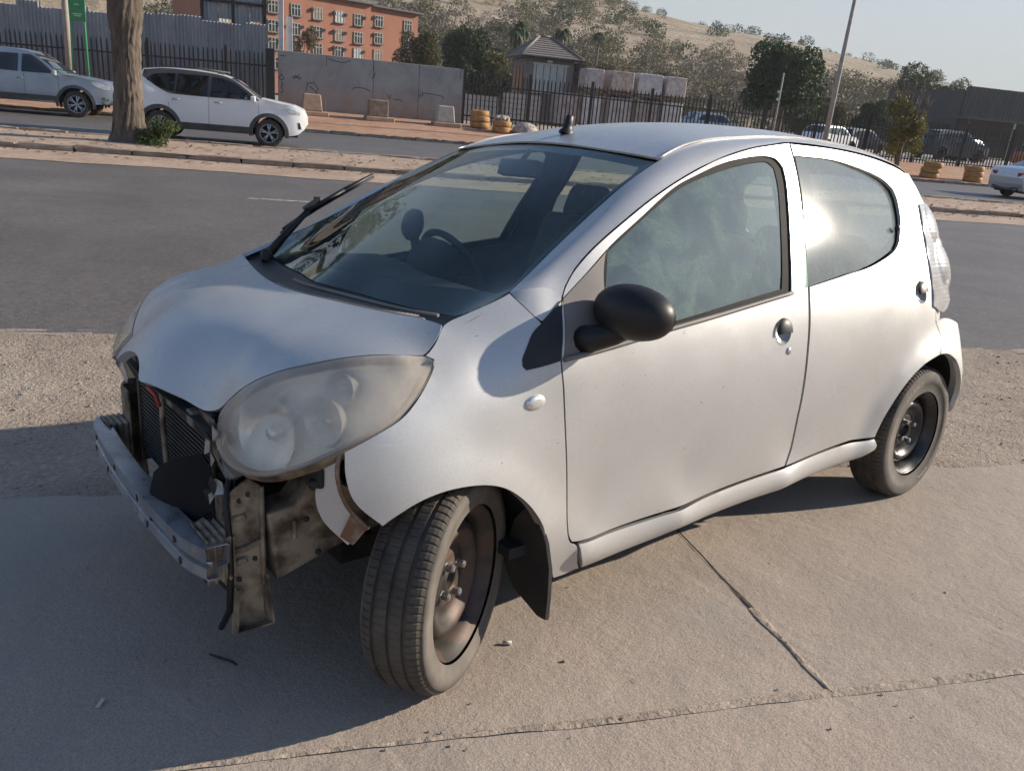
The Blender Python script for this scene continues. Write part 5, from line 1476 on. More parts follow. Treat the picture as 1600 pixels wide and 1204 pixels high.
tag(per, 'driver in dark clothes with a hand on the wheel inside the white SUV', 'person')
cap = MB(); cap.lathe([(.098, -.02), (.10, .03), (.08, .08), (.03, .10), (.0005, .102)], 16, Matrix.Translation((-.06, 0, .78))); cap.box((.06, 0, .765), (.12, .13, .015)); cap.build('cap', DKCLOTH, per)

def pick_extra(root, ys):
    for sgn in (1, -1):
        mr = MB(); mr.box((1.12, sgn*1.06, 1.24), (.12, .22, .17)); bevel(mr.build('door_mirror', LAMPW, root), .04, 2)
        for x in (.15, -.75):
            h_ = MB(); h_.tube([(x-.1, sgn*(float(ys(x, 1.02))+.02), 1.02), (x+.1, sgn*(float(ys(x, 1.02))+.02), 1.025)], .016, 6); h_.build('door_handle', STEEL, root)
        for x in (1.18, .25, -.72):
            ln = MB(); zz = np.linspace(.5, 1.14, 8); ln.tube([(x, sgn*(float(ys(x, z))+.001), z) for z in zz], .005, 4); ln.build('door_gap', RUBBER, root)
        sb_ = MB(); sb_.tube([(-1.0, sgn*.93, .42), (1.1, sgn*.93, .42)], .04, 8); sb_.build('side_step', CLAD, root)
pk_top = [(2.50, .45, 2), (2.62, .58, 0), (2.68, .78, 0), (2.62, 1.0, 0), (2.40, 1.09, 0), (1.9, 1.16, 0), (1.30, 1.22, 1), (.85, 1.52, 1), (.48, 1.76, 0), (.1, 1.82, 0), (-.5, 1.83, 0), (-.95, 1.76, 1), (-1.18, 1.24, 0), (-2.6, 1.22, 0), (-2.66, .9, 0), (-2.62, .55, 2)]
pk_win = [([(1.10, 1.22), (.50, 1.68), (.22, 1.70), (.20, 1.20)], 'window'), ([(.10, 1.20), (.12, 1.70), (-.62, 1.69), (-.86, 1.22)], 'window')]
pk_lamp = [([(2.60, .98), (2.25, 1.08), (2.05, 1.06), (2.30, .90), (2.60, .86)], 'headlamp', LAMPW), ([(2.55, .60), (2.40, .66), (2.32, .60), (2.52, .55)], 'fog_lamp', CLAD)]
vehicle('pickup_truck', 'silver double-cab pickup truck on the far road at the left edge', RW(-10.75, -25.9, ZR), ANG, 1.87, pk_top, .42, 1.18, [(-1.5, .47), (1.62, .47)], .385, pk_win, SILV2, CLAD, lamps=pk_lamp, extra=pick_extra, spokes=6)

def sedan_extra(root, ys):
    pl = MB(); pl.box((-2.335, 0, .78), (.012, .46, .12)); pl.build('number_plate', LAMPW, root)
    for sgn in (1, -1):
        tl_ = MB(); tl_.box((-2.30, sgn*.62, .83), (.06, .30, .14), rz=-sgn*.25); bevel(tl_.build('tail_lamp', REDL, root), .02, 2)
        ex_ = MB(); ex_.lathe([(.03, 0), (.04, 0), (.04, .06), (.035, .06)], 12, Matrix.Translation((-2.30, sgn*.5, .30)) @ Matrix.Rotation(-math.pi/2, 4, 'Y')); ex_.build('exhaust_tip', STEEL, root)
    df_ = MB(); df_.box((-2.27, 0, .34), (.08, 1.2, .14)); bevel(df_.build('diffuser', CLAD, root), .02, 2)
sd_top = [(2.2, .25, 0), (2.3, .45, 0), (2.25, .68, 0), (1.6, .86, 0), (.95, .94, 1), (.2, 1.36, 0), (-.3, 1.42, 0), (-.8, 1.39, 1), (-1.6, 1.08, 0), (-2.1, 1.06, 0), (-2.28, 1.0, 0), (-2.33, .72, 0), (-2.31, .5, 0), (-2.24, .28, 2)]
sd_win = [([(.82, .95), (.2, 1.28), (-.15, 1.33), (-.17, .93)], 'window'), ([(-.24, .93), (-.22, 1.33), (-.75, 1.30), (-1.25, 1.02)], 'window')]
vehicle('sedan', 'pale silver sedan seen from behind at the right edge on the far road', RW(24.4, -21.4, ZR), ANG, 1.82, sd_top, .22, .95, [(-1.35, .37), (1.45, .37)], .33, sd_win, LGREY, None, extra=sedan_extra, lamps=[([(-2.27, .90), (-1.98, .92), (-2.0, .76), (-2.28, .76)], 'tail_lamp', REDL)])
# cars parked in the yard behind the fence
hb_top = [(1.9, .28, 0), (2.0, .5, 0), (1.95, .75, 0), (1.5, .92, 0), (1.0, .98, 1), (.4, 1.44, 0), (-.4, 1.5, 0), (-1.3, 1.42, 1), (-1.75, 1.0, 0), (-1.9, .7, 0), (-1.85, .3, 0)]
hb_win = [([(.85, 1.0), (.35, 1.36), (-.1, 1.40), (-.1, .97)], 'window'), ([(-.2, .97), (-.2, 1.40), (-1.0, 1.36), (-1.35, 1.05)], 'window')]
yard = [(11.4, -46.5, WHITEP, 'car', 'small white car in the yard in front of the guardhouse behind the fence', 1.0, 1.9),
        (22.6, -46, SILV2, 'car', 'grey car roof just showing over the hatchback roof behind the fence', 1.05, 0),
        (30.6, -45, WHITEP, 'car', 'white car behind the fence left of the dark parked SUV', 1.0, .3),
        (34.2, -47, DKBLUE, 'car', 'dark car behind the fence beside the lamp pole', 1.0, .2),
        (39.4, -44.5, DKBLUE, 'car', 'large dark blue SUV parked behind the fence right of the bare-topped tree', 1.28, 0.05),
        (43.6, -47.5, SILV2, 'car', 'bluish car behind the fence between the dark SUV and the orange car', 1.0, .4),
        (46.6, -44.0, ORANGE, 'car', 'orange car behind the fence at the right edge', 1.0, .1)]
for s, w, pt, nm, lab, sc, rr_ in yard:
    o = vehicle('parked_car', lab, RW(s, w, .40), ANG+rr_, 1.7, hb_top, .25, 1.0, [(-1.2, .37), (1.2, .37)], .32, hb_win, pt, None, group='cars parked behind the fence', detail=False)
    o.scale = (sc, sc, sc)

# ================================================================ FENCES, WALLS, STREET FURNITURE
BLKST = pm('black_painted_steel', (.016, .016, .018), (.03, .028, .027), rough=.5, scale=5)
CONC = pm('stained_grey_concrete', (.30, .29, .285), (.21, .20, .20), rough=.9, scale=.9, detail=8, bs=.4, bscale=30, bdist=.01, lo=.3, hi=.72)
def concrete_wall_mat():
    m, nt, p, out = nodes('painted_concrete_wall'); v = coords(nt)
    c = ramp(nt, noise(nt, v, 1.0, 8, .68, .8), [(.28, (.25, .255, .25)), (.5, (.33, .335, .328)), (.72, (.39, .392, .38))])
    vs2 = coords(nt, (6, 6, .5))
    c = mix(nt, ramp(nt, noise(nt, vs2, 1.4, 6, .7), [(.55, 0.0), (.75, .5)]), c, (.18, .18, .176))
    sp = nt.nodes.new('ShaderNodeSeparateXYZ'); nt.links.new(v, sp.inputs[0])
    mr = N(nt, 'ShaderNodeMapRange'); nt.links.new(sp.outputs[2], mr.inputs[0]); mr.inputs[1].default_value = .3; mr.inputs[2].default_value = 1.3; mr.inputs[3].default_value = .75; mr.inputs[4].default_value = 0
    mu = N(nt, 'ShaderNodeMath', operation='MULTIPLY'); nt.links.new(mr.outputs[0], mu.inputs[0]); nt.links.new(ramp(nt, noise(nt, v, 2.2, 5), [(.3, .4), (.6, 1)]), mu.inputs[1])
    c = mix(nt, mu.outputs[0], c, (.33, .22, .15))
    nt.links.new(c, p.inputs['Base Color']); p.inputs['Roughness'].default_value = .9
    nt.links.new(bump(nt, noise(nt, v, 20, 6), .4, .02), p.inputs['Normal'])
    return m
CWALL = concrete_wall_mat()
pk = MB(); pk.box((0, 0, 1.02), (.055, .025, 2.04)); pk.add([(-.0275, -.0125, 2.04), (.0275, -.0125, 2.04), (.0275, .0125, 2.04), (-.0275, .0125, 2.04), (-.012, 0, 2.16), (.012, 0, 2.16)], [(0, 1, 5, 4), (2, 3, 4, 5), (1, 2, 5), (3, 0, 4)])
PKM = pk.mesh('picket'); PKM.materials.append(BLKST)
def palisade(label, s0, s1, w, zf, step, post=2.9):
    root = empty('palisade_fence', RW(s0, w, zf(s0)), ANG); tag(root, label, 'fence')
    L = s1-s0; n = int(L/step)
    for k in range(n):
        o = bpy.data.objects.new('picket', PKM); COL.objects.link(o); o.parent = root
        x = k*step; o.location = (x, 0, zf(s0+x)-zf(s0)); o.rotation_euler = (random.uniform(-.01, .01), random.uniform(-.012, .012), 0)
    for z in (.35, 1.65):
        MB().tube([(x, .03, zf(s0+x)-zf(s0)+z) for x in np.linspace(0, L, 12)], .03, 4, smooth=False).build('rail', BLKST, root)
    k = 0.0
    while k <= L+.01:
        q = MB(); q.box((k, .06, zf(s0+k)-zf(s0)+1.12), (.11, .11, 2.35)); q.build('post', BLKST, root); k += post
    return root
palisade('black steel palisade fence standing right of the concrete wall', 4.25, 46.5, -33.05, lambda s: .42-.008*(s-4), .185)
palisade('black steel palisade fence in front of the corrugated sheets at left', -20.0, -3.9, -33.0, lambda s: .22+.011*(s+14), .175)
# concrete wall in four cast panels with sprayed marks
cw = empty('concrete_wall', RW(-3.5, -33.2, .38), ANG); tag(cw, 'grey concrete boundary wall with sprayed marks and a dirty red base', 'wall')
for a_, b_ in ((0, 1.93), (1.93, 3.86), (3.86, 5.78), (5.78, 7.68)):
    q = MB(); q.box(((a_+b_)/2, 0, 1.12), (b_-a_-.012, .22, 2.26)); bevel(q.build('wall_panel', CWALL, cw), .015, 2)
SPRAY = pm('black_spray_paint', (.03, .03, .032), (.06, .06, .06), rough=.9, scale=20)
def stroke(pts, wd=.035):
    P = densify(pts, .03, closed=False); V, F = [], []
    for i, q in enumerate(P):
        t = P[min(i+1, len(P)-1)]-P[max(i-1, 0)]; t = t/max(np.linalg.norm(t), 1e-9); n_ = np.array([-t[1], t[0]])*wd/2*(.6+.4*math.sin(i*.9)**2)
        for sg in (1, -1): V.append((q[0]+n_[0]*sg, -.1135, q[1]+n_[1]*sg))
    for i in range(len(P)-1): F.append((2*i, 2*i+1, 2*i+3, 2*i+2))
    MB().add(V, F).build('sprayed_mark', SPRAY, cw)
for pts in ([(3.0, 1.02), (3.15, 1.10), (3.5, 1.09), (3.75, 1.0)], [(5.95, 1.02), (5.95, 1.14), (6.4, 1.12), (6.85, 1.06), (6.86, .92)], [(5.85, .94), (5.87, 1.06)],
            [(.15, 1.35), (.05, 1.2), (.15, 1.1), (.25, 1.2), (.15, 1.35)], [(.12, 1.05), (.22, .95), (.12, .85), (.22, .72), (.1, .62)], [(.6, 1.2), (.85, 1.38)], [(.65, 1.36), (.9, 1.18)], [(.55, 1.28), (.95, 1.26)],
            [(1.1, .75), (1.2, 1.1), (1.45, 1.12), (1.6, .9), (1.5, .7)], [(1.25, .98), (1.6, .72)], [(4.45, .95), (4.55, .78), (4.62, .95)], [(4.75, .75), (4.95, .78), (5.1, .72)], [(3.85, 1.55), (3.95, 1.75), (3.8, 1.5)], [(2.0, 2.1), (2.6, 2.02), (2.9, 2.12)], [(.1, 2.05), (.32, 2.04)]):
    stroke(pts)
for x in (1.93, 3.86, 5.78, 7.55):
    q = MB(); q.box((x, -.114, 2.03), (.02, .004, .42)); q.build('sprayed_mark', SPRAY, cw)
# corrugated sheets
def corr_mat():
    m, nt, p, out = nodes('galvanised_corrugated_sheet'); v = coords(nt)
    c = ramp(nt, noise(nt, coords(nt, (1.4, 1, .35)), 1.2, 7, .65), [(.3, (.20, .22, .25)), (.5, (.29, .31, .34)), (.7, (.38, .40, .42))])
    c = mix(nt, ramp(nt, noise(nt, v, 2.5, 7, .7), [(.62, 0), (.74, .6)]), c, (.16, .12, .10))
    nt.links.new(c, p.inputs['Base Color']); p.inputs['Roughness'].default_value = .5; p.inputs['Metallic'].default_value = .35
    return m
CORR = corr_mat()
cs = empty('corrugated_sheet_wall', RW(-20, -34.2, .3), ANG); tag(cs, 'grey corrugated metal sheet wall with an uneven top behind the left fence', 'wall')
x = 0.0
while x < 16.0:
    wd = .86; n_ = 32; hgt = 2.95+.045*x*.5+random.uniform(-.10, .12); V, F = [], []
    for i in range(n_+1):
        xx = x+wd*i/n_; yy = .035*math.sin(2*math.pi*xx/.14)+random.uniform(-.002, .002)
        V += [(xx, yy, 0), (xx, yy, hgt)]
    for i in range(n_): F.append((2*i, 2*i+2, 2*i+3, 2*i+1))
    MB().add(V, F, 0, True).build('corrugated_sheet', CORR, cs); x += .845
# tall sheeted frame and black gate column at the end of the sheets
ft = empty('sheeted_steel_frame', RW(-4.6, -34.6, .4), ANG); tag(ft, 'tall dark steel frame clad with sheets beside the white post', 'frame')
for k in range(4):
    q = MB(); V, F = [], []
    for i in range(17):
        xx = -1.9+.62*k+.6*i/16; V += [(xx, .03*math.sin(2*math.pi*xx/.15), 3.0+.25*(k % 2)), (xx, .03*math.sin(2*math.pi*xx/.15), 7.2)]
    for i in range(16): F.append((2*i, 2*i+2, 2*i+3, 2*i+1))
    q.add(V, F, 0, True).build('corrugated_sheet', CORR, ft)
for x in (-1.9, -.7, .55):
    q = MB(); q.box((x, -.08, 3.6), (.12, .12, 7.2)); q.build('post', BLKST, ft)
for z in (2.95, 3.9, 5.2):
    q = MB(); q.box((-.65, -.08, z), (2.6, .08, .10)); q.build('rail', BLKST, ft)
gp = MB(); gp.box(RW(-3.78, -32.95, 1.5), (.34, .22, 2.3), rz=ANG)
tag(bevel(gp.build('gate_column', BLKST), .02, 2), 'black steel gate column at the left end of the concrete wall', 'column')
WPOST = pm('white_painted_post', (.62, .63, .63), (.5, .5, .5), rough=.6, scale=3)
wpm = MB(); wpm.box(RW(-3.38, -33.6, 4.6), (.20, .20, 4.4), rz=ANG); wpm.box(RW(-3.05, -33.75, 3.2), (.26, .06, 1.5), rz=ANG)
tag(bevel(wpm.build('white_post', WPOST), .01, 2), 'white vertical steel post rising above the left end of the concrete wall', 'post')
# green sign on two legs
GREEN = pm('green_sign_paint', (.04, .26, .09), (.05, .31, .11), rough=.5, scale=4)
gs = empty('green_sign', RW(-10.1, -30, .0), ANG); tag(gs, 'green sign board on two green legs beside the concrete pole', 'sign')
for x, lean in ((-.22, .10), (.22, .0)):
    q = MB(); q.tube([(x-lean, 0, 0), (x, 0, 2.7), (x, 0, 4.6)], .035, 8); q.build('leg', GREEN, gs)
q = MB(); q.box((.02, -.02, 3.55), (.52, .05, 1.5)); q.build('board', GREEN, gs)
for z, wd in ((3.32, .16), (3.02, .30), (2.96, .22), (3.9, .34), (4.02, .3)):
    q = MB(); q.box((.02, -.049, z), (wd, .006, .035)); q.build('white_print', WPOST, gs)
POLEC = pm('weathered_pole', (.40, .37, .34), (.30, .275, .25), rough=.8, scale=4)
q = MB(); q.tube([RW(-10.55, -30.2, -.1), RW(-10.5, -30.2, 4), RW(-10.42, -30.2, 9)], [.12, .105, .09], 10)
tag(q.build('concrete_pole', POLEC), 'pale concrete pole rising beside the green sign at left', 'pole')
q = empty('lamp_pole', RW(20.2, -30, 0), ANG); tag(q, 'tall grey street lamp pole rising out of the top of the picture', 'lamp pole')
MB().tube([(0, 0, -.1), (.02, 0, 4), (.04, 0, 9.5)], [.125, .10, .06], 12).build('pole', POLEC, q)
MB().tube([(.04, 0, 9.5), (.03, -.5, 9.85), (.02, -1.6, 10.0)], .04, 8).build('arm', POLEC, q)
lh = MB(); lh.box((.02, -1.9, 10.0), (.22, .6, .12)); bevel(lh.build('lamp_head', CLAD, q), .03, 2)
q = empty('camera_pole', RW(17.9, -30.6, .1), ANG); tag(q, 'thin pale pole with small fittings left of the street lamp', 'pole')
MB().tube([(0, 0, 0), (.01, 0, 2), (0, 0, 3.65)], [.05, .04, .035], 8).build('pole', POLEC, q)
for z in (2.55, 2.85):
    b_ = MB(); b_.box((-.08, -.06, z), (.16, .10, .12)); bevel(b_.build('fitting', LAMPW, q), .02, 2)
# concrete blocks along the far verge
BLK1 = pm('reddish_concrete_block', (.40, .29, .21), (.33, .22, .15), rough=.9, scale=4, bs=.4, bscale=20, bdist=.01)
BLK2 = pm('sooty_concrete_block', (.16, .12, .09), (.28, .22, .17), rough=.95, scale=4, bs=.5, bscale=16, bdist=.015)
BLK3 = pm('pale_concrete_block', (.44, .43, .40), (.34, .32, .29), rough=.9, scale=4, bs=.4, bscale=20, bdist=.01)
def vz(s, w): return verge_z(s, w)
for s, w, m, nm, lab, tp_, wd in ((-2.15, -31.3, BLK1, 'concrete_block', 'reddish concrete block on the verge just ahead of the white SUV', .82, .80), (.45, -31.3, BLK2, 'concrete_block', 'dark sooty concrete block on a flat base in the middle of the verge', .97, .78), (3.2, -31.3, BLK3, 'concrete_block', 'pale grey tapered concrete block near the right end of the wall', .8, .78)):
    r_ = empty('concrete_block', RW(s, w, vz(s, w)-.05), ANG+random.uniform(-.1, .1)); tag(r_, lab, 'block', 'concrete blocks along the verge')
    b_ = MB(); b_.box((0, 0, .50), (wd, .6, .64), taper=tp_, tapery=tp_); bevel(b_.build('block', m, r_), .04, 3)
    b_ = MB(); b_.box((.06, -.03, .09), (1.15, .85, .18)); bevel(b_.build('base', BLK1, r_), .04, 2)
# yellow painted tyres in stacks
YEL = pm('yellow_painted_rubber', (.40, .22, .07), (.30, .155, .05), rough=.7, scale=7)
ym = MB().lathe([(.20, -.115), (.35, -.12), (.39, -.10), (.405, -.05), (.405, .05), (.39, .10), (.35, .12), (.20, .115), (.19, 0), (.20, -.115)], 24).mesh('yellow_tyre'); ym.materials.append(YEL)
def tyre_stack(s, w, n, where, z0):
    nm_ = ('bottom', 'middle', 'top') if n == 3 else ('lower', 'upper')
    for k in range(n):
        o = bpy.data.objects.new('painted_tyre', ym); COL.objects.link(o)
        o.location = RW(s+random.uniform(-.04, .04), w+random.uniform(-.04, .04), z0+.12+.235*k); o.rotation_euler = (random.uniform(-.04, .04), random.uniform(-.04, .04), random.uniform(0, 6))
        tag(o, 'yellow painted tyre, %s of the stack %s' % (nm_[k], where), 'tyre', 'yellow painted tyres')
tyre_stack(24.7, -28.3, 3, 'nearer the small tree at right', vz(24.7, -28.3)-.02)
tyre_stack(26.8, -28.1, 3, 'beside the pale sedan at right', vz(26.8, -28.1)-.02)
tyre_stack(4.75, -31.7, 3, 'touching the end of the concrete wall', vz(4.7, -31.7)-.02)
tyre_stack(5.55, -30.9, 2, 'with rubbish on top', vz(5.5, -30.9)-.02)
bag = MB()
for k in range(7):
    bag.lathe([(.0005, -.12), (.12, -.08), (.16, 0), (.11, .08), (.0005, .11)], 8, Matrix.Translation(RW(5.55+random.uniform(-.3, .4), -30.9+random.uniform(-.2, .2), vz(5.5, -30.9)+.48+random.uniform(0, .12))) @ Matrix.Rotation(random.uniform(0, 3), 4, 'X'))
RUB = pm('mixed_rubbish', (.50, .42, .34), (.25, .22, .2), rough=.9, scale=9, lo=.45, hi=.55)
tag(bag.build('rubbish_heap', RUB), 'small heap of rubbish on the low yellow tyre stack', 'rubbish')
mo = MB(); mo.lathe([(.62, 0), (.55, .2), (.38, .36), (.15, .44), (.0005, .46)], 14, Matrix.Translation(RW(6.6, -31.0, vz(6.6, -31))))
tag(mo.build('soil_heap', RUB), 'low pale heap beside the yellow tyres', 'heap')
# ================================================================ BUILDINGS
PLAST = pm('grey_brown_plaster', (.20, .18, .165), (.17, .152, .14), rough=.9, scale=3)
TILE = pm('grey_roof_tile', (.23, .20, .18), (.17, .15, .135), rough=.85, scale=6)
SHUT = pm('pale_shutter', (.46, .48, .46), (.40, .42, .40), rough=.6, scale=5)
DKWIN = pm('dark_window_glass', (.03, .034, .038), (.05, .055, .06), rough=.12, scale=2)
gh = empty('guardhouse', RW(9.6, -44, .42), ANG); tag(gh, 'small grey guardhouse with a hipped tiled roof behind the fence', 'guardhouse')
q = MB(); q.box((1.42, 1.5, 1.80), (2.84, 3.0, 3.6)); q.build('wall', PLAST, gh)
q = MB(); q.box((1.45, -.02, 2.5), (1.95, .06, 1.55)); wn = q.build('window', SHUT, gh)
for x in (.62, 1.05, 1.45, 1.85, 2.28):
    q = MB(); q.box((x, -.065, 2.5), (.035, .03, 1.5)); q.build('mullion', PLAST, wn)
for z in (1.74, 3.27):
    q = MB(); q.box((1.45, -.07, z), (2.1, .07, .08)); q.build('frame', SHUT, wn)
for y in (.75, 1.55, 2.3):
    q = MB(); q.box((-.02, y, 2.3), (.06, .62, 1.5)); q.build('window', DKWIN, gh)
q = MB(); q.box((1.35, -.09, 3.42), (.30, .16, .14)); q.build('floodlight', SHUT, gh)
rf = empty('roof', parent=gh)
e0, e1, f0, f1, ez, pz = -.42, 3.26, -.42, 3.42, 3.62, 4.75
ridge0, ridge1 = (1.05, 1.5, pz), (1.75, 1.5, pz)
cor = [(e0, f0, ez), (e1, f0, ez), (e1, f1, ez), (e0, f1, ez)]
faces = [(cor[0], cor[1], ridge1, ridge0), (cor[1], cor[2], ridge1, ridge1), (cor[2], cor[3], ridge0, ridge1), (cor[3], cor[0], ridge0, ridge0)]
for a_, b_, c_, d_ in faces:
    a_, b_, c_, d_ = map(Vector, (a_, b_, c_, d_)); n_ = 9
    for k in range(n_):
        t0, t1_ = k/n_, (k+1)/n_
        p0, p1, p2, p3 = a_.lerp(d_, t0), b_.lerp(c_, t0), b_.lerp(c_, t1_), a_.lerp(d_, t1_)
        up = Vector((0, 0, .05))
        q = MB(); q.add([p0+up, p1+up, p2, p3, p0-Vector((0, 0, .02)), p1-Vector((0, 0, .02))], [(0, 1, 2, 3), (4, 5, 1, 0)]); q.build('tile_course', TILE, rf)
for a_, b_ in ((cor[0], ridge0), (cor[1], ridge1), (cor[2], ridge1), (cor[3], ridge0), (ridge0, ridge1)):
    MB().tube([Vector(a_)+Vector((0, 0, .05)), Vector(b_)+Vector((0, 0, .05))], .07, 6).build('ridge_tile', TILE, rf)
q = MB(); q.box((1.42, 1.5, 3.56), (3.6, 3.75, .10)); q.build('soffit', BLKST, gh)

# pallets of bricks in plastic wrap
WRAP = [pm('wrapped_pallet_%d' % k, c1, c2, rough=.35, scale=3.5, detail=6, bs=.6, bscale=7, bdist=.06) for k, (c1, c2) in enumerate((((.50, .45, .43), (.33, .27, .25)), ((.42, .34, .31), (.25, .19, .17)), ((.60, .57, .55), (.42, .38, .36))))]
WOODP = pm('pallet_wood', (.26, .19, .13), (.19, .13, .09), rough=.9, scale=8)
top_x = [(12.5, 1.32), (13.95, 1.6), (15.7, 1.7), (17.35, 1.45)]
names = ['leftmost', 'second', 'third', 'rightmost']
def pallet(x, wd, z, hgt, k, lab, w=-42.8):
    r_ = empty('brick_pallet', RW(x+wd/2, w, z), ANG); tag(r_, lab, 'pallet', 'wrapped pallets stacked in the yard')
    b_ = MB(); b_.box((random.uniform(-.05, .05), random.uniform(-.15, .15), .16+hgt/2-.05), (wd-.20, 1.3, hgt-random.uniform(.08, .22)), rz=random.uniform(-.06, .06), taper=.97)
    o = b_.build('wrapped_load', WRAP[k % 3], r_); bevel(o, .06, 3)
    for y in (-.55, 0, .55):
        b_ = MB(); b_.box((0, y, .05), (wd-.1, .12, .10)); b_.build('bearer', WOODP, r_)
    for j in range(5):
        b_ = MB(); b_.box((-wd/2+.15+(wd-.3)*j/4, 0, .12), (.12, 1.25, .03)); b_.build('deck_board', WOODP, r_)
for k, (x, wd) in enumerate(top_x):
    pallet(x, wd, 2.42, 1.2, k, 'plastic-wrapped pallet of bricks, %s in the upper row' % names[k])
for k, (x, wd) in enumerate([(10.95, 1.45)]+top_x):
    pallet(x, wd, .42 if k else .42, 1.78, k+1, 'plastic-wrapped pallet of bricks, %s in the lower row' % (['far left', 'second', 'middle', 'fourth', 'far right'][k]))

# stacks of pale paving blocks left of the guardhouse
PAVER = pm('pale_paving_block', (.46, .42, .38), (.38, .34, .30), rough=.9, scale=6)
for k, (s_, w_, n_) in enumerate(((6.0, -38.5, 5), (8.3, -39.0, 6))):
    r_ = empty('paver_stack', RW(s_, w_, .42), ANG); tag(r_, 'pale stack of paving blocks behind the fence, %s of two' % ('left' if k == 0 else 'right'), 'paver stack', 'stacks of paving blocks')
    for j in range(n_):
        b_ = MB(); b_.box((random.uniform(-.02, .02), 0, .13+.25*j), (1.7, 1.1, .22)); b_.build('block_layer', PAVER, r_)
# brick apartment block
def brick_mat():
    m, nt, p, out = nodes('orange_brick'); v = coords(nt)
    bt = N(nt, 'ShaderNodeTexBrick'); mp = nt.nodes.new('ShaderNodeMapping'); mp.inputs['Rotation'].default_value = (math.pi/2, 0, 0); nt.links.new(v, mp.inputs[0]); nt.links.new(mp.outputs[0], bt.inputs['Vector'])
    bt.inputs['Scale'].default_value = 4.5; bt.inputs['Color1'].default_value = (.33, .14, .085, 1); bt.inputs['Color2'].default_value = (.29, .11, .065, 1); bt.inputs['Mortar'].default_value = (.34, .24, .19, 1); bt.inputs['Mortar Size'].default_value = .012
    c = mix(nt, .5, bt.outputs[0], ramp(nt, noise(nt, v, .4, 6), [(.3, (.26, .11, .07)), (.7, (.36, .165, .11))]))
    nt.links.new(c, p.inputs['Base Color']); p.inputs['Roughness'].default_value = .9
    return m
BRICK = brick_mat()
CURT = pm('drawn_curtain', (.30, .24, .18), (.22, .17, .13), rough=.9, scale=3)
WFRAME = pm('pale_window_frame', (.34, .34, .33), (.28, .28, .27), rough=.6, scale=5)
bb = empty('apartment_block', (-44.37, -100.15, 0), R(184.17)); tag(bb, 'orange brick apartment block with rows of square windows behind the wall', 'building')
q = MB(); q.box((-3.2, 6, 5.8), (21.2, 12, 11.8)); q.build('wall', BRICK, bb)
q = MB(); q.box((11.55, 6.9, 5.8), (8.1, 12, 11.7)); q.build('wall', BRICK, bb)
q = MB(); q.box((-3.2, 5.8, 11.82), (22, 13, .22)); q.build('roof_edge', CLAD, bb)
q = MB(); q.box((11.6, 6.7, 11.75), (8.8, 13, .2)); q.build('roof_edge', CLAD, bb)
wins = [(x, z, 0.0) for x in (-12.4, -9.4, -6.35, -3.35, -.37, 2.72, 5.55) for z in (9.7, 7.55, 5.6, 3.4)]+[(x, z, .9) for x in (9.2, 13.9) for z in (10.0, 7.9, 5.8)]
for x, z, yo in wins:
    f = empty('window', (x, yo, z), parent=bb)
    b_ = MB(); b_.box((0, -.03, 0), (1.3, .10, 1.25)); b_.build('pane', random.choice((DKWIN, DKWIN, DKWIN, SHUT, CURT)), f)
    fr_ = MB()
    for dx in (-.62, -.2, .2, .62): fr_.box((dx, -.10, 0), (.09, .06, 1.36))
    for dz in (-.66, .2, .66): fr_.box((0, -.105, dz), (1.3, .05, .08))
    fr_.build('frame', WFRAME, f)
    b_ = MB(); b_.box((0, -.16, -.74), (1.5, .3, .10)); b_.build('sill', CLAD, f)
    for sx in random.choice(((-1, 1), (1,), (-1,), (-1, 1), ())):
        b_ = MB(); b_.box((sx*.82, -.16, .32), (.36, .26, .34)); b_.build('opened_sash', DKWIN, f)
# dark warehouse at right
CHAR = pm('charcoal_sheeting', (.045, .047, .052), (.06, .062, .067), rough=.6, scale=2)
dw = empty('warehouse', RW(62, -70, .4), ANG); tag(dw, 'dark charcoal warehouse with a canopy at the right edge behind the fence', 'building')
q = MB(); V, F = [], []
for i in range(240):
    x = 26*i/239; yy = .06*(1 if (i//2) % 2 else 0); V += [(x, yy, 3.9), (x, yy, 6.75)]
for i in range(239): F.append((2*i, 2*i+2, 2*i+3, 2*i+1))
q.add(V, F).build('fascia', CHAR, dw)
q = MB(); q.box((13, 6, 3.2), (26, 11.6, 6.2)); q.build('wall', CHAR, dw)
q = MB(); q.box((11.5, -2.2, 3.62), (29, 4.4, .22)); q.build('canopy', CLAD, dw)
for x in (-2.4, 3, 8.5, 14, 20):
    q = MB(); q.box((x, -4.1, 1.7), (.14, .14, 3.6)); q.build('canopy_post', WPOST if x == 3 else CLAD, dw)
q = MB(); q.box((-1.6, 4, 1.6), (3.2, 6, 2.8)); q.build('side_room', CHAR, dw)

# ================================================================ VEGETATION
def leaf_mat(name, cols, rough=.6, trans=.25):
    m, nt, p, out = nodes(name)
    ge = nt.nodes.new('ShaderNodeNewGeometry')
    c = ramp(nt, ge.outputs['Random Per Island'], [(i/max(1, len(cols)-1), q) for i, q in enumerate(cols)])
    nt.links.new(c, p.inputs['Base Color']); p.inputs['Roughness'].default_value = rough; p.inputs['Specular IOR Level'].default_value = .3
    tl = N(nt, 'ShaderNodeBsdfTranslucent'); nt.links.new(c, tl.inputs[0])
    mx = N(nt, 'ShaderNodeMixShader'); mx.inputs[0].default_value = trans
    nt.links.new(p.outputs[0], mx.inputs[1]); nt.links.new(tl.outputs[0], mx.inputs[2]); nt.links.new(mx.outputs[0], out.inputs[0])
    return m
LEAF_DK = leaf_mat('dark_green_leaves', [(.018, .035, .014), (.03, .055, .02), (.045, .075, .028)])
LEAF_OL = leaf_mat('olive_leaves', [(.07, .075, .03), (.11, .105, .045), (.16, .14, .07)])
LEAF_BR = leaf_mat('dry_brown_leaves', [(.11, .09, .05), (.16, .128, .075), (.21, .17, .105)])
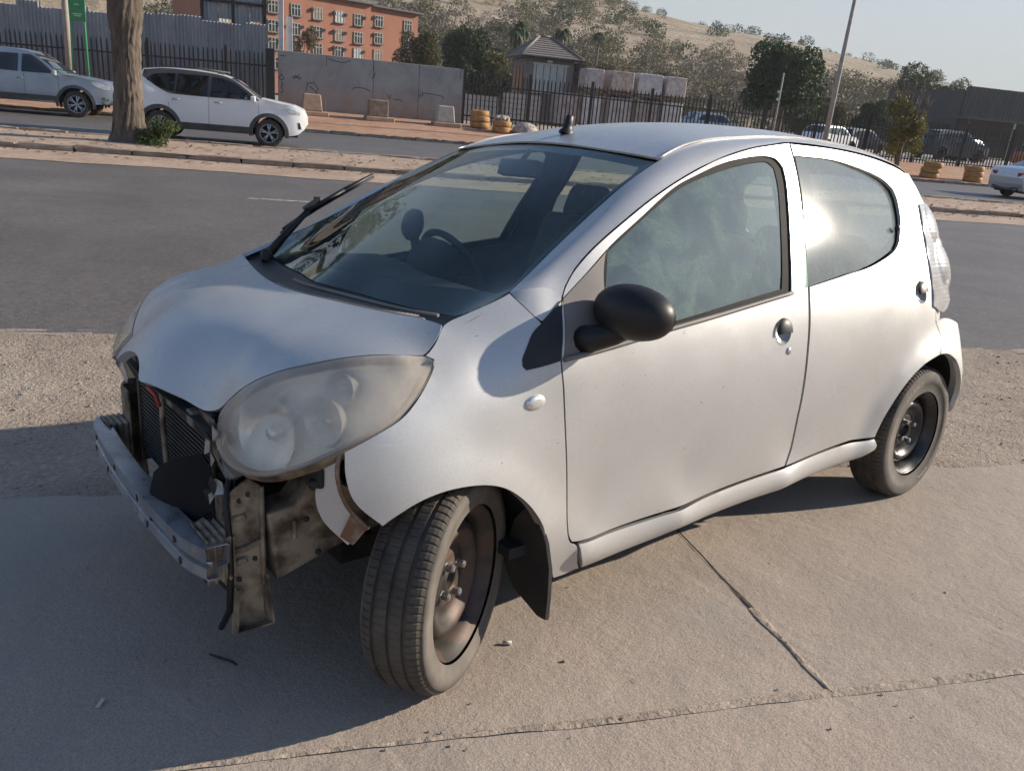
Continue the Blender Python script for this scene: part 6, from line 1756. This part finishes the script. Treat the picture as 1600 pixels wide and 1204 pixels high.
LEAF_GY = leaf_mat('grey_dry_scrub', [(.085, .072, .048), (.12, .10, .07), (.16, .135, .10)])
LEAF_YG = leaf_mat('yellow_green_leaves', [(.09, .09, .02), (.15, .14, .03), (.22, .18, .05)])
LEAF_FR = leaf_mat('fresh_green_leaves', [(.035, .06, .018), (.06, .10, .028), (.10, .14, .045)])
LEAF_OR = leaf_mat('orange_leaves', [(.30, .10, .04), (.38, .14, .06)])
BARK = pm('grey_brown_bark', (.175, .14, .112), (.075, .058, .045), rough=.95, scale=6, detail=8, bs=1.0, bscale=16, bdist=.03, vec=(1, 1, .3))
DRYGR = leaf_mat('dry_grass_blades', [(.26, .20, .11), (.34, .27, .15)])
def leafcloud(blobs, n, size, r_, flat=.0, asp=.55):
    """blobs: (centre, radii); leaf quads spread through the blob volumes, denser towards the skin"""
    wts = np.array([b[1][0]*b[1][1]*b[1][2] for b in blobs])**.67; wts = wts/wts.sum()
    idx = r_.choice(len(blobs), n, p=wts)
    C = np.array([b[0] for b in blobs])[idx]; Rr = np.array([b[1] for b in blobs])[idx]
    d = r_.normal(size=(n, 3)); d /= np.linalg.norm(d, axis=1)[:, None]
    rad = r_.uniform(.35, 1.08, n)[:, None]**.6
    P = C+d*Rr*rad
    u = r_.normal(size=(n, 3)); u /= np.linalg.norm(u, axis=1)[:, None]
    v = np.cross(u, r_.normal(size=(n, 3))); v /= np.linalg.norm(v, axis=1)[:, None]
    sz = size*r_.uniform(.55, 1.35, n)[:, None]
    a, b = u*sz, v*sz*asp
    V = np.stack([P-a, P+b*.9-a*.1, P+a, P-b*.9-a*.1], 1).reshape(-1, 3)
    F = np.arange(4*n).reshape(n, 4)
    return V, F
def cloud_obj(name, blobs, n, size, mat, parent, seed, asp=.55):
    V, F = leafcloud(blobs, n, size, np.random.default_rng(seed), asp=asp)
    me = bpy.data.meshes.new(name); me.from_pydata(V.tolist(), [], F.tolist()); me.update()
    return link(name, me, mat, parent)
def blobs_for(c, rx, rz, n, seed, low=.25):
    r_ = np.random.default_rng(seed); out = []
    for k in range(n):
        a = r_.uniform(0, 6.28); q = math.sqrt(r_.uniform(0, 1))*.72; h_ = r_.uniform(-.75, .85)
        k_ = math.sqrt(max(.15, 1-h_*h_*.8)); rr = r_.uniform(.22, .42)
        out.append(((c[0]+rx*q*k_*math.cos(a), c[1]+rx*q*k_*math.sin(a), c[2]+rz*h_*.8), (rx*rr, rx*rr, rz*rr*.9)))
    return out
def tree(name, label, s, w, z0, hgt, rx, mat, seed, n=3500, leaf=.22, nb=16, trunk=.16, crown_lo=.3, group=None, cat='tree'):
    r_ = random.Random(seed)
    root = empty(name, RW(s, w, z0)); tag(root, label, cat, group)
    cz = hgt*(1+crown_lo)/2; rz = hgt*(1-crown_lo)/2
    tk = MB(); tk.tube([(0, 0, -.3), (r_.uniform(-.1, .1), r_.uniform(-.1, .1), hgt*.3), (r_.uniform(-.2, .2), r_.uniform(-.2, .2), cz)], [trunk*1.3, trunk, trunk*.6], 8)
    bl = blobs_for((0, 0, cz), rx, rz, nb, seed)
    for c, rr in bl[:9]: tk.tube([(0, 0, hgt*.28), ((c[0])*.45, c[1]*.45, (hgt*.3+c[2])/2+.1), c], [trunk*.5, trunk*.32, trunk*.12], 5)
    tk.build('trunk', BARK, root)
    cloud_obj('crown', bl, n, leaf, mat, root, seed)
    return root
tree('evergreen_tree', 'large dark green tree with a dense round crown behind the fence at right', 35.6, -60, .4, 8.4, 3.75, LEAF_DK, 1, 15000, .17, 30, .25, .12)
tree('leafy_tree', 'brownish olive tree in front of the right end of the brick block', 7.6, -78, .4, 7.3, 2.3, LEAF_OL, 2, 9000, .12, 18, .18, .15)
tree('evergreen_tree', 'tall dark green tree immediately right of the brick block', 14.6, -92, .4, 9.6, 3.0, LEAF_DK, 3, 10000, .17, 20, .2, .1)
tree('evergreen_tree', 'dark green tree left of the guardhouse roof behind the concrete wall', 15.5, -84, .4, 6.4, 2.5, LEAF_DK, 4, 8000, .16, 18, .2, .05)
tree('leafy_tree', 'pale tan bush-like tree before the left windows of the brick block', -3.0, -74, .4, 5.9, 1.5, LEAF_BR, 5, 4500, .10, 12, .12, .2)
tree('leafy_tree', 'brown olive tree left of the guardhouse above the wall end', 14.0, -70, .4, 5.6, 2.2, LEAF_OL, 6, 7000, .12, 14, .15, .1)
tree('evergreen_tree', 'broad dark tree showing above the roof of the charcoal warehouse at right', 70, -86, .4, 10.2, 5.0, LEAF_DK, 7, 9000, .18, 20, .2, .2)
tree('leafy_tree', 'small orange-leaved tree on the slope above the wrapped pallets', 29.5, -86, .4, 5.4, .9, LEAF_OR, 8, 500, .2, 6, .08, .55)
gy = [(17.5, -68, 5.4, 2.3, 'grey leafless bushy tree right of the guardhouse roof', LEAF_GY), (22.0, -74, 6.2, 2.6, 'grey dry tree behind the left wrapped pallets', LEAF_GY), (26.5, -76, 6.0, 2.5, 'grey brown dry tree behind the right wrapped pallets', LEAF_BR), (31.5, -76, 5.6, 2.3, 'dry grey tree between the pallets and the large dark tree', LEAF_GY), (20.0, -84, 7.0, 2.2, 'dark olive tree behind the guardhouse roof', LEAF_OL), (41.5, -66, 4.4, 2.4, 'low green tree right of the large dark tree', LEAF_FR), (46.5, -70, 4.6, 2.4, 'low olive tree behind the lamp pole', LEAF_OL), (53.0, -72, 5.0, 1.7, 'green tree left of the charcoal warehouse', LEAF_DK)]
for k, (s, w, h_, rx, lab, m) in enumerate(gy):
    tree('leafy_tree', lab, s, w, .4, h_, rx, m, 20+k, 13000, .105, 20, .12, .08)
def palm(label, s, w, z0, hgt, sp, seed, skirt=True):
    r_ = random.Random(seed); root = empty('palm_tree', RW(s, w, z0)); tag(root, label, 'palm', 'palms on the slope')
    MB().tube([(0, 0, -.3), (.05, 0, hgt*.5), (0, .05, hgt)], [.28, .22, .2], 8).build('trunk', BARK, root)
    for k in range(34):
        a = r_.uniform(0, 6.28); el = r_.uniform(-.9, 1.2) if skirt else r_.uniform(-.2, 1.2); V, F = [], []; L = sp*r_.uniform(.75, 1.1); n_ = 6
        for i in range(n_+1):
            t = i/n_; rr = L*t*math.cos(el)*(1-.15*t); zz = hgt+L*(t*math.sin(el)-.75*t*t)
            wv = .32*math.sin(math.pi*min(1, t*.9+.08))
            ca, sa = math.cos(a), math.sin(a)
            V += [(rr*ca-sa*wv, rr*sa+ca*wv, zz-.10*wv), (rr*ca, rr*sa, zz+.08), (rr*ca+sa*wv, rr*sa-ca*wv, zz-.10*wv)]
        for i in range(n_):
            for j in (0, 1): F.append((3*i+j, 3*i+j+1, 3*i+j+4, 3*i+j+3))
        MB().add(V, F).build('frond', LEAF_DK if k % 3 else LEAF_OL, root)
palm('tall dark palm just right of the guardhouse roof', 23.5, -104, 2.0, 8.6, 1.7, 31)
palm('second dark palm close beside the tall one', 22.0, -100, 2.0, 7.6, 1.5, 32)
palm('palm with a round head above the wrapped pallets', 29.0, -104, 2.0, 8.4, 2.0, 33, False)
palm('small palm high on the slope', 41.0, -125, 4.5, 7.8, 1.6, 34, False)
palm('palm behind the lamp pole at right', 50.5, -84, .6, 5.0, 2.0, 35)
palm('low palm between the lamp pole and the bare-topped tree', 53.5, -80, .5, 4.0, 2.1, 36, False)
# small roadside tree with bare upper branches
rt_ = empty('young_tree', RW(25.0, -31.0, .15)); tag(rt_, 'small yellow-green roadside tree with bare upper branches before the fence', 'tree')
tk = MB(); r_ = random.Random(3)
tk.tube([(0, 0, -.1), (.03, .02, .9), (-.05, .03, 1.8), (.1, 0, 2.9)], [.12, .10, .075, .05], 8)
tipl = []
for k in range(26):
    a = r_.uniform(0, 6.28); z = r_.uniform(.8, 2.6); L = r_.uniform(1.5, 2.4) if k < 12 else r_.uniform(.8, 1.3); sp_ = r_.uniform(.4, .75)
    p0 = Vector((0, 0, z)); p1 = p0+Vector((math.cos(a)*sp_*.7, math.sin(a)*sp_*.7, L*.45)); p2 = p1+Vector((math.cos(a)*.35+r_.uniform(-.15, .15), math.sin(a)*.35, L*.55))
    tk.tube([p0, p1, p2], [.045, .032, .014], 5); tipl.append(p1)
    for j in range(4):
        t = r_.uniform(.2, .95); pb = p1.lerp(p2, t); tk.tube([pb, pb+Vector((r_.uniform(-.35, .35), r_.uniform(-.35, .35), r_.uniform(.15, .45)))], [.018, .008], 4)
tk.build('trunk', BARK, rt_)
cloud_obj('crown', [((p_.x*1.35+r_.uniform(-.2, .2), p_.y*1.35+r_.uniform(-.2, .2), min(3.3, p_.z+r_.uniform(-.5, .25))), (.36, .36, .40)) for p_ in tipl]+[((r_.uniform(-.8, .8), r_.uniform(-.8, .8), r_.uniform(.8, 1.7)), (.38, .38, .36)) for k in range(8)], 4200, .075, LEAF_YG, rt_, 41)
# street tree on the median: only its trunk is in the picture
stt = empty('street_tree', RW(-5.9, -15.75, ZR+.08)); tag(stt, 'thick rough-barked tree trunk on the median in front of the white SUV', 'tree')
nz, na = 70, 64; V, F = [], []; r_ = random.Random(6)
phs = [r_.uniform(0, 6.28) for _ in range(40)]
for i in range(nz+1):
    z = 3.1*i/nz; rr = float(np.interp(z, [0, .12, .35, .8, 1.5, 2.2, 2.6, 3.1], [.46, .39, .31, .265, .235, .245, .30, .30]))
    cx = float(np.interp(z, [0, 1.4, 3.1], [0, .06, .10])); 
    for j in range(na):
        a = 2*math.pi*j/na
        rid = .034*abs(math.sin(a*9+1.3*math.sin(z*3.1+a)+phs[2]))+.024*abs(math.sin(a*15+1.7*math.sin(z*5.3+2*a)))+.012*math.sin(z*23+a*7+phs[4])*math.sin(a*13)
        fl_ = .10*max(0, .35-z)*max(0, math.sin(a*3+1))
        V.append(((rr+rid-.02+fl_)*math.cos(a)-cx*.9, (rr+rid-.02+fl_)*math.sin(a)+cx*.3, z-.12))
for i in range(nz):
    for j in range(na): F.append((i*na+j, i*na+(j+1) % na, (i+1)*na+(j+1) % na, (i+1)*na+j))
tkm = MB().add(V, F, 0, True)
tips = [(-1.2, .5, 4.6), (.9, -.7, 5.0), (.2, .9, 5.3), (-.4, -1.0, 5.4)]
for t in tips: tkm.tube([(-.09, .03, 2.75), (t[0]*.35, t[1]*.35, 3.5), (t[0]*.8, t[1]*.8, 4.3), t], [.16, .12, .09, .05], 10)
tkm.build('trunk', BARK, stt)
cloud_obj('crown', [((t[0]*1.1+dx, t[1]*1.1+dy, t[2]+dz), (1.0, 1.0, .7)) for t in tips for dx, dy, dz in ((0, 0, .3), (.8, -.3, .6), (-.6, .6, .9))], 3600, .10, LEAF_DK, stt, 51)
# shrub at its foot
sh = empty('shrub', RW(-5.28, -15.45, ZR+.08)); tag(sh, 'green leafy shrub growing at the foot of the street tree', 'shrub')
sm_ = MB(); r_ = random.Random(8)
for k in range(26):
    a = r_.uniform(0, 6.28); L = r_.uniform(.25, .62); sm_.tube([(0, 0, 0), (math.cos(a)*L*.4, math.sin(a)*L*.4, L*.55), (math.cos(a)*L*.7, math.sin(a)*L*.7, L)], [.008, .006, .003], 4)
sm_.build('stems', BARK, sh)
cloud_obj('foliage', [((.30*math.cos(k*2.4)*(.3+.7*(k % 3)/2), .30*math.sin(k*2.4)*(.3+.7*(k % 3)/2), .10+.42*((k*7) % 11)/11), (.17, .17, .14)) for k in range(22)], 2100, .042, LEAF_FR, sh, 61, asp=.3)
# dry leaves and sticks along the median
pts, szs = [], []
V, F = [], []
for k in range(1500):
    s = rng.uniform(-10, 24); w = rng.uniform(-17.3, -14.1) if k % 3 else rng.uniform(-14.1, -13.3); z = ZR+.14 if w < -14 else ZR+.03
    P = np.array(RW(s, w, z)); a = rng.uniform(0, 6.28); L = rng.uniform(.03, .10); wd = rng.uniform(.012, .04)
    u = np.array([math.cos(a), math.sin(a), rng.uniform(-.2, .4)])*L; v = np.array([-math.sin(a), math.cos(a), rng.uniform(-.2, .3)])*wd
    b = len(V); V += [tuple(P-u), tuple(P+v), tuple(P+u), tuple(P-v)]; F.append((b, b+1, b+2, b+3))
tag(MB().add(V, F).build('leaf_litter', LEAF_BR), 'dry leaves and sticks littering the median strip', 'leaf litter', kind='stuff')

# ---- the hill
def hill_mat():
    m, nt, p, out = nodes('dry_grass_hill'); v = coords(nt)
    c = ramp(nt, noise(nt, v, .035, 8, .68, .4), [(.30, (.27, .205, .135)), (.5, (.38, .30, .205)), (.68, (.44, .36, .26))])
    c = mix(nt, ramp(nt, noise(nt, v, .16, 7, .7), [(.52, 0), (.66, .65)]), c, (.13, .115, .08))
    nt.links.new(c, p.inputs['Base Color']); p.inputs['Roughness'].default_value = .95
    nt.links.new(bump(nt, noise(nt, v, .25, 7, .7), .9, 2.0), p.inputs['Normal'])
    return m
HILLM = hill_mat()
RAZ = [165, 185, 195, 200, 204.7, 206.5, 208.4, 212.2, 216.2, 220.2, 224.4, 228, 232.9, 237.4, 250, 275, 300]
REL = [.6, 1.0, 1.9, 2.5, 3.0, 3.3, 3.62, 4.25, 4.8, 5.2, 5.75, 6.3, 6.9, 7.4, 8.0, 8.0, 5.0]
DR = 430.0
def hill_z(az, d):
    e = np.interp(az, RAZ, REL); hz = DR*np.tan(np.radians(e))
    t = np.clip((d-120)/(DR-120), 0, 1.25)
    prof = np.where(t <= 1, np.sin(np.clip(t, 0, 1)*math.pi/2)**.95, 1-(t-1)*1.2)
    x, y = d*np.cos(np.radians(az)), d*np.sin(np.radians(az))
    return .2+hz*prof+(1.4*vnoise(x*.03, y*.03, 31)+.35*vnoise(x*.15, y*.15, 32))*np.clip(t*2, 0, 1)*.5
azs = np.linspace(165, 300, 150); ds_ = np.concatenate([np.linspace(118, 430, 56), np.linspace(440, 520, 6)])
AZ, DD = np.meshgrid(azs, ds_, indexing='ij'); ZZ = hill_z(AZ, DD)
V = np.stack([CAM.x+DD*np.cos(np.radians(AZ)), CAM.y+DD*np.sin(np.radians(AZ)), ZZ], -1).reshape(-1, 3)
m_ = len(ds_); F = [(i*m_+j, (i+1)*m_+j, (i+1)*m_+j+1, i*m_+j+1) for i in range(len(azs)-1) for j in range(m_-1)]
ho_ = MB().add(V, F, 0, True).build('hill', HILLM); flip_up(ho_); tag(ho_, kind='structure')
# unseen slope added behind the camera, only for the car windows to reflect
azs2 = np.linspace(20, 175, 60); ds2 = np.linspace(60, 230, 18); AZ, DD = np.meshgrid(azs2, ds2, indexing='ij')
t = (DD-60)/170; ZZ = -.2+np.sin(np.clip(t, 0, 1)*math.pi/2)*(44+7*np.sin(np.radians(AZ*5)))*np.interp(AZ, [20, 60, 115, 132, 150, 175], [.1, .12, .3, 1.0, 1.0, .6])
V = np.stack([CAM.x+DD*np.cos(np.radians(AZ)), CAM.y+DD*np.sin(np.radians(AZ)), ZZ], -1).reshape(-1, 3)
m_ = len(ds2); F = [(i*m_+j, (i+1)*m_+j, (i+1)*m_+j+1, i*m_+j+1) for i in range(len(azs2)-1) for j in range(m_-1)]
SCRUB = pm('added_scrub_slope', (.07, .07, .035), (.16, .13, .085), rough=.95, scale=.12, detail=8, lo=.4, hi=.62)
added_hill = MB().add(V, F, 0, True).build('hill', SCRUB); flip_up(added_hill); tag(added_hill, kind='structure')
# scrub covering the hill, in three tones
def scrub(name, label, n, mat, azr, dr, size, seed, dens, leaf):
    r_ = np.random.default_rng(seed); bl = []
    tries = 0
    while len(bl) < n and tries < n*30:
        tries += 1
        az = r_.uniform(*azr); d = r_.uniform(*dr)
        if r_.random() > dens(az, d): continue
        sz = size*r_.uniform(.6, 1.5); z = float(hill_z(np.array(az), np.array(d)))
        bl.append(((CAM.x+d*math.cos(R(az)), CAM.y+d*math.sin(R(az)), z+sz*.45), (sz, sz, sz*.8)))
    V, F = [], []
    for k, b in enumerate(bl):
        v, f = leafcloud([b], 260, leaf*b[1][0], r_); F.append(f+1040*k); V.append(v)
    V = np.vstack(V); F = np.vstack(F)
    me = bpy.data.meshes.new(name); me.from_pydata(V.tolist(), [], F.tolist()); me.update()
    o = link(name, me, mat); tag(o, label, 'scrub', kind='stuff')
foot = lambda az, d: math.exp(-((d-135)/55)**2)*(.35+.65*(math.sin(az*1.7)+1)/2)
crest = lambda az, d: (math.exp(-((d-432)/16)**2)*(.9 if az > 206 else .5))+.05*(math.sin(az*2.1+d*.05) > .3)
mid = lambda az, d: (.10+.8*(vnoise(np.array(az*.9), np.array(d*.035), 77) > .2))*(1 if az > 230 else .45)
scrub('grey_scrub', 'grey leafless scrub along the foot of the hill', 420, LEAF_GY, (204, 252), (112, 185), 2.1, 71, foot, .10)
scrub('olive_scrub', 'olive and brown scrub on the lower hillside', 900, LEAF_OL, (198, 255), (112, 400), 2.0, 72, lambda az, d: max(foot(az, d)*.8, mid(az, d) if az > 223 else .02), .10)
scrub('dark_scrub', 'dark green bushes along the crest of the hill', 520, LEAF_DK, (200, 246), (150, 445), 2.0, 73, crest, .12)

# ---- dusty air
hz = MB(); hz.box((CAM.x, CAM.y, 40), (1240, 1240, 83))
hz_m = bpy.data.materials.new('dusty_air'); hz_m.use_nodes = True; hn = hz_m.node_tree
hz_m.cycles.homogeneous_volume = True
hn.nodes.remove(hn.nodes['Principled BSDF'])
pv = hn.nodes.new('ShaderNodeVolumePrincipled'); pv.inputs['Color'].default_value = (.80, .82, .84, 1); pv.inputs['Density'].default_value = .00038; pv.inputs['Anisotropy'].default_value = .2
hn.links.new(pv.outputs[0], hn.nodes['Material Output'].inputs['Volume'])
tag(hz.build('haze', hz_m), 'pale dusty haze hanging over the whole street', 'haze', kind='stuff')
